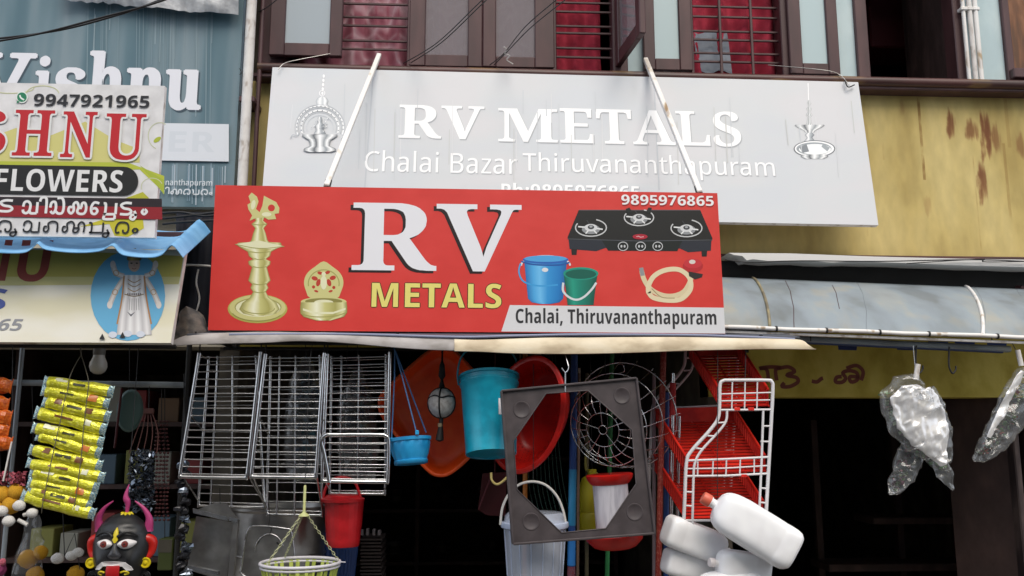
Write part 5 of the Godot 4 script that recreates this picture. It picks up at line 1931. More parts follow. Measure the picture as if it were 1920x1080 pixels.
# ---------------------------------------------------------------- brown stand, wire bowl and the poles
func stand_and_baskets() -> void:
	var t := thing("brown_stand", "square brown plastic appliance stand with cropped corners, hung on a wire hook", "stand", P(1090, 1010, 0.92))
	var outer := [[940, 733], [1193, 709], [1227, 1000], [962, 1020]]
	var inner := [[1024, 738], [1102, 732], [1185, 806], [1193, 907], [1136, 991], [1053, 999], [969, 918], [963, 826]]
	var z := 0.92
	var loop := PX(outer, z)
	var slit := PX([outer[0], inner[7], inner[6], inner[5], inner[4], inner[3], inner[2], inner[1], inner[0]], z)
	var pts := loop.duplicate()
	pts.append(loop[0] + Vector3(0.0003, 0.0, 0))
	for i in range(8, 0, -1):
		pass
	for i in [8, 7, 6, 5, 4, 3, 2, 1]:
		pts.append(slit[[0, 1, 2, 3, 4, 5, 6, 7, 8][i]])
	pts.append(slit[8] + Vector3(-0.0003, -0.0002, 0))
	var st := new_st()
	# web panels: four corner gussets and four bars, as the moulding shows
	var I := PX(inner, z)
	var O := loop
	var edge := func(i: int, j: int, f: float) -> Vector3: return O[i].lerp(O[j], f)
	var te0: Vector3 = edge.call(0, 1, 0.33)
	var te1: Vector3 = edge.call(0, 1, 0.64)
	var re0: Vector3 = edge.call(1, 2, 0.33)
	var re1: Vector3 = edge.call(1, 2, 0.68)
	var be0: Vector3 = edge.call(3, 2, 0.66)
	var be1: Vector3 = edge.call(3, 2, 0.345)
	var le0: Vector3 = edge.call(0, 3, 0.645)
	var le1: Vector3 = edge.call(0, 3, 0.325)
	var back := Vector3(0, 0, -0.012)
	plate(st, [O[0], te0, I[0], I[7], le1], back)
	plate(st, [te0, te1, I[1], I[0]], back)
	plate(st, [te1, O[1], re0, I[2], I[1]], back)
	plate(st, [re0, re1, I[3], I[2]], back)
	plate(st, [re1, O[2], be0, I[4], I[3]], back)
	plate(st, [be0, be1, I[5], I[4]], back)
	plate(st, [be1, O[3], le0, I[6], I[5]], back)
	plate(st, [le0, le1, I[7], I[6]], back)
	put("web", st, M.brown_plastic, t)
	for i in 4:
		st = new_st()
		var a: Vector3 = O[i] + Vector3(0, 0, -0.02)
		var b: Vector3 = O[(i + 1) % 4] + Vector3(0, 0, -0.02)
		bar(st, a, b, 0.009, 0.062, 0.002)
		put("rim_wall", st, M.brown_plastic, t)
	st = new_st()
	tube(st, I, 0.003, 6, true)
	put("cut_edge", st, M.brown_plastic, t)
	for q in [[1166, 742], [978, 768], [1190, 960], [996, 978]]:
		st = new_st()
		lathe(st, P(q[0], q[1], z - 0.001), Vector3.BACK, [[0.036, 0.0], [0.034, 0.003], [0.03, 0.0035], [0.027, 0.0015], [0.0, 0.0015]], 28)
		put("caster_boss", st, M.brown_plastic, t)
	tube_px("wire_hook", [[1056, 655, 0.85], [1063, 676, 0.88], [1066, 690, 0.9], [1060, 698, 0.92], [1053, 690, 0.92]], 0.9, 0.0028, M.steel, t, 5)
	tube_px("hook_wire", [[1060, 698], [1060, 735]], 0.925, 0.0025, M.steel, t)
	# wire bowl
	t = thing("wire_bowl", "round chromed wire dish bowl hung on its side behind the brown stand", "wire bowl", P(1150, 890, 0.65))
	var bc := P(1130, 806, 0.74)
	var rc := P(1172, 778, 0.50)
	var ax := (rc - bc).normalized()
	var depth := (rc - bc).length()
	var u := (Vector3.UP - ax * ax.y).normalized()
	var v := ax.cross(u)
	var k := S(1160, 790, 0.6)
	var prof := [[8, 0.0, 0.0022], [31, 0.0, 0.002], [52, 0.02, 0.0022], [74, 0.22, 0.0026], [90, 0.6, 0.0026], [102, 1.0, 0.0036]]
	for e in prof:
		st = new_st()
		tube(st, ring(bc + ax * depth * e[1], u, v, e[0] * k, e[0] * k, 40), e[2], 6, true)
		put("wire_ring", st, M.steel, t)
	for i in 20:
		var an := TAU * i / 20.0
		var d := u * cos(an) + v * sin(an)
		var line := []
		for e in prof:
			if e[0] > 20 or i % 4 == 0: line.append(bc + ax * depth * e[1] + d * e[0] * k)
		line.append(bc + ax * depth * 1.06 + d * 108 * k)
		st = new_st()
		tube(st, smooth(line, 3), 0.0019, 6)
		put("wire_rib", st, M.steel, t)
	for i in 3:
		st = new_st()
		var a := bc + ax * depth * 0.9 + (u * cos(i * 2.1) + v * sin(i * 2.1)) * 100 * k
		tube(st, smooth([a, a + Vector3(0.02, 0.0, 0.02), a + Vector3(0.03, -0.03, 0.01), a + Vector3(0.005, -0.04, 0)], 4), 0.002, 6)
		put("wire_foot", st, M.steel, t)
	st = new_st()
	tube(st, [rc + u * 102 * k, Vector3(rc.x, 2.015, 0.53)], 0.0015, 5)
	put("hang_cord", st, M.cord, t)
	poles()

func pole(label: String, px0: float, y0: float, px1: float, y1: float, z: float, r: float, m: Material, extra := []) -> void:
	var a := P(px0, y0, z)
	var b := P(px1, y1, z)
	var t := thing("cleaning_pole", label, "pole", b, "poles and handles standing at the shop front")
	var st := new_st()
	var foot := b + (b - a).normalized() * maxf(0.0, (b.y - 0.16) / maxf(0.2, (a - b).normalized().y))
	tube(st, [a, a.lerp(foot, 0.5), foot], r, 10)
	put("shaft", st, m, t)
	for e in extra:
		st = new_st()
		tube(st, [P(lerpf(px0, px1, (e[0] - y0) / (y1 - y0)), e[0], z), P(lerpf(px0, px1, (e[1] - y0) / (y1 - y0)), e[1], z)], e[2], 10)
		put(e[4], st, e[3], t)
	if y0 > 665:
		return

func poles() -> void:
	var blue := flat("pole_blue", "2c5f96", 0.45)
	var deep := flat("pole_deep_blue", "24488a", 0.45)
	pole("blue plastic pole with a lighter blue lower grip, between clear bucket and brown stand", 1077, 648, 1071, 1085, 0.5, 0.017, deep, [[880, 985, 0.0185, flat("grip_blue", "2c86b8", 0.45), "grip"], [1005, 1060, 0.019, flat("grip_azure", "2f7fd0", 0.45), "grip"], [1062, 1085, 0.0195, rough_tex("floral_grip", [[0.4, "7a2a3a"], [0.5, "b85a6a"], [0.6, "3a7a8a"], [0.7, "7a2a3a"]], 0.05, Vector3(8, 8, 8), 0.5, 0.0, 0.0, 61), "collar"]])
	pole("thin brown wooden stick beside the blue pole", 1086, 700, 1083, 1085, 0.53, 0.0065, flat("stick_brown", "6a5648", 0.7), [[690, 718, 0.005, flat("stick_tip", "b0a490", 0.6), "tip"]])
	pole("olive bamboo cane behind the wire bowl", 1101, 700, 1100, 1085, 0.4, 0.009, flat("cane_olive", "55503a", 0.7))
	pole("orange handled pole passing behind the clear bucket", 985, 640, 984, 1085, 0.45, 0.011, flat("pole_orange", "b5702a", 0.5))
	pole("green plastic pole behind the wire bowl and feeder", 1148, 650, 1138, 1085, 0.38, 0.011, flat("pole_green", "2a7a45", 0.5))
	pole("red and tan mottled pole beside the deep blue pole", 1244, 650, 1234, 1085, 0.55, 0.014, M.red_white_pole)
	pole("pale plastic pole behind the mottled red pole", 1226, 700, 1226, 1085, 0.42, 0.0085, flat("pole_pale", "8f8088", 0.5))
	pole("deep blue pole beside two bare steel tubes", 1250, 735, 1249, 1085, 0.45, 0.013, deep)
	pole("bare steel tube with a red rubber grip beside the red tray rack", 1262, 700, 1257, 1085, 0.58, 0.0085, M.steel, [[718, 778, 0.014, flat("grip_red", "a31a1c", 0.5), "grip"]])
	pole("bare steel tube with no grip, touching the red tray rack", 1273, 780, 1268, 1085, 0.55, 0.009, M.steel)
	pole("dark purple stick crossing behind the brown stand", 1240, 665, 1247, 1085, 0.36, 0.009, flat("stick_purple", "4a3340", 0.6))
	# yellow sprayer tank
	var t := thing("yellow_can", "yellow plastic can with handle behind the white feeder", "can", P(1112, 1000, 0.4))
	var st := new_st()
	var k := S(1110, 940, 0.42)
	var c := P(1112, 1005, 0.42)
	lathe(st, c, Vector3.UP, [[0.0, 0.0], [24 * k, 0.0], [26 * k, 4 * k], [26 * k, 40 * k], [24 * k, 44 * k], [26 * k, 48 * k], [26 * k, 85 * k], [20 * k, 105 * k], [8 * k, 112 * k], [8 * k, 122 * k], [0.0, 122 * k]], 28, 0.8)
	var yl := flat("can_yellow", "a8a01c", 0.45)
	put("tank", st, yl, t)
	tube_px("handle", [[1098, 855], [1099, 880], [1112, 884], [1124, 892]], 0.42, 0.007, flat("can_handle", "7d7a3a", 0.5), t, 5)
	st = new_st()
	tube(st, [c + Vector3(0, 120 * k, 0), Vector3(c.x, 2.015, 0.42)], 0.0015, 5)
	put("hang_cord", st, M.cord, t)
	# black plant netting behind the clear bucket handle
	t = thing("wire_bundle", "loose bundle of thin dark green wires behind the clear bucket", "wire bundle", P(1020, 985, 0.5))
	for i in 9:
		st = new_st()
		var x := 993 + i * 6.0
		tube(st, smooth(PX([[x, 648], [x + 4, 800], [x - 2 + i * 2, 900], [x + 14 + i * 2, 975]], 0.42 + 0.01 * (i % 3)), 4), 0.0018, 5)
		put("wire", st, flat("wire_green", "1f4038", 0.5), t)

# ---------------------------------------------------------------- white rack with red trays
func kitchen_rack() -> void:
	var t := thing("tray_rack", "white framed kitchen rack holding red slatted trays, hung beside the dark shop", "rack", P(1360, 980, 0.85))
	var z := 0.86
	var zb := 0.3
	var white := flat("rack_white", "d4d2d4", 0.4)
	var red: Material = M.red_plastic
	var redm := rough_tex("rack_red", [[0.25, "bb1a12"], [0.55, "cf2416"], [0.8, "d82e1e"]], 0.012, Vector3(3, 3, 3), 0.45, 0.0, 0.0, 63)
	var end := func(dx: float, dy: float, zz: float, name_: String) -> void:
		var sh := func(list: Array) -> Array:
			var o := []
			for q in list: o.append([q[0] + dx, q[1] + dy])
			return o
		var st := new_st()
		# outer outline
		tube(st, smooth(PX(sh.call([[1281, 1010], [1284, 930], [1287, 868], [1296, 846], [1330, 808], [1346, 785], [1349, 760], [1350, 722], [1356, 714], [1370, 713], [1436, 713], [1447, 716], [1449, 730], [1446, 790], [1437, 950], [1434, 1010]]), zz), 5), 0.0075, 10)
		var f := put(name_, st, white, t)
		for line in [[[1298, 1010], [1300, 900], [1303, 868], [1315, 845], [1345, 812], [1361, 790], [1363, 770]], [[1431, 770], [1428, 860], [1424, 950], [1421, 1010]]]:
			st = new_st()
			tube(st, smooth(PX(sh.call(line), zz), 4), 0.0055, 8)
			put("inner_rail", st, white, f)
		for line in [[[1350, 739], [1446, 736]], [[1349, 752], [1444, 750]], [[1347, 769], [1445, 768]], [[1287, 864], [1360, 861], [1440, 857]], [[1287, 879], [1360, 878], [1439, 873]], [[1286, 893], [1360, 892], [1438, 888]], [[1283, 976], [1360, 976], [1434, 972]]]:
			st = new_st()
			tube(st, PX(sh.call(line), zz), 0.0048 if line[0][1] != 739 and line[0][1] != 752 and line[0][1] != 879 else 0.0032, 8)
			put("cross_bar", st, white, f)
		for line in [[[1373, 714], [1372, 769]], [[1397, 714], [1396, 769]], [[1420, 714], [1419, 769]], [[1308, 864], [1308, 893]], [[1337, 863], [1336, 893]], [[1362, 861], [1361, 892]], [[1388, 860], [1387, 891]], [[1414, 858], [1414, 890]]]:
			st = new_st()
			tube(st, PX(sh.call(line), zz), 0.0034, 7)
			put("grid_bar", st, white, f)
		for line in [[[1346, 793], [1360, 792]], [[1322, 817], [1340, 818]], [[1301, 840], [1317, 842]], [[1284, 922], [1300, 923]], [[1283, 948], [1299, 949]], [[1428, 799], [1445, 799]], [[1426, 828], [1443, 828]], [[1424, 915], [1439, 916]], [[1423, 942], [1437, 943]]]:
			st = new_st()
			tube(st, PX(sh.call(line), zz), 0.004, 7)
			put("rung", st, white, f)
		return
	end.call(0, 0, z, "end_frame")
	end.call(-64, -98, zb + 0.1, "end_frame")
	# trays run from the front frame back and up towards the wall: [front left, front right, rise px]
	for tr in [[[1352, 764], [1442, 762], 32.0], [[1289, 889], [1436, 885], 30.0], [[1286, 974], [1432, 970], 30.0]]:
		var fl: Vector3 = P(tr[0][0], tr[0][1], z - 0.01)
		var frr: Vector3 = P(tr[1][0], tr[1][1], z - 0.01)
		var bl: Vector3 = P(tr[0][0] - 60, tr[0][1] - 96, zb + 0.11)
		var br: Vector3 = P(tr[1][0] - 60, tr[1][1] - 96, zb + 0.11)
		var up := Vector3(0, tr[2] * S(1360, 860, z), 0)
		var n := 17
		var st := new_st()
		for e in [[fl, bl], [frr, br], [fl.lerp(frr, 0.5), bl.lerp(br, 0.5)]]:
			bar(st, e[0], e[1], 0.006, 0.006)
		for e in [[fl + up, bl + up], [frr + up, br + up]]:
			tube(st, [e[0], e[1]], 0.006, 8)
		var tray := put("red_tray", st, redm, t)
		for i in n:
			var v := (i + 0.5) / n
			st = new_st()
			var a := fl.lerp(bl, v)
			var b := frr.lerp(br, v)
			var dirn := (bl - fl).normalized()
			box(st, Transform3D(Basis((b - a).normalized(), dirn.cross((b - a).normalized()).normalized(), dirn), (a + b) * 0.5), Vector3((b - a).length(), 0.004, (bl - fl).length() / n * 0.58))
			put("floor_slat", st, redm, tray)
		for s in [[fl, bl], [frr, br]]:
			for i in n:
				var v := (i + 0.5) / n
				st = new_st()
				var a: Vector3 = s[0].lerp(s[1], v)
				var dirn: Vector3 = (s[1] - s[0]).normalized()
				box(st, Transform3D(Basis(Vector3.UP.cross(dirn).normalized(), Vector3.UP, dirn), a + up * 0.5), Vector3(0.004, up.y, (s[1] - s[0]).length() / n * 0.5))
				put("side_slat", st, redm, tray)
		for s in [[bl, br]]:
			st = new_st()
			bar(st, s[0] + up * 0.5, s[1] + up * 0.5, up.y, 0.005)
			put("end_panel", st, redm, tray)
	# little red clips at the frame
	for q in [[1381, 767], [1407, 767], [1394, 892]]:
		var st := new_st()
		slab(st, P(q[0] - 4, q[1] + 3, z + 0.006), P(q[0] + 5, q[1] - 3, z - 0.01), 0.002)
		put("clip", st, redm, t)
	tube_px("hang_cord", [[1397, 713, z], [1399, 640, 0.85]], z, 0.002, M.cord, t)
	tube_px("hang_cord", [[1330, 616, zb + 0.1], [1330, 560, zb + 0.1]], zb + 0.1, 0.002, M.cord, t)

# ---------------------------------------------------------------- jerrycans
func jerrycan(label: String, neck: Array, base: Array, w: float, z: float, zb: float, capm: Material, cap := true) -> void:   # photo points of the neck end and the base end, width in photo pixels
	var a := P(base[0], base[1], zb)
	var b := P(neck[0], neck[1], z)
	var k := S(neck[0], neck[1], z)
	var ax := b - a
	var L := ax.length()
	var wv := ax.normalized()
	var u := (Vector3.BACK - wv * wv.z).normalized()
	var v := wv.cross(u)
	var t := thing("jerrycan", label, "jerrycan", a, "white jerrycans tied in a bunch")
	var r := w * 0.5 * k
	var rings := []
	var f := FastNoiseLite.new()
	f.seed = int(neck[0])
	f.frequency = 6.0
	for e in [[0.3, -0.012], [0.62, -0.01], [0.82, 0.0], [0.94, 0.035], [0.985, 0.09], [1.0, 0.16], [0.99, 0.21], [0.978, 0.225], [0.99, 0.24], [1.0, 0.35], [1.0, 0.7], [0.97, 0.8], [0.9, 0.88], [0.78, 0.94], [0.6, 0.98], [0.36, 1.0], [0.22, 1.01]]:
		var rg := ring(a + wv * L * e[1], v, u, r * e[0], r * 0.85 * e[0], 40, 0.5)
		for j in rg.size():
			rg[j] += (rg[j] - (a + wv * L * e[1])).normalized() * f.get_noise_3dv(rg[j] * 1.4) * 0.004
		rings.append(rg)
	var st := new_st()
	loft(st, rings)
	var body := put("body", st, M.white_plastic, t)
	for sg in [-1.0, 1.0]:
		var seam := []
		for e in [[0.95, 0.04], [1.0, 0.16], [1.003, 0.4], [1.003, 0.7], [0.972, 0.8], [0.9, 0.88], [0.78, 0.94], [0.6, 0.98]]: seam.append(a + wv * L * e[1] + v * (sg * r * e[0]))
		st = new_st()
		tube(st, smooth(seam, 3), 0.0016, 5)
		put("mould_seam", st, M.white_plastic, body)
	st = new_st()
	lathe(st, a + wv * L * 1.0, wv, [[r * 0.24, 0.0], [r * 0.22, L * 0.02], [r * 0.22, L * 0.06], [r * 0.26, L * 0.062], [r * 0.26, L * 0.075], [r * 0.2, L * 0.08]], 20)
	put("neck", st, M.white_plastic, t)
	if cap:
		st = new_st()
		lathe(st, a + wv * L * 1.075, wv, [[r * 0.29, 0.0], [r * 0.3, L * 0.005], [r * 0.29, L * 0.085], [r * 0.25, L * 0.1], [0.0, L * 0.1]], 20)
		put("cap", st, capm, t)

func jerrycans() -> void:
	var pinkcap := flat("cap_coral", "d0644e", 0.45)
	var wcap := flat("cap_white", "d6cfcf", 0.4)
	jerrycan("largest white jerrycan with coral cap, lying slanted on top of the bunch", [1342, 947], [1487, 1036], 80, 0.95, 0.98, pinkcap)
	jerrycan("white jerrycan under the coral capped one, its base towards the mottled pole", [1358, 1032], [1250, 992], 58, 0.78, 0.84, wcap, false)
	jerrycan("white jerrycan lying level below the others with a small white cap", [1346, 1056], [1438, 1068], 56, 0.9, 0.86, wcap)
	jerrycan("white jerrycan whose plain base end faces the steel tubes", [1356, 1074], [1248, 1050], 48, 0.72, 0.8, wcap, false)
	jerrycan("white jerrycan lowest in the bunch, cut off by the picture edge", [1310, 1112], [1420, 1104], 72, 0.9, 0.88, wcap, false)
	var st := new_st()
	tube(st, smooth(PX([[1346, 640, 0.85], [1345, 860, 0.88], [1345, 930, 0.86], [1340, 1000, 0.82], [1345, 1100, 0.82]], 0.85), 5), 0.0016, 5)
	solo("tie_cord", st, M.cord, "thin dark cord running down from the awning to the white jerrycans", "cord")

# ---------------------------------------------------------------- bagged flower garlands
func crumple(list: Array, z: float, depth: float, sd: int, nu := 26, nv := 12) -> SurfaceTool:   # spine: [x, y, half width] in photo pixels
	var f := FastNoiseLite.new()
	f.seed = sd
	f.frequency = 9.0
	f.fractal_octaves = 3
	var rings := []
	for i in nu + 1:
		var t := float(i) / nu * (list.size() - 1)
		var a := mini(int(t), list.size() - 2)
		var q: float = t - a
		q = q * q * (3.0 - 2.0 * q)
		var x := lerpf(list[a][0], list[a + 1][0], q)
		var y := lerpf(list[a][1], list[a + 1][1], q)
		var w := lerpf(list[a][2], list[a + 1][2], q)
		var prev: Array = list[maxi(a, 0)]
		var nxt: Array = list[mini(a + 1, list.size() - 1)]
		var d := Vector2(nxt[0] - prev[0], nxt[1] - prev[1]).normalized().orthogonal()
		var c := P(x, y, z)
		var side := P(x + d.x * w, y + d.y * w, z) - c
		var rg := []
		for j in nv * 2:
			var an := TAU * j / (nv * 2)
			var p := c + side * cos(an) + Vector3(0, 0, sin(an) * depth * minf(1.0, side.length() * 22.0))
			p += (p - c).normalized() * f.get_noise_3dv(p * 1.6) * 0.009 + Vector3(0, 0, (1.0 - 2.0 * absf(f.get_noise_3dv(p * 0.9))) * 0.016 + f.get_noise_3dv(p * 4.0) * 0.003)
			rg.append(p)
		rings.append(rg)
	var st := new_st()
	for i in rings.size() - 1:
		st.set_smooth_group(1)
		for j in nv * 2:
			var kx := (j + 1) % (nv * 2)
			quad(st, rings[i][j], rings[i][kx], rings[i + 1][kx], rings[i + 1][j])
	return st

func petals(list: Array, z: float, n: int, cols: Array, sd: int, size := 0.008) -> SurfaceTool:
	var g := RandomNumberGenerator.new()
	g.seed = sd
	var st := new_st()
	st.set_smooth_group(-1)
	for i in n:
		var t := g.randf() * (list.size() - 1.001)
		var a := int(t)
		var q := t - a
		var x := lerpf(list[a][0], list[a + 1][0], q) + (g.randf() - 0.5) * 1.5 * lerpf(list[a][2], list[a + 1][2], q)
		var y := lerpf(list[a][1], list[a + 1][1], q) + (g.randf() - 0.5) * 10.0
		var c := P(x, y, z + (g.randf() - 0.5) * 0.02)
		var b := Basis.from_euler(Vector3(g.randf() * 6, g.randf() * 6, g.randf() * 6)) * (size * (0.6 + g.randf()))
		st.set_color(Color(cols[g.randi() % cols.size()]).srgb_to_linear())
		tri(st, c + b.x, c + b.y, c - b.x)
		tri(st, c - b.x, c - b.y, c + b.x * 0.6 + b.z * 0.4)
	return st

func hanging_bags() -> void:
	var shiny := rough_tex("satin_white", [[0.2, "dad8d8"], [0.6, "e8e6e6"], [0.85, "efeeee"]], 0.02, Vector3(6, 6, 6), 0.28, 0.35, 0.0, 66)
	shiny.clearcoat_enabled = true
	shiny.clearcoat = 0.8
	shiny.clearcoat_roughness = 0.12
	var t := thing("bagged_garland", "crumpled clear bag with white cloth garland hanging by a pale stick from the batten", "garland bag", P(1720, 930, 0.75))
	tube_px("hang_wire", [[1712, 648], [1714, 672], [1716, 690]], 0.72, 0.0018, M.steel, t, 3)
	tube_px("stick", [[1721, 683], [1717, 712]], 0.75, 0.012, M.white_metal, t)
	put("white_cloth", crumple([[1704, 722, 16], [1706, 742, 40], [1724, 780, 48], [1744, 820, 36], [1760, 856, 14], [1766, 872, 5]], 0.75, 0.016, 5, 70, 26), shiny, t)
	put("clear_bag", crumple([[1718, 704, 6], [1704, 726, 38], [1700, 746, 53], [1718, 784, 58], [1742, 822, 46], [1757, 850, 28], [1766, 872, 16]], 0.745, 0.034, 8, 64, 24), M.clear_plastic, t)
	put("clear_bag", crumple([[1756, 858, 14], [1768, 886, 16], [1780, 906, 9], [1788, 919, 2]], 0.73, 0.014, 12, 36, 14), M.clear_plastic, t)
	put("clear_bag", crumple([[1716, 815, 18], [1708, 850, 28], [1692, 890, 24], [1676, 916, 14], [1664, 926, 4]], 0.69, 0.02, 11, 44, 16), M.clear_plastic, t)
	var pt := printed(0.6)
	var p1 := put("petals", petals([[1716, 820, 16], [1708, 850, 24], [1690, 890, 18], [1676, 916, 8]], 0.69, 150, ["4a2030", "6a3040", "5a6a4a", "8a6a70", "3a4a30"], 4), pt, t)
	p1.set_meta("kind", "stuff")
	p1 = put("petals", petals([[1655, 738, 12], [1672, 772, 12], [1700, 812, 14], [1730, 850, 14], [1770, 880, 12]], 0.72, 170, ["4a7a4a", "7a9a6a", "6a3a40", "a0b090", "3a5a3a"], 6), pt, t)
	p1.set_meta("kind", "stuff")
	t = thing("bagged_garland", "clear bag of green and white garland hanging on a slant beside the brown door", "garland bag", P(1830, 860, 0.75))
	tube_px("hang_wire", [[1896, 640], [1904, 655]], 0.74, 0.0018, M.cord, t)
	tube_px("stick", [[1908, 656], [1915, 686]], 0.75, 0.011, M.white_metal, t)
	put("clear_bag", crumple([[1918, 690, 10], [1906, 735, 28], [1888, 785, 32], [1862, 828, 26], [1838, 852, 16], [1822, 862, 5]], 0.74, 0.035, 15, 52, 18), M.clear_plastic, t)
	put("cloth_fold", crumple([[1914, 696, 5], [1890, 740, 8], [1872, 780, 7], [1850, 820, 4]], 0.77, 0.01, 18, 20, 6), shiny, t)
	p1 = put("petals", petals([[1916, 700, 12], [1906, 740, 20], [1888, 788, 24], [1862, 826, 18], [1840, 850, 10]], 0.74, 260, ["3f6a3a", "8a9a80", "c6c4bc", "7a3a36", "2f4a2a", "a8a8a0"], 9), pt, t)
	p1.set_meta("kind", "stuff")

# ---------------------------------------------------------------- the charm and packet stall
func packet(n: String, label: String, group: String, a: Array, b: Array, h: float, z: float, body: Material, tip: Material, ink: Array, sd: int) -> void:   # photo ends of the pack, height in photo pixels
	var p := P(a[0], a[1], z)
	var q := P(b[0], b[1], z)
	var ax := (q - p).normalized()
	var L := (q - p).length()
	var k := S(a[0], a[1], z)
	var up := (Vector3.UP - ax * ax.y).normalized()
	var out := ax.cross(up)
	var f := FastNoiseLite.new()
	f.seed = sd
	f.frequency = 16.0
	p.y += f.get_noise_1d(sd * 3.7) * 0.012
	q.y += f.get_noise_1d(sd * 5.1 + 9.0) * 0.012
	ax = (q - p).normalized()
	var t := thing(n, label, "packet", (p + q) * 0.5 - up * h * 0.5 * k, group)
	var make := func(list: Array, st: SurfaceTool, grow: float) -> void:
		var rings := []
		for e in list:
			var c: Vector3 = p + ax * L * e[0]
			var rg := []
			for j in 12:
				var an := TAU * (j + 0.5) / 12.0
				var w: Vector3 = up * (cos(an) * e[1] * h * 0.5 * k * grow) + out * (sin(an) * e[2] * h * 0.42 * k * grow)
				w += w * f.get_noise_3dv(c + w) * 0.35
				rg.append(c + w)
			rings.append(rg)
		for i in rings.size() - 1:
			st.set_smooth_group(1 if i % 3 else -1)
			for j in 12: quad(st, rings[i][j], rings[i][(j + 1) % 12], rings[i + 1][(j + 1) % 12], rings[i + 1][j])
	var st := new_st()
	make.call([[0.07, 0.9, 0.75], [0.12, 1.0, 1.0], [0.25, 1.0, 1.05], [0.4, 1.02, 1.05], [0.55, 1.0, 1.05], [0.7, 1.02, 1.05], [0.86, 1.0, 1.0], [0.93, 0.9, 0.75]], st, 1.0)
	put("wrapper", st, body, t)
	for e in [[[0.0, 1.0, 0.08], [0.03, 0.8, 0.2], [0.07, 0.9, 0.75]], [[0.93, 0.9, 0.75], [0.97, 0.8, 0.2], [1.0, 1.05, 0.08]]]:
		st = new_st()
		make.call(e, st, 1.0)
		put("crimped_end", st, tip, t)
	for e in ink:
		st = new_st()
		var rows := []
		for i in 3:
			var row := []
			for j in 5:
				var an := lerpf(deg_to_rad(e[2]), deg_to_rad(e[3]), i / 2.0)
				var c: Vector3 = p + ax * L * lerpf(e[0], e[1], j / 4.0)
				var w: Vector3 = up * (sin(an) * h * 0.51 * k) + out * (cos(an) * h * 0.455 * k)
				w += w * f.get_noise_3dv(c + w) * 0.35
				row.append(c + w * 1.03)
			rows.append(row)
		sheet(st, rows, Vector3.ZERO)
		put("print_patch", st, e[4], t)

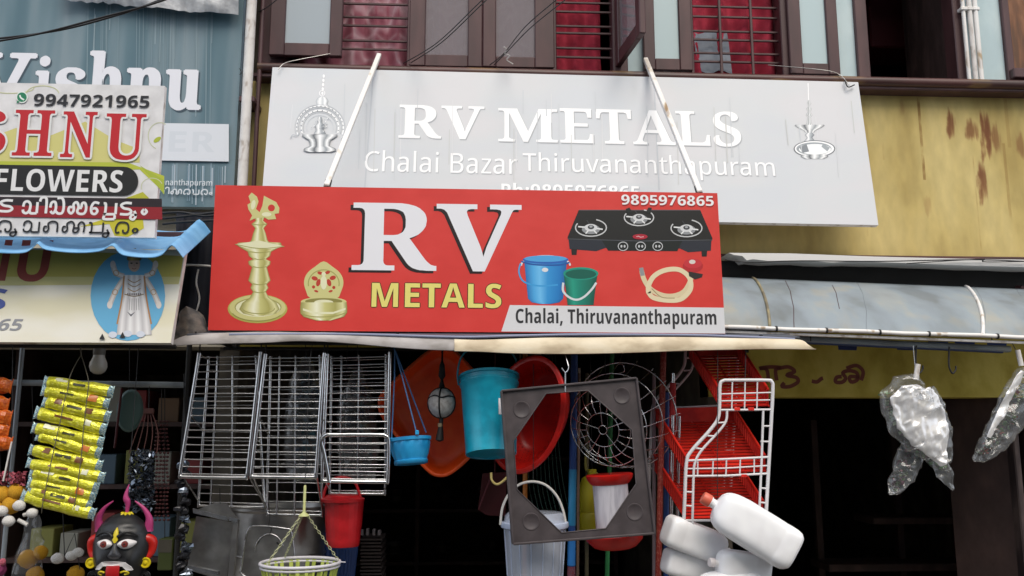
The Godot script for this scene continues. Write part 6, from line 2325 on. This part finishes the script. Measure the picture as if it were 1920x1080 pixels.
func charm_shop() -> void:
	var yl := rough_tex("packet_yellow", [[0.2, "c2c024"], [0.5, "d8d436"], [0.8, "e6e26a"]], 0.03, Vector3(8, 8, 8), 0.2, 0.4, 3.0, 70)
	var tip := rough_tex("packet_blue_foil", [[0.25, "2c5f7c"], [0.42, "6a9ab2"], [0.6, "c4d2c8"], [0.8, "dcdcc0"]], 0.05, Vector3(12, 12, 12), 0.22, 0.5, 2.0, 71)
	var brown := flat("ink_brown", "6a3f1c", 0.35)
	var dark := flat("ink_dark", "3b3a20", 0.35)
	var pale := flat("ink_pale", "d2d2b8", 0.3)
	var orange := flat("ink_orange", "b8661c", 0.35)
	var rows := [[82, 712, 213, 735], [78, 732, 205, 758], [80, 750, 206, 782], [65, 776, 200, 806], [60, 802, 195, 828], [68, 818, 190, 852], [54, 846, 192, 876], [50, 868, 196, 880], [56, 884, 186, 914], [52, 902, 180, 930], [52, 918, 172, 950], [40, 928, 178, 966]]
	var i := 0
	for r in rows:
		var ink := []
		match i % 4:
			0: ink = [[0.18, 0.36, 20, 60, pale], [0.45, 0.62, 5, 25, dark]]
			1: ink = [[0.72, 0.84, -10, 50, orange], [0.3, 0.5, 5, 20, dark]]
			2: ink = [[0.2, 0.3, 10, 60, brown], [0.38, 0.6, 5, 30, dark], [0.66, 0.76, -10, 40, brown]]
			3: ink = [[0.3, 0.55, 10, 28, brown], [0.72, 0.8, 0, 50, pale]]
		if i == 7:
			r = [50, 866, 196, 897]
		packet("foil_packet", "yellow foil packet with blue crimped ends, %s the hanging string" % ["topmost of", "second from the top of", "third from the top of", "fourth from the top of", "fifth from the top of", "sixth from the top of", "sixth from the bottom of", "fifth from the bottom of", "fourth from the bottom of", "third from the bottom of", "second from the bottom of", "lowest of"][i], "yellow foil packets tied in a hanging string", [r[0], r[1]], [r[2], r[3]], 24, 0.92, yl, tip, ink, 20 + i)
		i += 1
	var t := thing("packet_string", "knotted twine pair holding the yellow foil packets", "twine", P(120, 960, 0.94))
	var tw := flat("twine", "5c5648", 0.9)
	tube_px("twine", [[152, 665, 0.9], [138, 690, 0.92], [130, 710, 0.945], [127, 730, 0.95], [120, 755, 0.95], [113, 790, 0.95], [104, 830, 0.95], [95, 870, 0.95], [88, 905, 0.95], [80, 945, 0.95], [78, 962, 0.93]], 0.95, 0.0018, tw, t, 4)
	tube_px("twine", [[152, 665, 0.9], [160, 690, 0.92], [166, 716, 0.945], [163, 745, 0.95], [160, 775, 0.95], [156, 810, 0.95], [154, 840, 0.95], [150, 875, 0.95], [146, 905, 0.95], [142, 935, 0.95], [138, 958, 0.93]], 0.95, 0.0018, tw, t, 4)
	tube_px("twine", [[152, 665, 0.9], [151, 646, 0.88]], 0.9, 0.0025, tw, t)
	# orange packets at the picture edge
	var ob := rough_tex("packet_orange", [[0.25, "a8430c"], [0.55, "c85a14"], [0.8, "d67a30"]], 0.03, Vector3(8, 8, 8), 0.3, 0.0, 2.0, 73)
	i = 0
	for y in [722, 752, 778, 804, 830]:
		packet("orange_packet", "orange snack packet, %s the strip beside the yellow packet string" % ["topmost of", "second from the top of", "in the middle of", "second from the bottom of", "lowest of"][i], "orange packets hanging in a strip", [-95, y - 8], [22 - (i % 2) * 5, y + 6], 30, 0.9, ob, ob, [[0.5, 0.8, 10, 30, pale]], 40 + i)
		i += 1
	tube_px("hang_cord", [[-40, 648], [-38, 830]], 0.9, 0.002, tw, get_node("orange_packet"))
	mask()
	var dim: Material = M.galvanised
	# rails of the stall
	t = thing("stall_rail", "grey steel rail with upright at the charm stall", "rail", P(170, 720, 0.55))
	var st := new_st()
	tube(st, [P(-80, 716, 0.55), P(345, 722, 0.55)], 0.014, 10)
	put("cross_tube", st, dim, t)
	st = new_st()
	var u := P(36, 720, 0.56)
	tube(st, [Vector3(u.x, 0.13, 0.56), Vector3(u.x, 2.0, 0.56)], 0.01, 10)
	put("upright", st, dim, t)
	st = new_st()
	u = P(343, 720, 0.56)
	tube(st, [Vector3(u.x, 0.13, 0.5), Vector3(u.x, 2.02, 0.5)], 0.012, 10)
	put("upright", st, M.black_rubber, t)
	st = new_st()
	tube(st, [P(-200, 646, 0.88), P(330, 650, 0.88)], 0.01, 8)
	put("top_tube", st, M.black_rubber, t)
	# unlit bulb
	t = thing("light_bulb", "unlit frosted light bulb in a holder above the yellow packets", "bulb", P(183, 700, 0.7))
	var k := S(183, 680, 0.7)
	var c := P(183, 702, 0.7)
	st = new_st()
	lathe(st, c, Vector3.UP, [[0.0, 0.0], [7 * k, 1.2 * k], [13 * k, 6 * k], [16 * k, 14 * k], [15 * k, 22 * k], [10.5 * k, 32 * k], [10 * k, 36 * k]], 24)
	put("globe", st, flat("bulb_white", "b5afa6", 0.35), t)
	st = new_st()
	lathe(st, c + Vector3(0, 36 * k, 0), Vector3.UP, [[10 * k, 0.0], [11 * k, 2 * k], [11 * k, 16 * k], [4 * k, 19 * k], [1.5 * k, 21 * k], [1.5 * k, 36 * k]], 18)
	put("holder", st, flat("bulb_holder", "6a6660", 0.5), t)
	garlands()
	pompoms()

func mask() -> void:
	var z := 0.9
	var t := thing("horned_mask", "black horned face mask with red tongue, white eyes and pink horns", "mask", P(233, 1120, z))
	var k := S(233, 1010, z)
	var c := P(231, 1028, z - 0.04)
	var glossy := rough_tex("mask_black", [[0.3, "0e0e10"], [0.6, "151517"], [0.8, "1e1e21"]], 0.02, Vector3(6, 6, 6), 0.4, 0.0, 0.0, 75)
	var M0 := func(x: float, y: float, lift: float) -> Vector3:   # a point on the face, x and y in photo pixels from its centre
		var rx := x / 54.0
		var ry := (y + 6.0) / 62.0 if y < -6 else (y + 6.0) / 88.0
		var d := sqrt(maxf(0.0, 1.0 - rx * rx - ry * ry))
		return c + Vector3(x * k, -y * k, d * 44 * k + lift)
	var rings := []
	for i in 17:
		var v := i / 16.0
		var rr := sin(v * PI * 0.5)
		var rg := []
		for j in 44:
			var an := TAU * j / 44.0
			var x := cos(an) * rr * 53.5
			var y := sin(an) * rr * (86.0 if sin(an) > 0 else 60.0) - 6.0
			var p: Vector3 = M0.call(x, y, 0.0)
			# brow folds, cheeks, eye hollows
			var brow := exp(-pow((y + 32 + 4 * cos(x * 0.12)) / 4.0, 2.0)) + exp(-pow((y + 45) / 4.0, 2.0)) * 0.7
			var cheek := exp(-pow((absf(x) - 30) / 14.0, 2.0) - pow((y - 22) / 16.0, 2.0))
			var eye := exp(-pow((absf(x) - 20) / 14.0, 2.0) - pow((y + 14) / 10.0, 2.0))
			p.z += (brow * 4.5 + cheek * 8.0 - eye * 4.0) * k * (1.0 - pow(rr, 6.0))
			rg.append(p)
		rings.append(rg)
	var st := new_st()
	loft(st, rings, true, false, false)
	var back := []
	for p in rings[-1]: back.append(p + Vector3(0, 0, -0.012))
	loft(st, [rings[-1], back], true, false, true)
	put("face", st, glossy, t)
	# eyes
	for s in [-1.0, 1.0]:
		st = new_st()
		var al := []
		for e in [[5, -12], [10, -18], [19, -21], [28, -19], [35, -15], [30, -8], [21, -4], [12, -6]]:
			al.append(M0.call(s * e[0] + 1.0, e[1], 5.0 * k))
		var cen: Vector3 = M0.call(s * 20 + 1.0, -13, 8.0 * k)
		al = smooth(al, 4, true)
		var inner := []
		for p in al: inner.append(p.lerp(cen, 0.6) + Vector3(0, 0, 1.5 * k))
		var rim := []
		for p in al: rim.append(p + Vector3(0, 0, -7.0 * k))
		loft(st, [rim, al, inner], true, false, true)
		var eye := put("eye", st, flat("mask_white", "d6d2d2", 0.35), t)
		st = new_st()
		lathe(st, cen + Vector3(s * -1.0 * k, 0, 1.0 * k), Vector3.BACK, [[6.0 * k, -2.0 * k], [5.8 * k, 0.8 * k], [4.0 * k, 1.6 * k], [0.0, 1.8 * k]], 18)
		put("iris", st, flat("iris_brown", "6e2a24", 0.35), eye)
		st = new_st()
		lathe(st, cen + Vector3(s * -1.0 * k, 0, 2.6 * k), Vector3.BACK, [[2.2 * k, 0.0], [0.0, 0.6 * k]], 12)
		put("pupil", st, M.black_rubber, eye)
		# brow bead, ear, ear ring, horn, moustache curl
		st = new_st()
		var brow := []
		for e in [[4, -26], [14, -33], [26, -33], [38, -26]]: brow.append(M0.call(s * e[0], e[1], 4.0 * k))
		tube(st, smooth(brow, 5), 2.2 * k, 8)
		put("brow", st, glossy, t)
		st = new_st()
		tube(st, smooth([c + Vector3(s * 40 * k, 22 * k, 14 * k), c + Vector3(s * 54 * k, 14 * k, 6 * k), c + Vector3(s * 55 * k, -4 * k, 6 * k), c + Vector3(s * 48 * k, -18 * k, 12 * k)], 6), [5.0 * k, 6.5 * k, 8.0 * k, 9.0 * k, 9.5 * k, 9.8 * k, 10.0 * k, 9.8 * k, 9.5 * k, 9.0 * k, 8.4 * k, 8.0 * k, 7.6 * k, 7.2 * k, 6.8 * k, 6.2 * k, 5.6 * k, 5.0 * k, 4.0 * k], 12)
		put("ear", st, flat("mask_red", "b01c14", 0.35), t)
		st = new_st()
		lathe(st, c + Vector3(s * 50 * k, -24 * k, 18 * k), Vector3.BACK, [[9.5 * k, 0.0], [10 * k, 2 * k], [9 * k, 4 * k], [7.5 * k, 4 * k], [6.5 * k, 2.5 * k], [3.5 * k, 3 * k], [2.5 * k, 5 * k], [0.0, 5.5 * k]], 24)
		put("ear_disc", st, flat("mask_yellow", "c9b412", 0.4), t)
		st = new_st()
		var hp := smooth([c + Vector3(s * 44 * k, 34 * k, 2 * k), c + Vector3(s * 47 * k, 54 * k, 6 * k), c + Vector3(s * 37 * k, 74 * k, 10 * k), c + Vector3(s * 20 * k, 88 * k, 12 * k)], 7)
		var hr := []
		for j in hp.size(): hr.append(lerpf(10.5, 1.0, pow(float(j) / (hp.size() - 1), 0.8)) * k)
		tube(st, hp, hr, 14)
		put("horn", st, flat("mask_pink", "a8386e", 0.42), t)
		st = new_st()
		for rr in [4.0, 7.5, 11.0]:
			tube(st, ring(c + Vector3(s * 46 * k, -48 * k, 12 * k), Vector3.RIGHT, Vector3.UP, rr * k, rr * 0.8 * k, 18), 1.2 * k, 6, true)
		put("curl", st, glossy, t)
	# nose
	st = new_st()
	rings = []
	for e in [[-18, 3.0, 3.0], [-8, 5.0, 7.0], [2, 8.5, 11.0], [8, 13.0, 12.0], [12, 11.0, 8.0], [15, 4.0, 2.0]]:
		rings.append(ring(M0.call(1.0, e[0], -2.0 * k), Vector3.RIGHT, Vector3.BACK, e[1] * k, e[2] * k, 16))
	loft(st, rings)
	put("nose", st, rough_tex("mask_grey", [[0.3, "2e2e31"], [0.7, "3c3c40"]], 0.02, Vector3(6, 6, 6), 0.35, 0.0, 0.0, 76), t)
	# teeth and tongue
	st = new_st()
	var teeth := []
	for e in [[-34, 33], [-30, 26], [-20, 19], [1, 18], [22, 20], [31, 28], [33, 35], [24, 35], [18, 27], [1, 25], [-17, 26], [-24, 33]]: teeth.append(M0.call(e[0], e[1], 9.0 * k))
	plate(st, teeth, Vector3(0, 0, -9.0 * k))
	put("teeth", st, flat("mask_white", "d6d2d2", 0.35), t)
	st = new_st()
	rings = []
	for e in [[25, 12.0, 3.0, 8.0], [36, 12.5, 4.0, 12.0], [50, 12.0, 4.0, 13.0], [64, 8.5, 3.0, 11.0], [72, 2.0, 1.0, 8.0]]:
		rings.append(ring(M0.call(2.0, e[0], e[3] * k), Vector3.RIGHT, Vector3.BACK, e[1] * k, e[2] * k, 16))
	loft(st, rings)
	put("tongue", st, flat("tongue_red", "a81016", 0.4), t)
	for s in [-1.0, 1.0]:
		st = new_st()
		tube(st, smooth([M0.call(s * 14, 38, 8 * k), M0.call(s * 22, 36, 9 * k), M0.call(s * 27, 40, 8 * k), M0.call(s * 20, 42, 8 * k)], 4), 1.8 * k, 7)
		put("tusk", st, flat("mask_yellow", "c9b412", 0.4), t)
	# forehead mark, flower and spike
	st = new_st()
	rings = []
	for e in [[-42, 0.8], [-35, 4.0], [-29, 5.0], [-25, 3.6], [-20, 5.4], [-15, 2.0]]:
		rings.append(ring(M0.call(1.0, e[0], 3.0 * k), Vector3.RIGHT, Vector3.BACK, e[1] * k, 2.4 * k, 12))
	loft(st, rings)
	put("forehead_mark", st, flat("mask_yellow", "c9b412", 0.4), t)
	var top := c + Vector3(4 * k, 63 * k, 6 * k)
	st = new_st()
	for j in 9:
		var an := TAU * j / 9.0
		tube(st, [top + Vector3(cos(an) * 2 * k, 0, sin(an) * 2 * k), top + Vector3(cos(an) * 9 * k, 1.5 * k, sin(an) * 9 * k), top + Vector3(cos(an) * 13 * k, -1.0 * k, sin(an) * 13 * k)], [2.5 * k, 3.4 * k, 1.0 * k], 7)
	put("crest_flower", st, flat("mask_yellow", "c9b412", 0.4), t)
	st = new_st()
	tube(st, smooth([top, top + Vector3(1 * k, 20 * k, 0), top + Vector3(-3 * k, 34 * k, 2 * k), top + Vector3(1 * k, 56 * k, 0)], 4), [3 * k, 3.2 * k, 3.6 * k, 4.2 * k, 5 * k, 5.6 * k, 6 * k, 5.4 * k, 4.4 * k, 3.4 * k, 2.4 * k, 1.4 * k, 0.6 * k], 10)
	put("crest_spike", st, flat("mask_pink", "a8386e", 0.42), t)
	st = new_st()
	tube(st, [top + Vector3(0, 54 * k, 0), Vector3(top.x, 1.985, 0.87)], 0.0016, 5)
	put("hang_cord", st, M.cord, t)

func garlands() -> void:
	var g := RandomNumberGenerator.new()
	g.seed = 31
	# shiny dark tassel behind the mask
	var t := thing("foil_tassel", "bunch of crinkled silver-black foil tinsel hanging above the mask", "tassel", P(268, 960, 0.7))
	var st := new_st()
	st.set_smooth_group(-1)
	for i in 520:
		var v := g.randf()
		var x := 268 + (g.randf() - 0.5) * lerpf(40, 56, v) - v * 8
		var c := P(x, lerpf(845, 960, v), 0.7 + (g.randf() - 0.5) * 0.08)
		var b := Basis.from_euler(Vector3(g.randf() * 6, g.randf() * 6, g.randf() * 6)) * (0.009 + g.randf() * 0.008)
		quad(st, c + b.x, c + b.y * 0.5, c - b.x, c - b.y * 0.5)
		tri(st, c + b.x, c + b.z * 0.7, c - b.x)
	var ti := put("tinsel", st, flat("tinsel", "6c7480", 0.22, 0.9), t)
	ti.set_meta("kind", "stuff")
	for i in 5:
		tube_px("cord", [[278 + (i - 2) * 3, 770], [276 + (i - 2) * 10, 810], [268 + (i - 2) * 13, 850]], 0.7, 0.0022, flat("tassel_cord", "5c3a36", 0.8), t, 4)
	tube_px("cord", [[279, 772], [280, 724]], 0.69, 0.002, M.cord, t)
	st = new_st()
	slab(st, P(268, 776, 0.71), P(290, 766, 0.69), 0.003)
	put("knot", st, flat("tassel_cord", "5c3a36", 0.8), t)
	# twisted string of dark foil bells
	t = thing("foil_string", "string of crumpled black and silver foil knots beside the stall post", "foil string", P(345, 1080, 0.75))
	tube_px("cord", [[345, 700, 0.6], [346, 850, 0.7], [345, 1090, 0.75]], 0.75, 0.0025, M.cord, t)
	for i in 13:
		st = new_st()
		var c := P(344 + sin(i * 2.2) * 5, 872 + i * 17, 0.75)
		var f := FastNoiseLite.new()
		f.seed = i
		f.frequency = 30.0
		var rings := []
		for a in 7:
			var v := a / 6.0 * PI
			var rg := []
			for j in 9:
				var an := TAU * j / 9.0
				var p := Vector3(sin(v) * cos(an) * 0.024, cos(v) * 0.019, sin(v) * sin(an) * 0.02)
				rg.append(c + p * (1.0 + f.get_noise_3dv(p + c) * 1.1))
			rings.append(rg)
		for a in 6:
			st.set_smooth_group(-1)
			for j in 9: quad(st, rings[a][j], rings[a][(j + 1) % 9], rings[a + 1][(j + 1) % 9], rings[a + 1][j])
		put("foil_knot", st, flat("tinsel", "6c7480", 0.22, 0.9) if i % 3 == 0 else flat("dark_foil", "1d1d22", 0.35, 0.4), t)
	# beaded maroon strings
	t = thing("bead_strings", "dim maroon bead strings hanging beside the foil tassel", "bead strings", P(300, 990, 0.5))
	for s in 4:
		st = new_st()
		for i in 26:
			var c := P(293 + s * 7 + sin(i * 0.7 + s) * 1.5, 790 + i * 7.4, 0.5)
			lathe(st, c - Vector3(0, 0.006, 0), Vector3.UP, [[0.0, 0.0], [0.006, 0.003], [0.0075, 0.006], [0.006, 0.009], [0.0, 0.012]], 8)
		var b := put("bead_string", st, flat("bead_maroon", "4d2426", 0.5), t)
		b.set_meta("kind", "stuff")
	tube_px("cord", [[303, 792], [303, 720]], 0.5, 0.002, M.cord, t)

func ball(t: Node3D, n: String, px: float, py: float, r: float, z: float, m: Material, sd: int, fuzz := 0.15, stretch := 1.0) -> void:
	var k := S(px, py, z)
	var c := P(px, py, z)
	var f := FastNoiseLite.new()
	f.seed = sd
	f.frequency = 40.0
	var rings := []
	for a in 11:
		var v := a / 10.0 * PI
		var rg := []
		for j in 16:
			var an := TAU * j / 16.0
			var p := Vector3(sin(v) * cos(an) * stretch, cos(v), sin(v) * sin(an)) * r * k
			rg.append(c + p * (1.0 + f.get_noise_3dv(p + c) * fuzz))
		rings.append(rg)
	var st := new_st()
	loft(st, rings, true, false, false)
	put(n, st, m, t)

func pompoms() -> void:
	var yl := rough_tex("pom_yellow", [[0.25, "a8740e"], [0.55, "c08f18"], [0.8, "cda02a"]], 0.06, Vector3(14, 14, 14), 0.9, 0.0, 2.0, 80)
	var wh := rough_tex("pom_white", [[0.25, "b5b1ac"], [0.55, "cfccc8"], [0.8, "dcdad6"]], 0.06, Vector3(14, 14, 14), 0.9, 0.0, 2.0, 81)
	var pk := rough_tex("pom_pink", [[0.25, "8a2c40"], [0.55, "b04e5e"], [0.8, "c8909a"]], 0.06, Vector3(14, 14, 14), 0.9, 0.0, 2.0, 82)
	var t := thing("pompom_garland", "garland of yellow and white cloth balls with pink frill at the charm stall", "garland", P(15, 985, 0.9))
	for e in [[-20, 928, 20], [4, 928, 17], [32, 922, 16], [22, 946, 17], [-6, 952, 18]]: ball(t, "yellow_ball", e[0], e[1], e[2], 0.88, yl, int(e[0]) + 50)
	for e in [[36, 948, 10], [3, 958, 10], [16, 977, 10], [60, 962, 9], [-14, 978, 10]]: ball(t, "white_ball", e[0], e[1], e[2], 0.93, wh, int(e[0]) + 90, 0.1, 1.15)
	var gg := RandomNumberGenerator.new()
	gg.seed = 5
	var st := new_st()
	st.set_smooth_group(-1)
	for i in 150:
		var c := P(-12 + gg.randf() * 58, 884 + gg.randf() * 26, 0.88 + (gg.randf() - 0.5) * 0.05)
		var b := Basis.from_euler(Vector3(gg.randf() * 6, gg.randf() * 6, gg.randf() * 6)) * 0.014
		quad(st, c + b.x, c + b.y * 0.6, c - b.x * 0.5, c - b.y * 0.6)
	var fr := put("pink_frill", st, pk, t)
	fr.set_meta("kind", "stuff")
	tube_px("white_stick", [[6, 902], [22, 828]], 0.92, 0.0035, M.white_metal, t)
	tube_px("hang_cord", [[14, 906], [22, 828], [24, 648]], 0.9, 0.002, M.cord, t)
	for e in [[44, 966, 70, 958], [34, 975, 52, 984]]:
		tube_px("tail", [[e[0], e[1]], [e[2], e[3]]], 0.92, 0.008, wh, t)
	# clear tubes of yellow balls, dim
	t = thing("bagged_balls", "clear tube bag of dull yellow balls hanging below the pompom garland", "ball bag", P(60, 1080, 0.8))
	var dull := yl
	for e in [[52, 1048, 17], [76, 1036, 13], [66, 1078, 16], [142, 1076, 15]]: ball(t, "yellow_ball", e[0], e[1], e[2], 0.5, dull, int(e[0]))
	put("clear_bag", crumple([[66, 965, 10], [62, 1000, 16], [56, 1040, 24], [52, 1080, 26]], 0.5, 0.05, 23, 20, 8), flat_clear_dim(), t)
	for e in [[108, 1047, 10], [134, 1042, 9], [146, 1036, 9]]: ball(t, "white_ball", e[0], e[1], e[2], 0.54, wh, int(e[0]), 0.1, 1.2)
	tube_px("hang_cord", [[66, 968], [60, 720]], 0.52, 0.002, M.cord, t)
	tube_px("hang_cord", [[121, 1042], [118, 960], [116, 720]], 0.53, 0.002, M.cord, t)
	tube_px("hang_cord", [[150, 1068], [140, 1000], [121, 1042]], 0.53, 0.002, M.cord, t)
	t = thing("pink_bag", "magenta cloth bag tip at the lower edge of the charm stall", "bag", P(2, 1080, 0.85))
	ball(t, "bag_body", -4, 1068, 14, 0.85, flat("magenta", "7a2a52", 0.8), 7, 0.4)
	ball(t, "bag_tuft", 4, 1054, 7, 0.86, pk, 9, 0.4)
	tube_px("hang_cord", [[0, 1052], [0, 716]], 0.85, 0.002, M.cord, t)

func flat_clear_dim() -> StandardMaterial3D:
	return M.clear_plastic

# ---------------------------------------------------------------- dim stock inside the shops
func shop_depths() -> void:
	var g := RandomNumberGenerator.new()
	g.seed = 77
	# shelves along the walls of the metal shop
	var t := thing("stock_shelf", "dim shelf of stacked steel bowls deep in the metal shop", "shelf", P(690, 1075, -1.4))
	var st := new_st()
	for y in [0.6, 1.0, 1.4, 1.75]:
		slab(st, Vector3(-1.15, y, -2.95), Vector3(1.2, y + 0.025, -2.55))
	for x in [-1.15, -0.4, 0.4, 1.17]: slab(st, Vector3(x, 0.16, -2.95), Vector3(x + 0.03, 2.2, -2.56))
	put("shelf_frame", st, M.dark_wood, t)
	for i in 22:
		var y: float = [0.625, 1.025, 1.425, 1.775][i % 4]
		var x := -1.0 + (i / 4) * 0.38 + g.randf() * 0.08
		st = new_st()
		var r := 0.06 + g.randf() * 0.05
		for k in 3: lathe(st, Vector3(x, y + k * 0.05, -2.74), Vector3.UP, [[r * 0.6, 0.0], [r, 0.045], [r * 1.05, 0.05]], 16)
		put("bowl_stack", st, M.steel_sheet, t)
	# stack of dark plates beside the red lidded bucket
	t = thing("plate_stack", "tall stack of dark ribbed trays behind the red lidded bucket", "stack", P(695, 1080, 0.0))
	for i in 17:
		st = new_st()
		var y := 1010 + i * 6.5
		var a := P(674 + (i % 3), y + 4, 0.05)
		var b := P(716 - (i % 2) * 2, y, 0.05)
		slab(st, a, b + Vector3(0, 0, -0.25), 0.002)
		put("tray", st, flat("tray_dark", "2a2426" if i % 2 else "332a2a", 0.6), t)
	st = new_st()
	var lo := P(676, 1122, 0.04)
	slab(st, Vector3(lo.x, 0.16, -0.2), Vector3(P(714, 1122, 0.04).x, lo.y, 0.04))
	put("stool", st, M.dark_wood, t)
	st = new_st()
	for e in [[676, 992], [686, 990], [698, 991], [708, 993]]:
		slab(st, P(e[0], 1004, 0.06), P(e[0] + 7, e[1], 0.02), 0.001)
	put("box_label", st, flat("label_grey", "6a6468", 0.6), t)
	# blue ribbed crate behind the planter
	t = thing("blue_basket", "dark blue ribbed laundry basket behind the slatted planter", "basket", P(610, 1080, 0.15))
	var k := S(610, 1050, 0.15)
	var c := P(612, 1180, 0.15)
	var h := P(612, 992, 0.15).y - c.y
	var rings := []
	for e in [[0.01, 0.0], [40, 0.0], [48, 0.5], [56, 1.0], [58, 1.0], [58, 0.97]]:
		var rg := []
		for j in 80:
			var an := TAU * j / 80.0
			var r: float = e[0] * k * (1.0 + (0.02 if j % 2 else -0.02))
			rg.append(c + Vector3(cos(an) * r, e[1] * h, sin(an) * r))
		rings.append(rg)
	st = new_st()
	loft(st, rings, true, false, false, [1, -1, -1, 2, 3])
	put("basket_wall", st, flat("basket_blue", "1d3a72", 0.5), t)
	st = new_st()
	slab(st, Vector3(c.x - 0.16, 0.16, 0.0), Vector3(c.x + 0.16, c.y - 0.001, 0.3))
	put("stool", st, M.dark_wood, t)
	# dim wares behind the dish racks
	t = thing("bagged_wares", "clear bags of blue wares behind the stainless racks", "bag", P(570, 880, 0.2))
	put("clear_bag", crumple([[575, 668, 6], [572, 720, 30], [575, 780, 40], [570, 850, 38], [565, 900, 26]], 0.25, 0.06, 33, 26, 9), M.clear_plastic, t)
	var gr := put("blue_wares", petals([[575, 700, 10], [573, 740, 26], [576, 800, 30], [570, 870, 24]], 0.25, 120, ["123a5a", "1a2430", "0f5a6a", "20202a", "5a7a8a"], 12, 0.022), printed(0.3), t)
	gr.set_meta("kind", "stuff")
	tube_px("hang_cord", [[575, 670], [572, 640]], 0.27, 0.002, M.cord, t)
	t = thing("bagged_wares", "clear bag of dark pans behind the hooped dish rack", "bag", P(675, 900, 0.2))
	put("clear_bag", crumple([[672, 690, 6], [668, 760, 36], [672, 830, 40], [670, 905, 34]], 0.3, 0.06, 37, 26, 9), M.clear_plastic, t)
	gr = put("dark_wares", petals([[672, 720, 20], [668, 780, 28], [670, 880, 26]], 0.3, 70, ["20242a", "3a3436", "2a3a4a", "55504e"], 14, 0.03), printed(0.3), t)
	gr.set_meta("kind", "stuff")
	tube_px("hang_cord", [[672, 692], [670, 640]], 0.3, 0.002, M.cord, t)
	# charm stall shelves
	t = thing("stall_shelf", "dim shelf of boxes and packets at the rear of the charm stall", "shelf", Vector3(-2.6, 0.16, -0.7))
	st = new_st()
	for y in [0.9, 1.3, 1.65]: slab(st, Vector3(-4.0, y, -1.0), Vector3(-1.4, y + 0.025, -0.6))
	for x in [-4.0, -2.6, -1.43]: slab(st, Vector3(x, 0.16, -0.99), Vector3(x + 0.03, 2.1, -0.61))
	put("shelf_frame", st, M.dark_wood, t)
	for i in 18:
		var y: float = [0.925, 1.325, 1.675][i % 3]
		var x := -2.45 + (i / 3) * 0.165
		st = new_st()
		slab(st, Vector3(x, y, -0.9), Vector3(x + 0.09 + g.randf() * 0.05, y + 0.12 + g.randf() * 0.12, -0.65), 0.004)
		put("carton", st, flat("carton%d" % (i % 5), ["8a8a4a", "8c3a3a", "5a7080", "9a9a90", "7a6048"][i % 5], 0.7), t)
	# glossy bunches hanging in the gloom
	t = thing("oval_mirror", "grey-green oval plate with red ribbon hanging behind the foil tassel", "plate", P(240, 810, 0.3))
	st = new_st()
	var oc := P(243, 770, 0.3)
	var ok := S(243, 770, 0.3)
	loft(st, [ring(oc + Vector3(0, 0, -0.01), Vector3.RIGHT, Vector3.UP, 24 * ok, 40 * ok, 28), ring(oc, Vector3.RIGHT, Vector3.UP, 24 * ok, 40 * ok, 28), ring(oc + Vector3(0, 0, 0.004), Vector3.RIGHT, Vector3.UP, 20 * ok, 35 * ok, 28)])
	put("plate", st, flat("plate_teal", "4a6460", 0.4), t)
	tube_px("ribbon", [[228, 728], [222, 780], [215, 840]], 0.32, 0.006, M.maroon, t, 4)
	tube_px("hang_cord", [[243, 732], [243, 650]], 0.3, 0.002, M.cord, t)
	t = thing("green_box", "small dull green printed box beside the mask", "box", P(308, 1070, 0.5))
	st = new_st()
	slab(st, P(294, 1070, 0.5), P(325, 1010, 0.5) + Vector3(0, 0, -0.08), 0.004)
	put("carton", st, flat("box_green", "3a4418", 0.6), t)
	st = new_st()
	slab(st, P(296, 1036, 0.501), P(323, 1012, 0.501) + Vector3(0, 0, 0.001))
	put("label_patch", st, flat("box_label", "4a463c", 0.6), t)
	st = new_st()
	tube(st, [P(309, 1010, 0.47), P(309, 722, 0.5)], 0.002, 5)
	put("hang_cord", st, M.cord, t)

# ---------------------------------------------------------------- overhead cables
func cables() -> void:
	var spans := [
		["pair of black cables sagging across the teal board", [[[-60, 78, 2.0], [80, 62, 2.0], [180, 40, 2.0], [300, 0, 2.0], [420, -60, 2.0]], [[-60, 86, 2.02], [70, 64, 2.02], [190, 33, 2.02], [290, 6, 2.02], [420, -40, 2.02]]], 0.0032],
		["thin black cable pair crossing the closed window leaf, one end by the strut", [[[756, 119, 0.05], [820, 80, 0.5], [900, 4, 1.0], [960, -50, 1.3]], [[770, 118, 0.05], [830, 78, 0.5], [912, 0, 1.0], [970, -50, 1.3]]], 0.0026],
		["thin black cable pair tied with white string before the red curtain", [[[918, 122, 0.1], [945, 100, 0.2], [985, 50, 0.6], [1050, -6, 1.0], [1090, -40, 1.2]], [[926, 122, 0.1], [950, 98, 0.2], [995, 52, 0.6], [1062, -2, 1.0], [1110, -40, 1.2]]], 0.0026],
		["black cable dropping past the white drain pipe to the window frame", [[[484, 22, 0.1], [500, 14, 0.15], [530, -10, 0.3], [560, -40, 0.4]]], 0.0026],
		["dark cable bundle running behind the blue sheet roof", [[[300, 400, 0.5], [340, 398, 0.5], [380, 405, 0.5], [420, 402, 0.5]], [[300, 410, 0.5], [350, 405, 0.5], [420, 396, 0.5]], [[305, 420, 0.5], [345, 416, 0.5], [420, 412, 0.5]]], 0.006],
	]
	for s in spans:
		var t := thing("overhead_cable", s[0], "cable", P(s[1][0][0][0], s[1][0][0][1], s[1][0][0][2]))
		for line in s[1]: tube_px("cable", line, 1.0, s[2], M.cord, t, 6)
	var k := get_node("overhead_cable_002")
	tube_px("white_string", [[945, 88, 0.27], [951, 94, 0.25], [946, 100, 0.24], [956, 105, 0.22], [950, 112, 0.2], [962, 120, 0.18]], 0.2, 0.003, M.white_metal, k, 4)
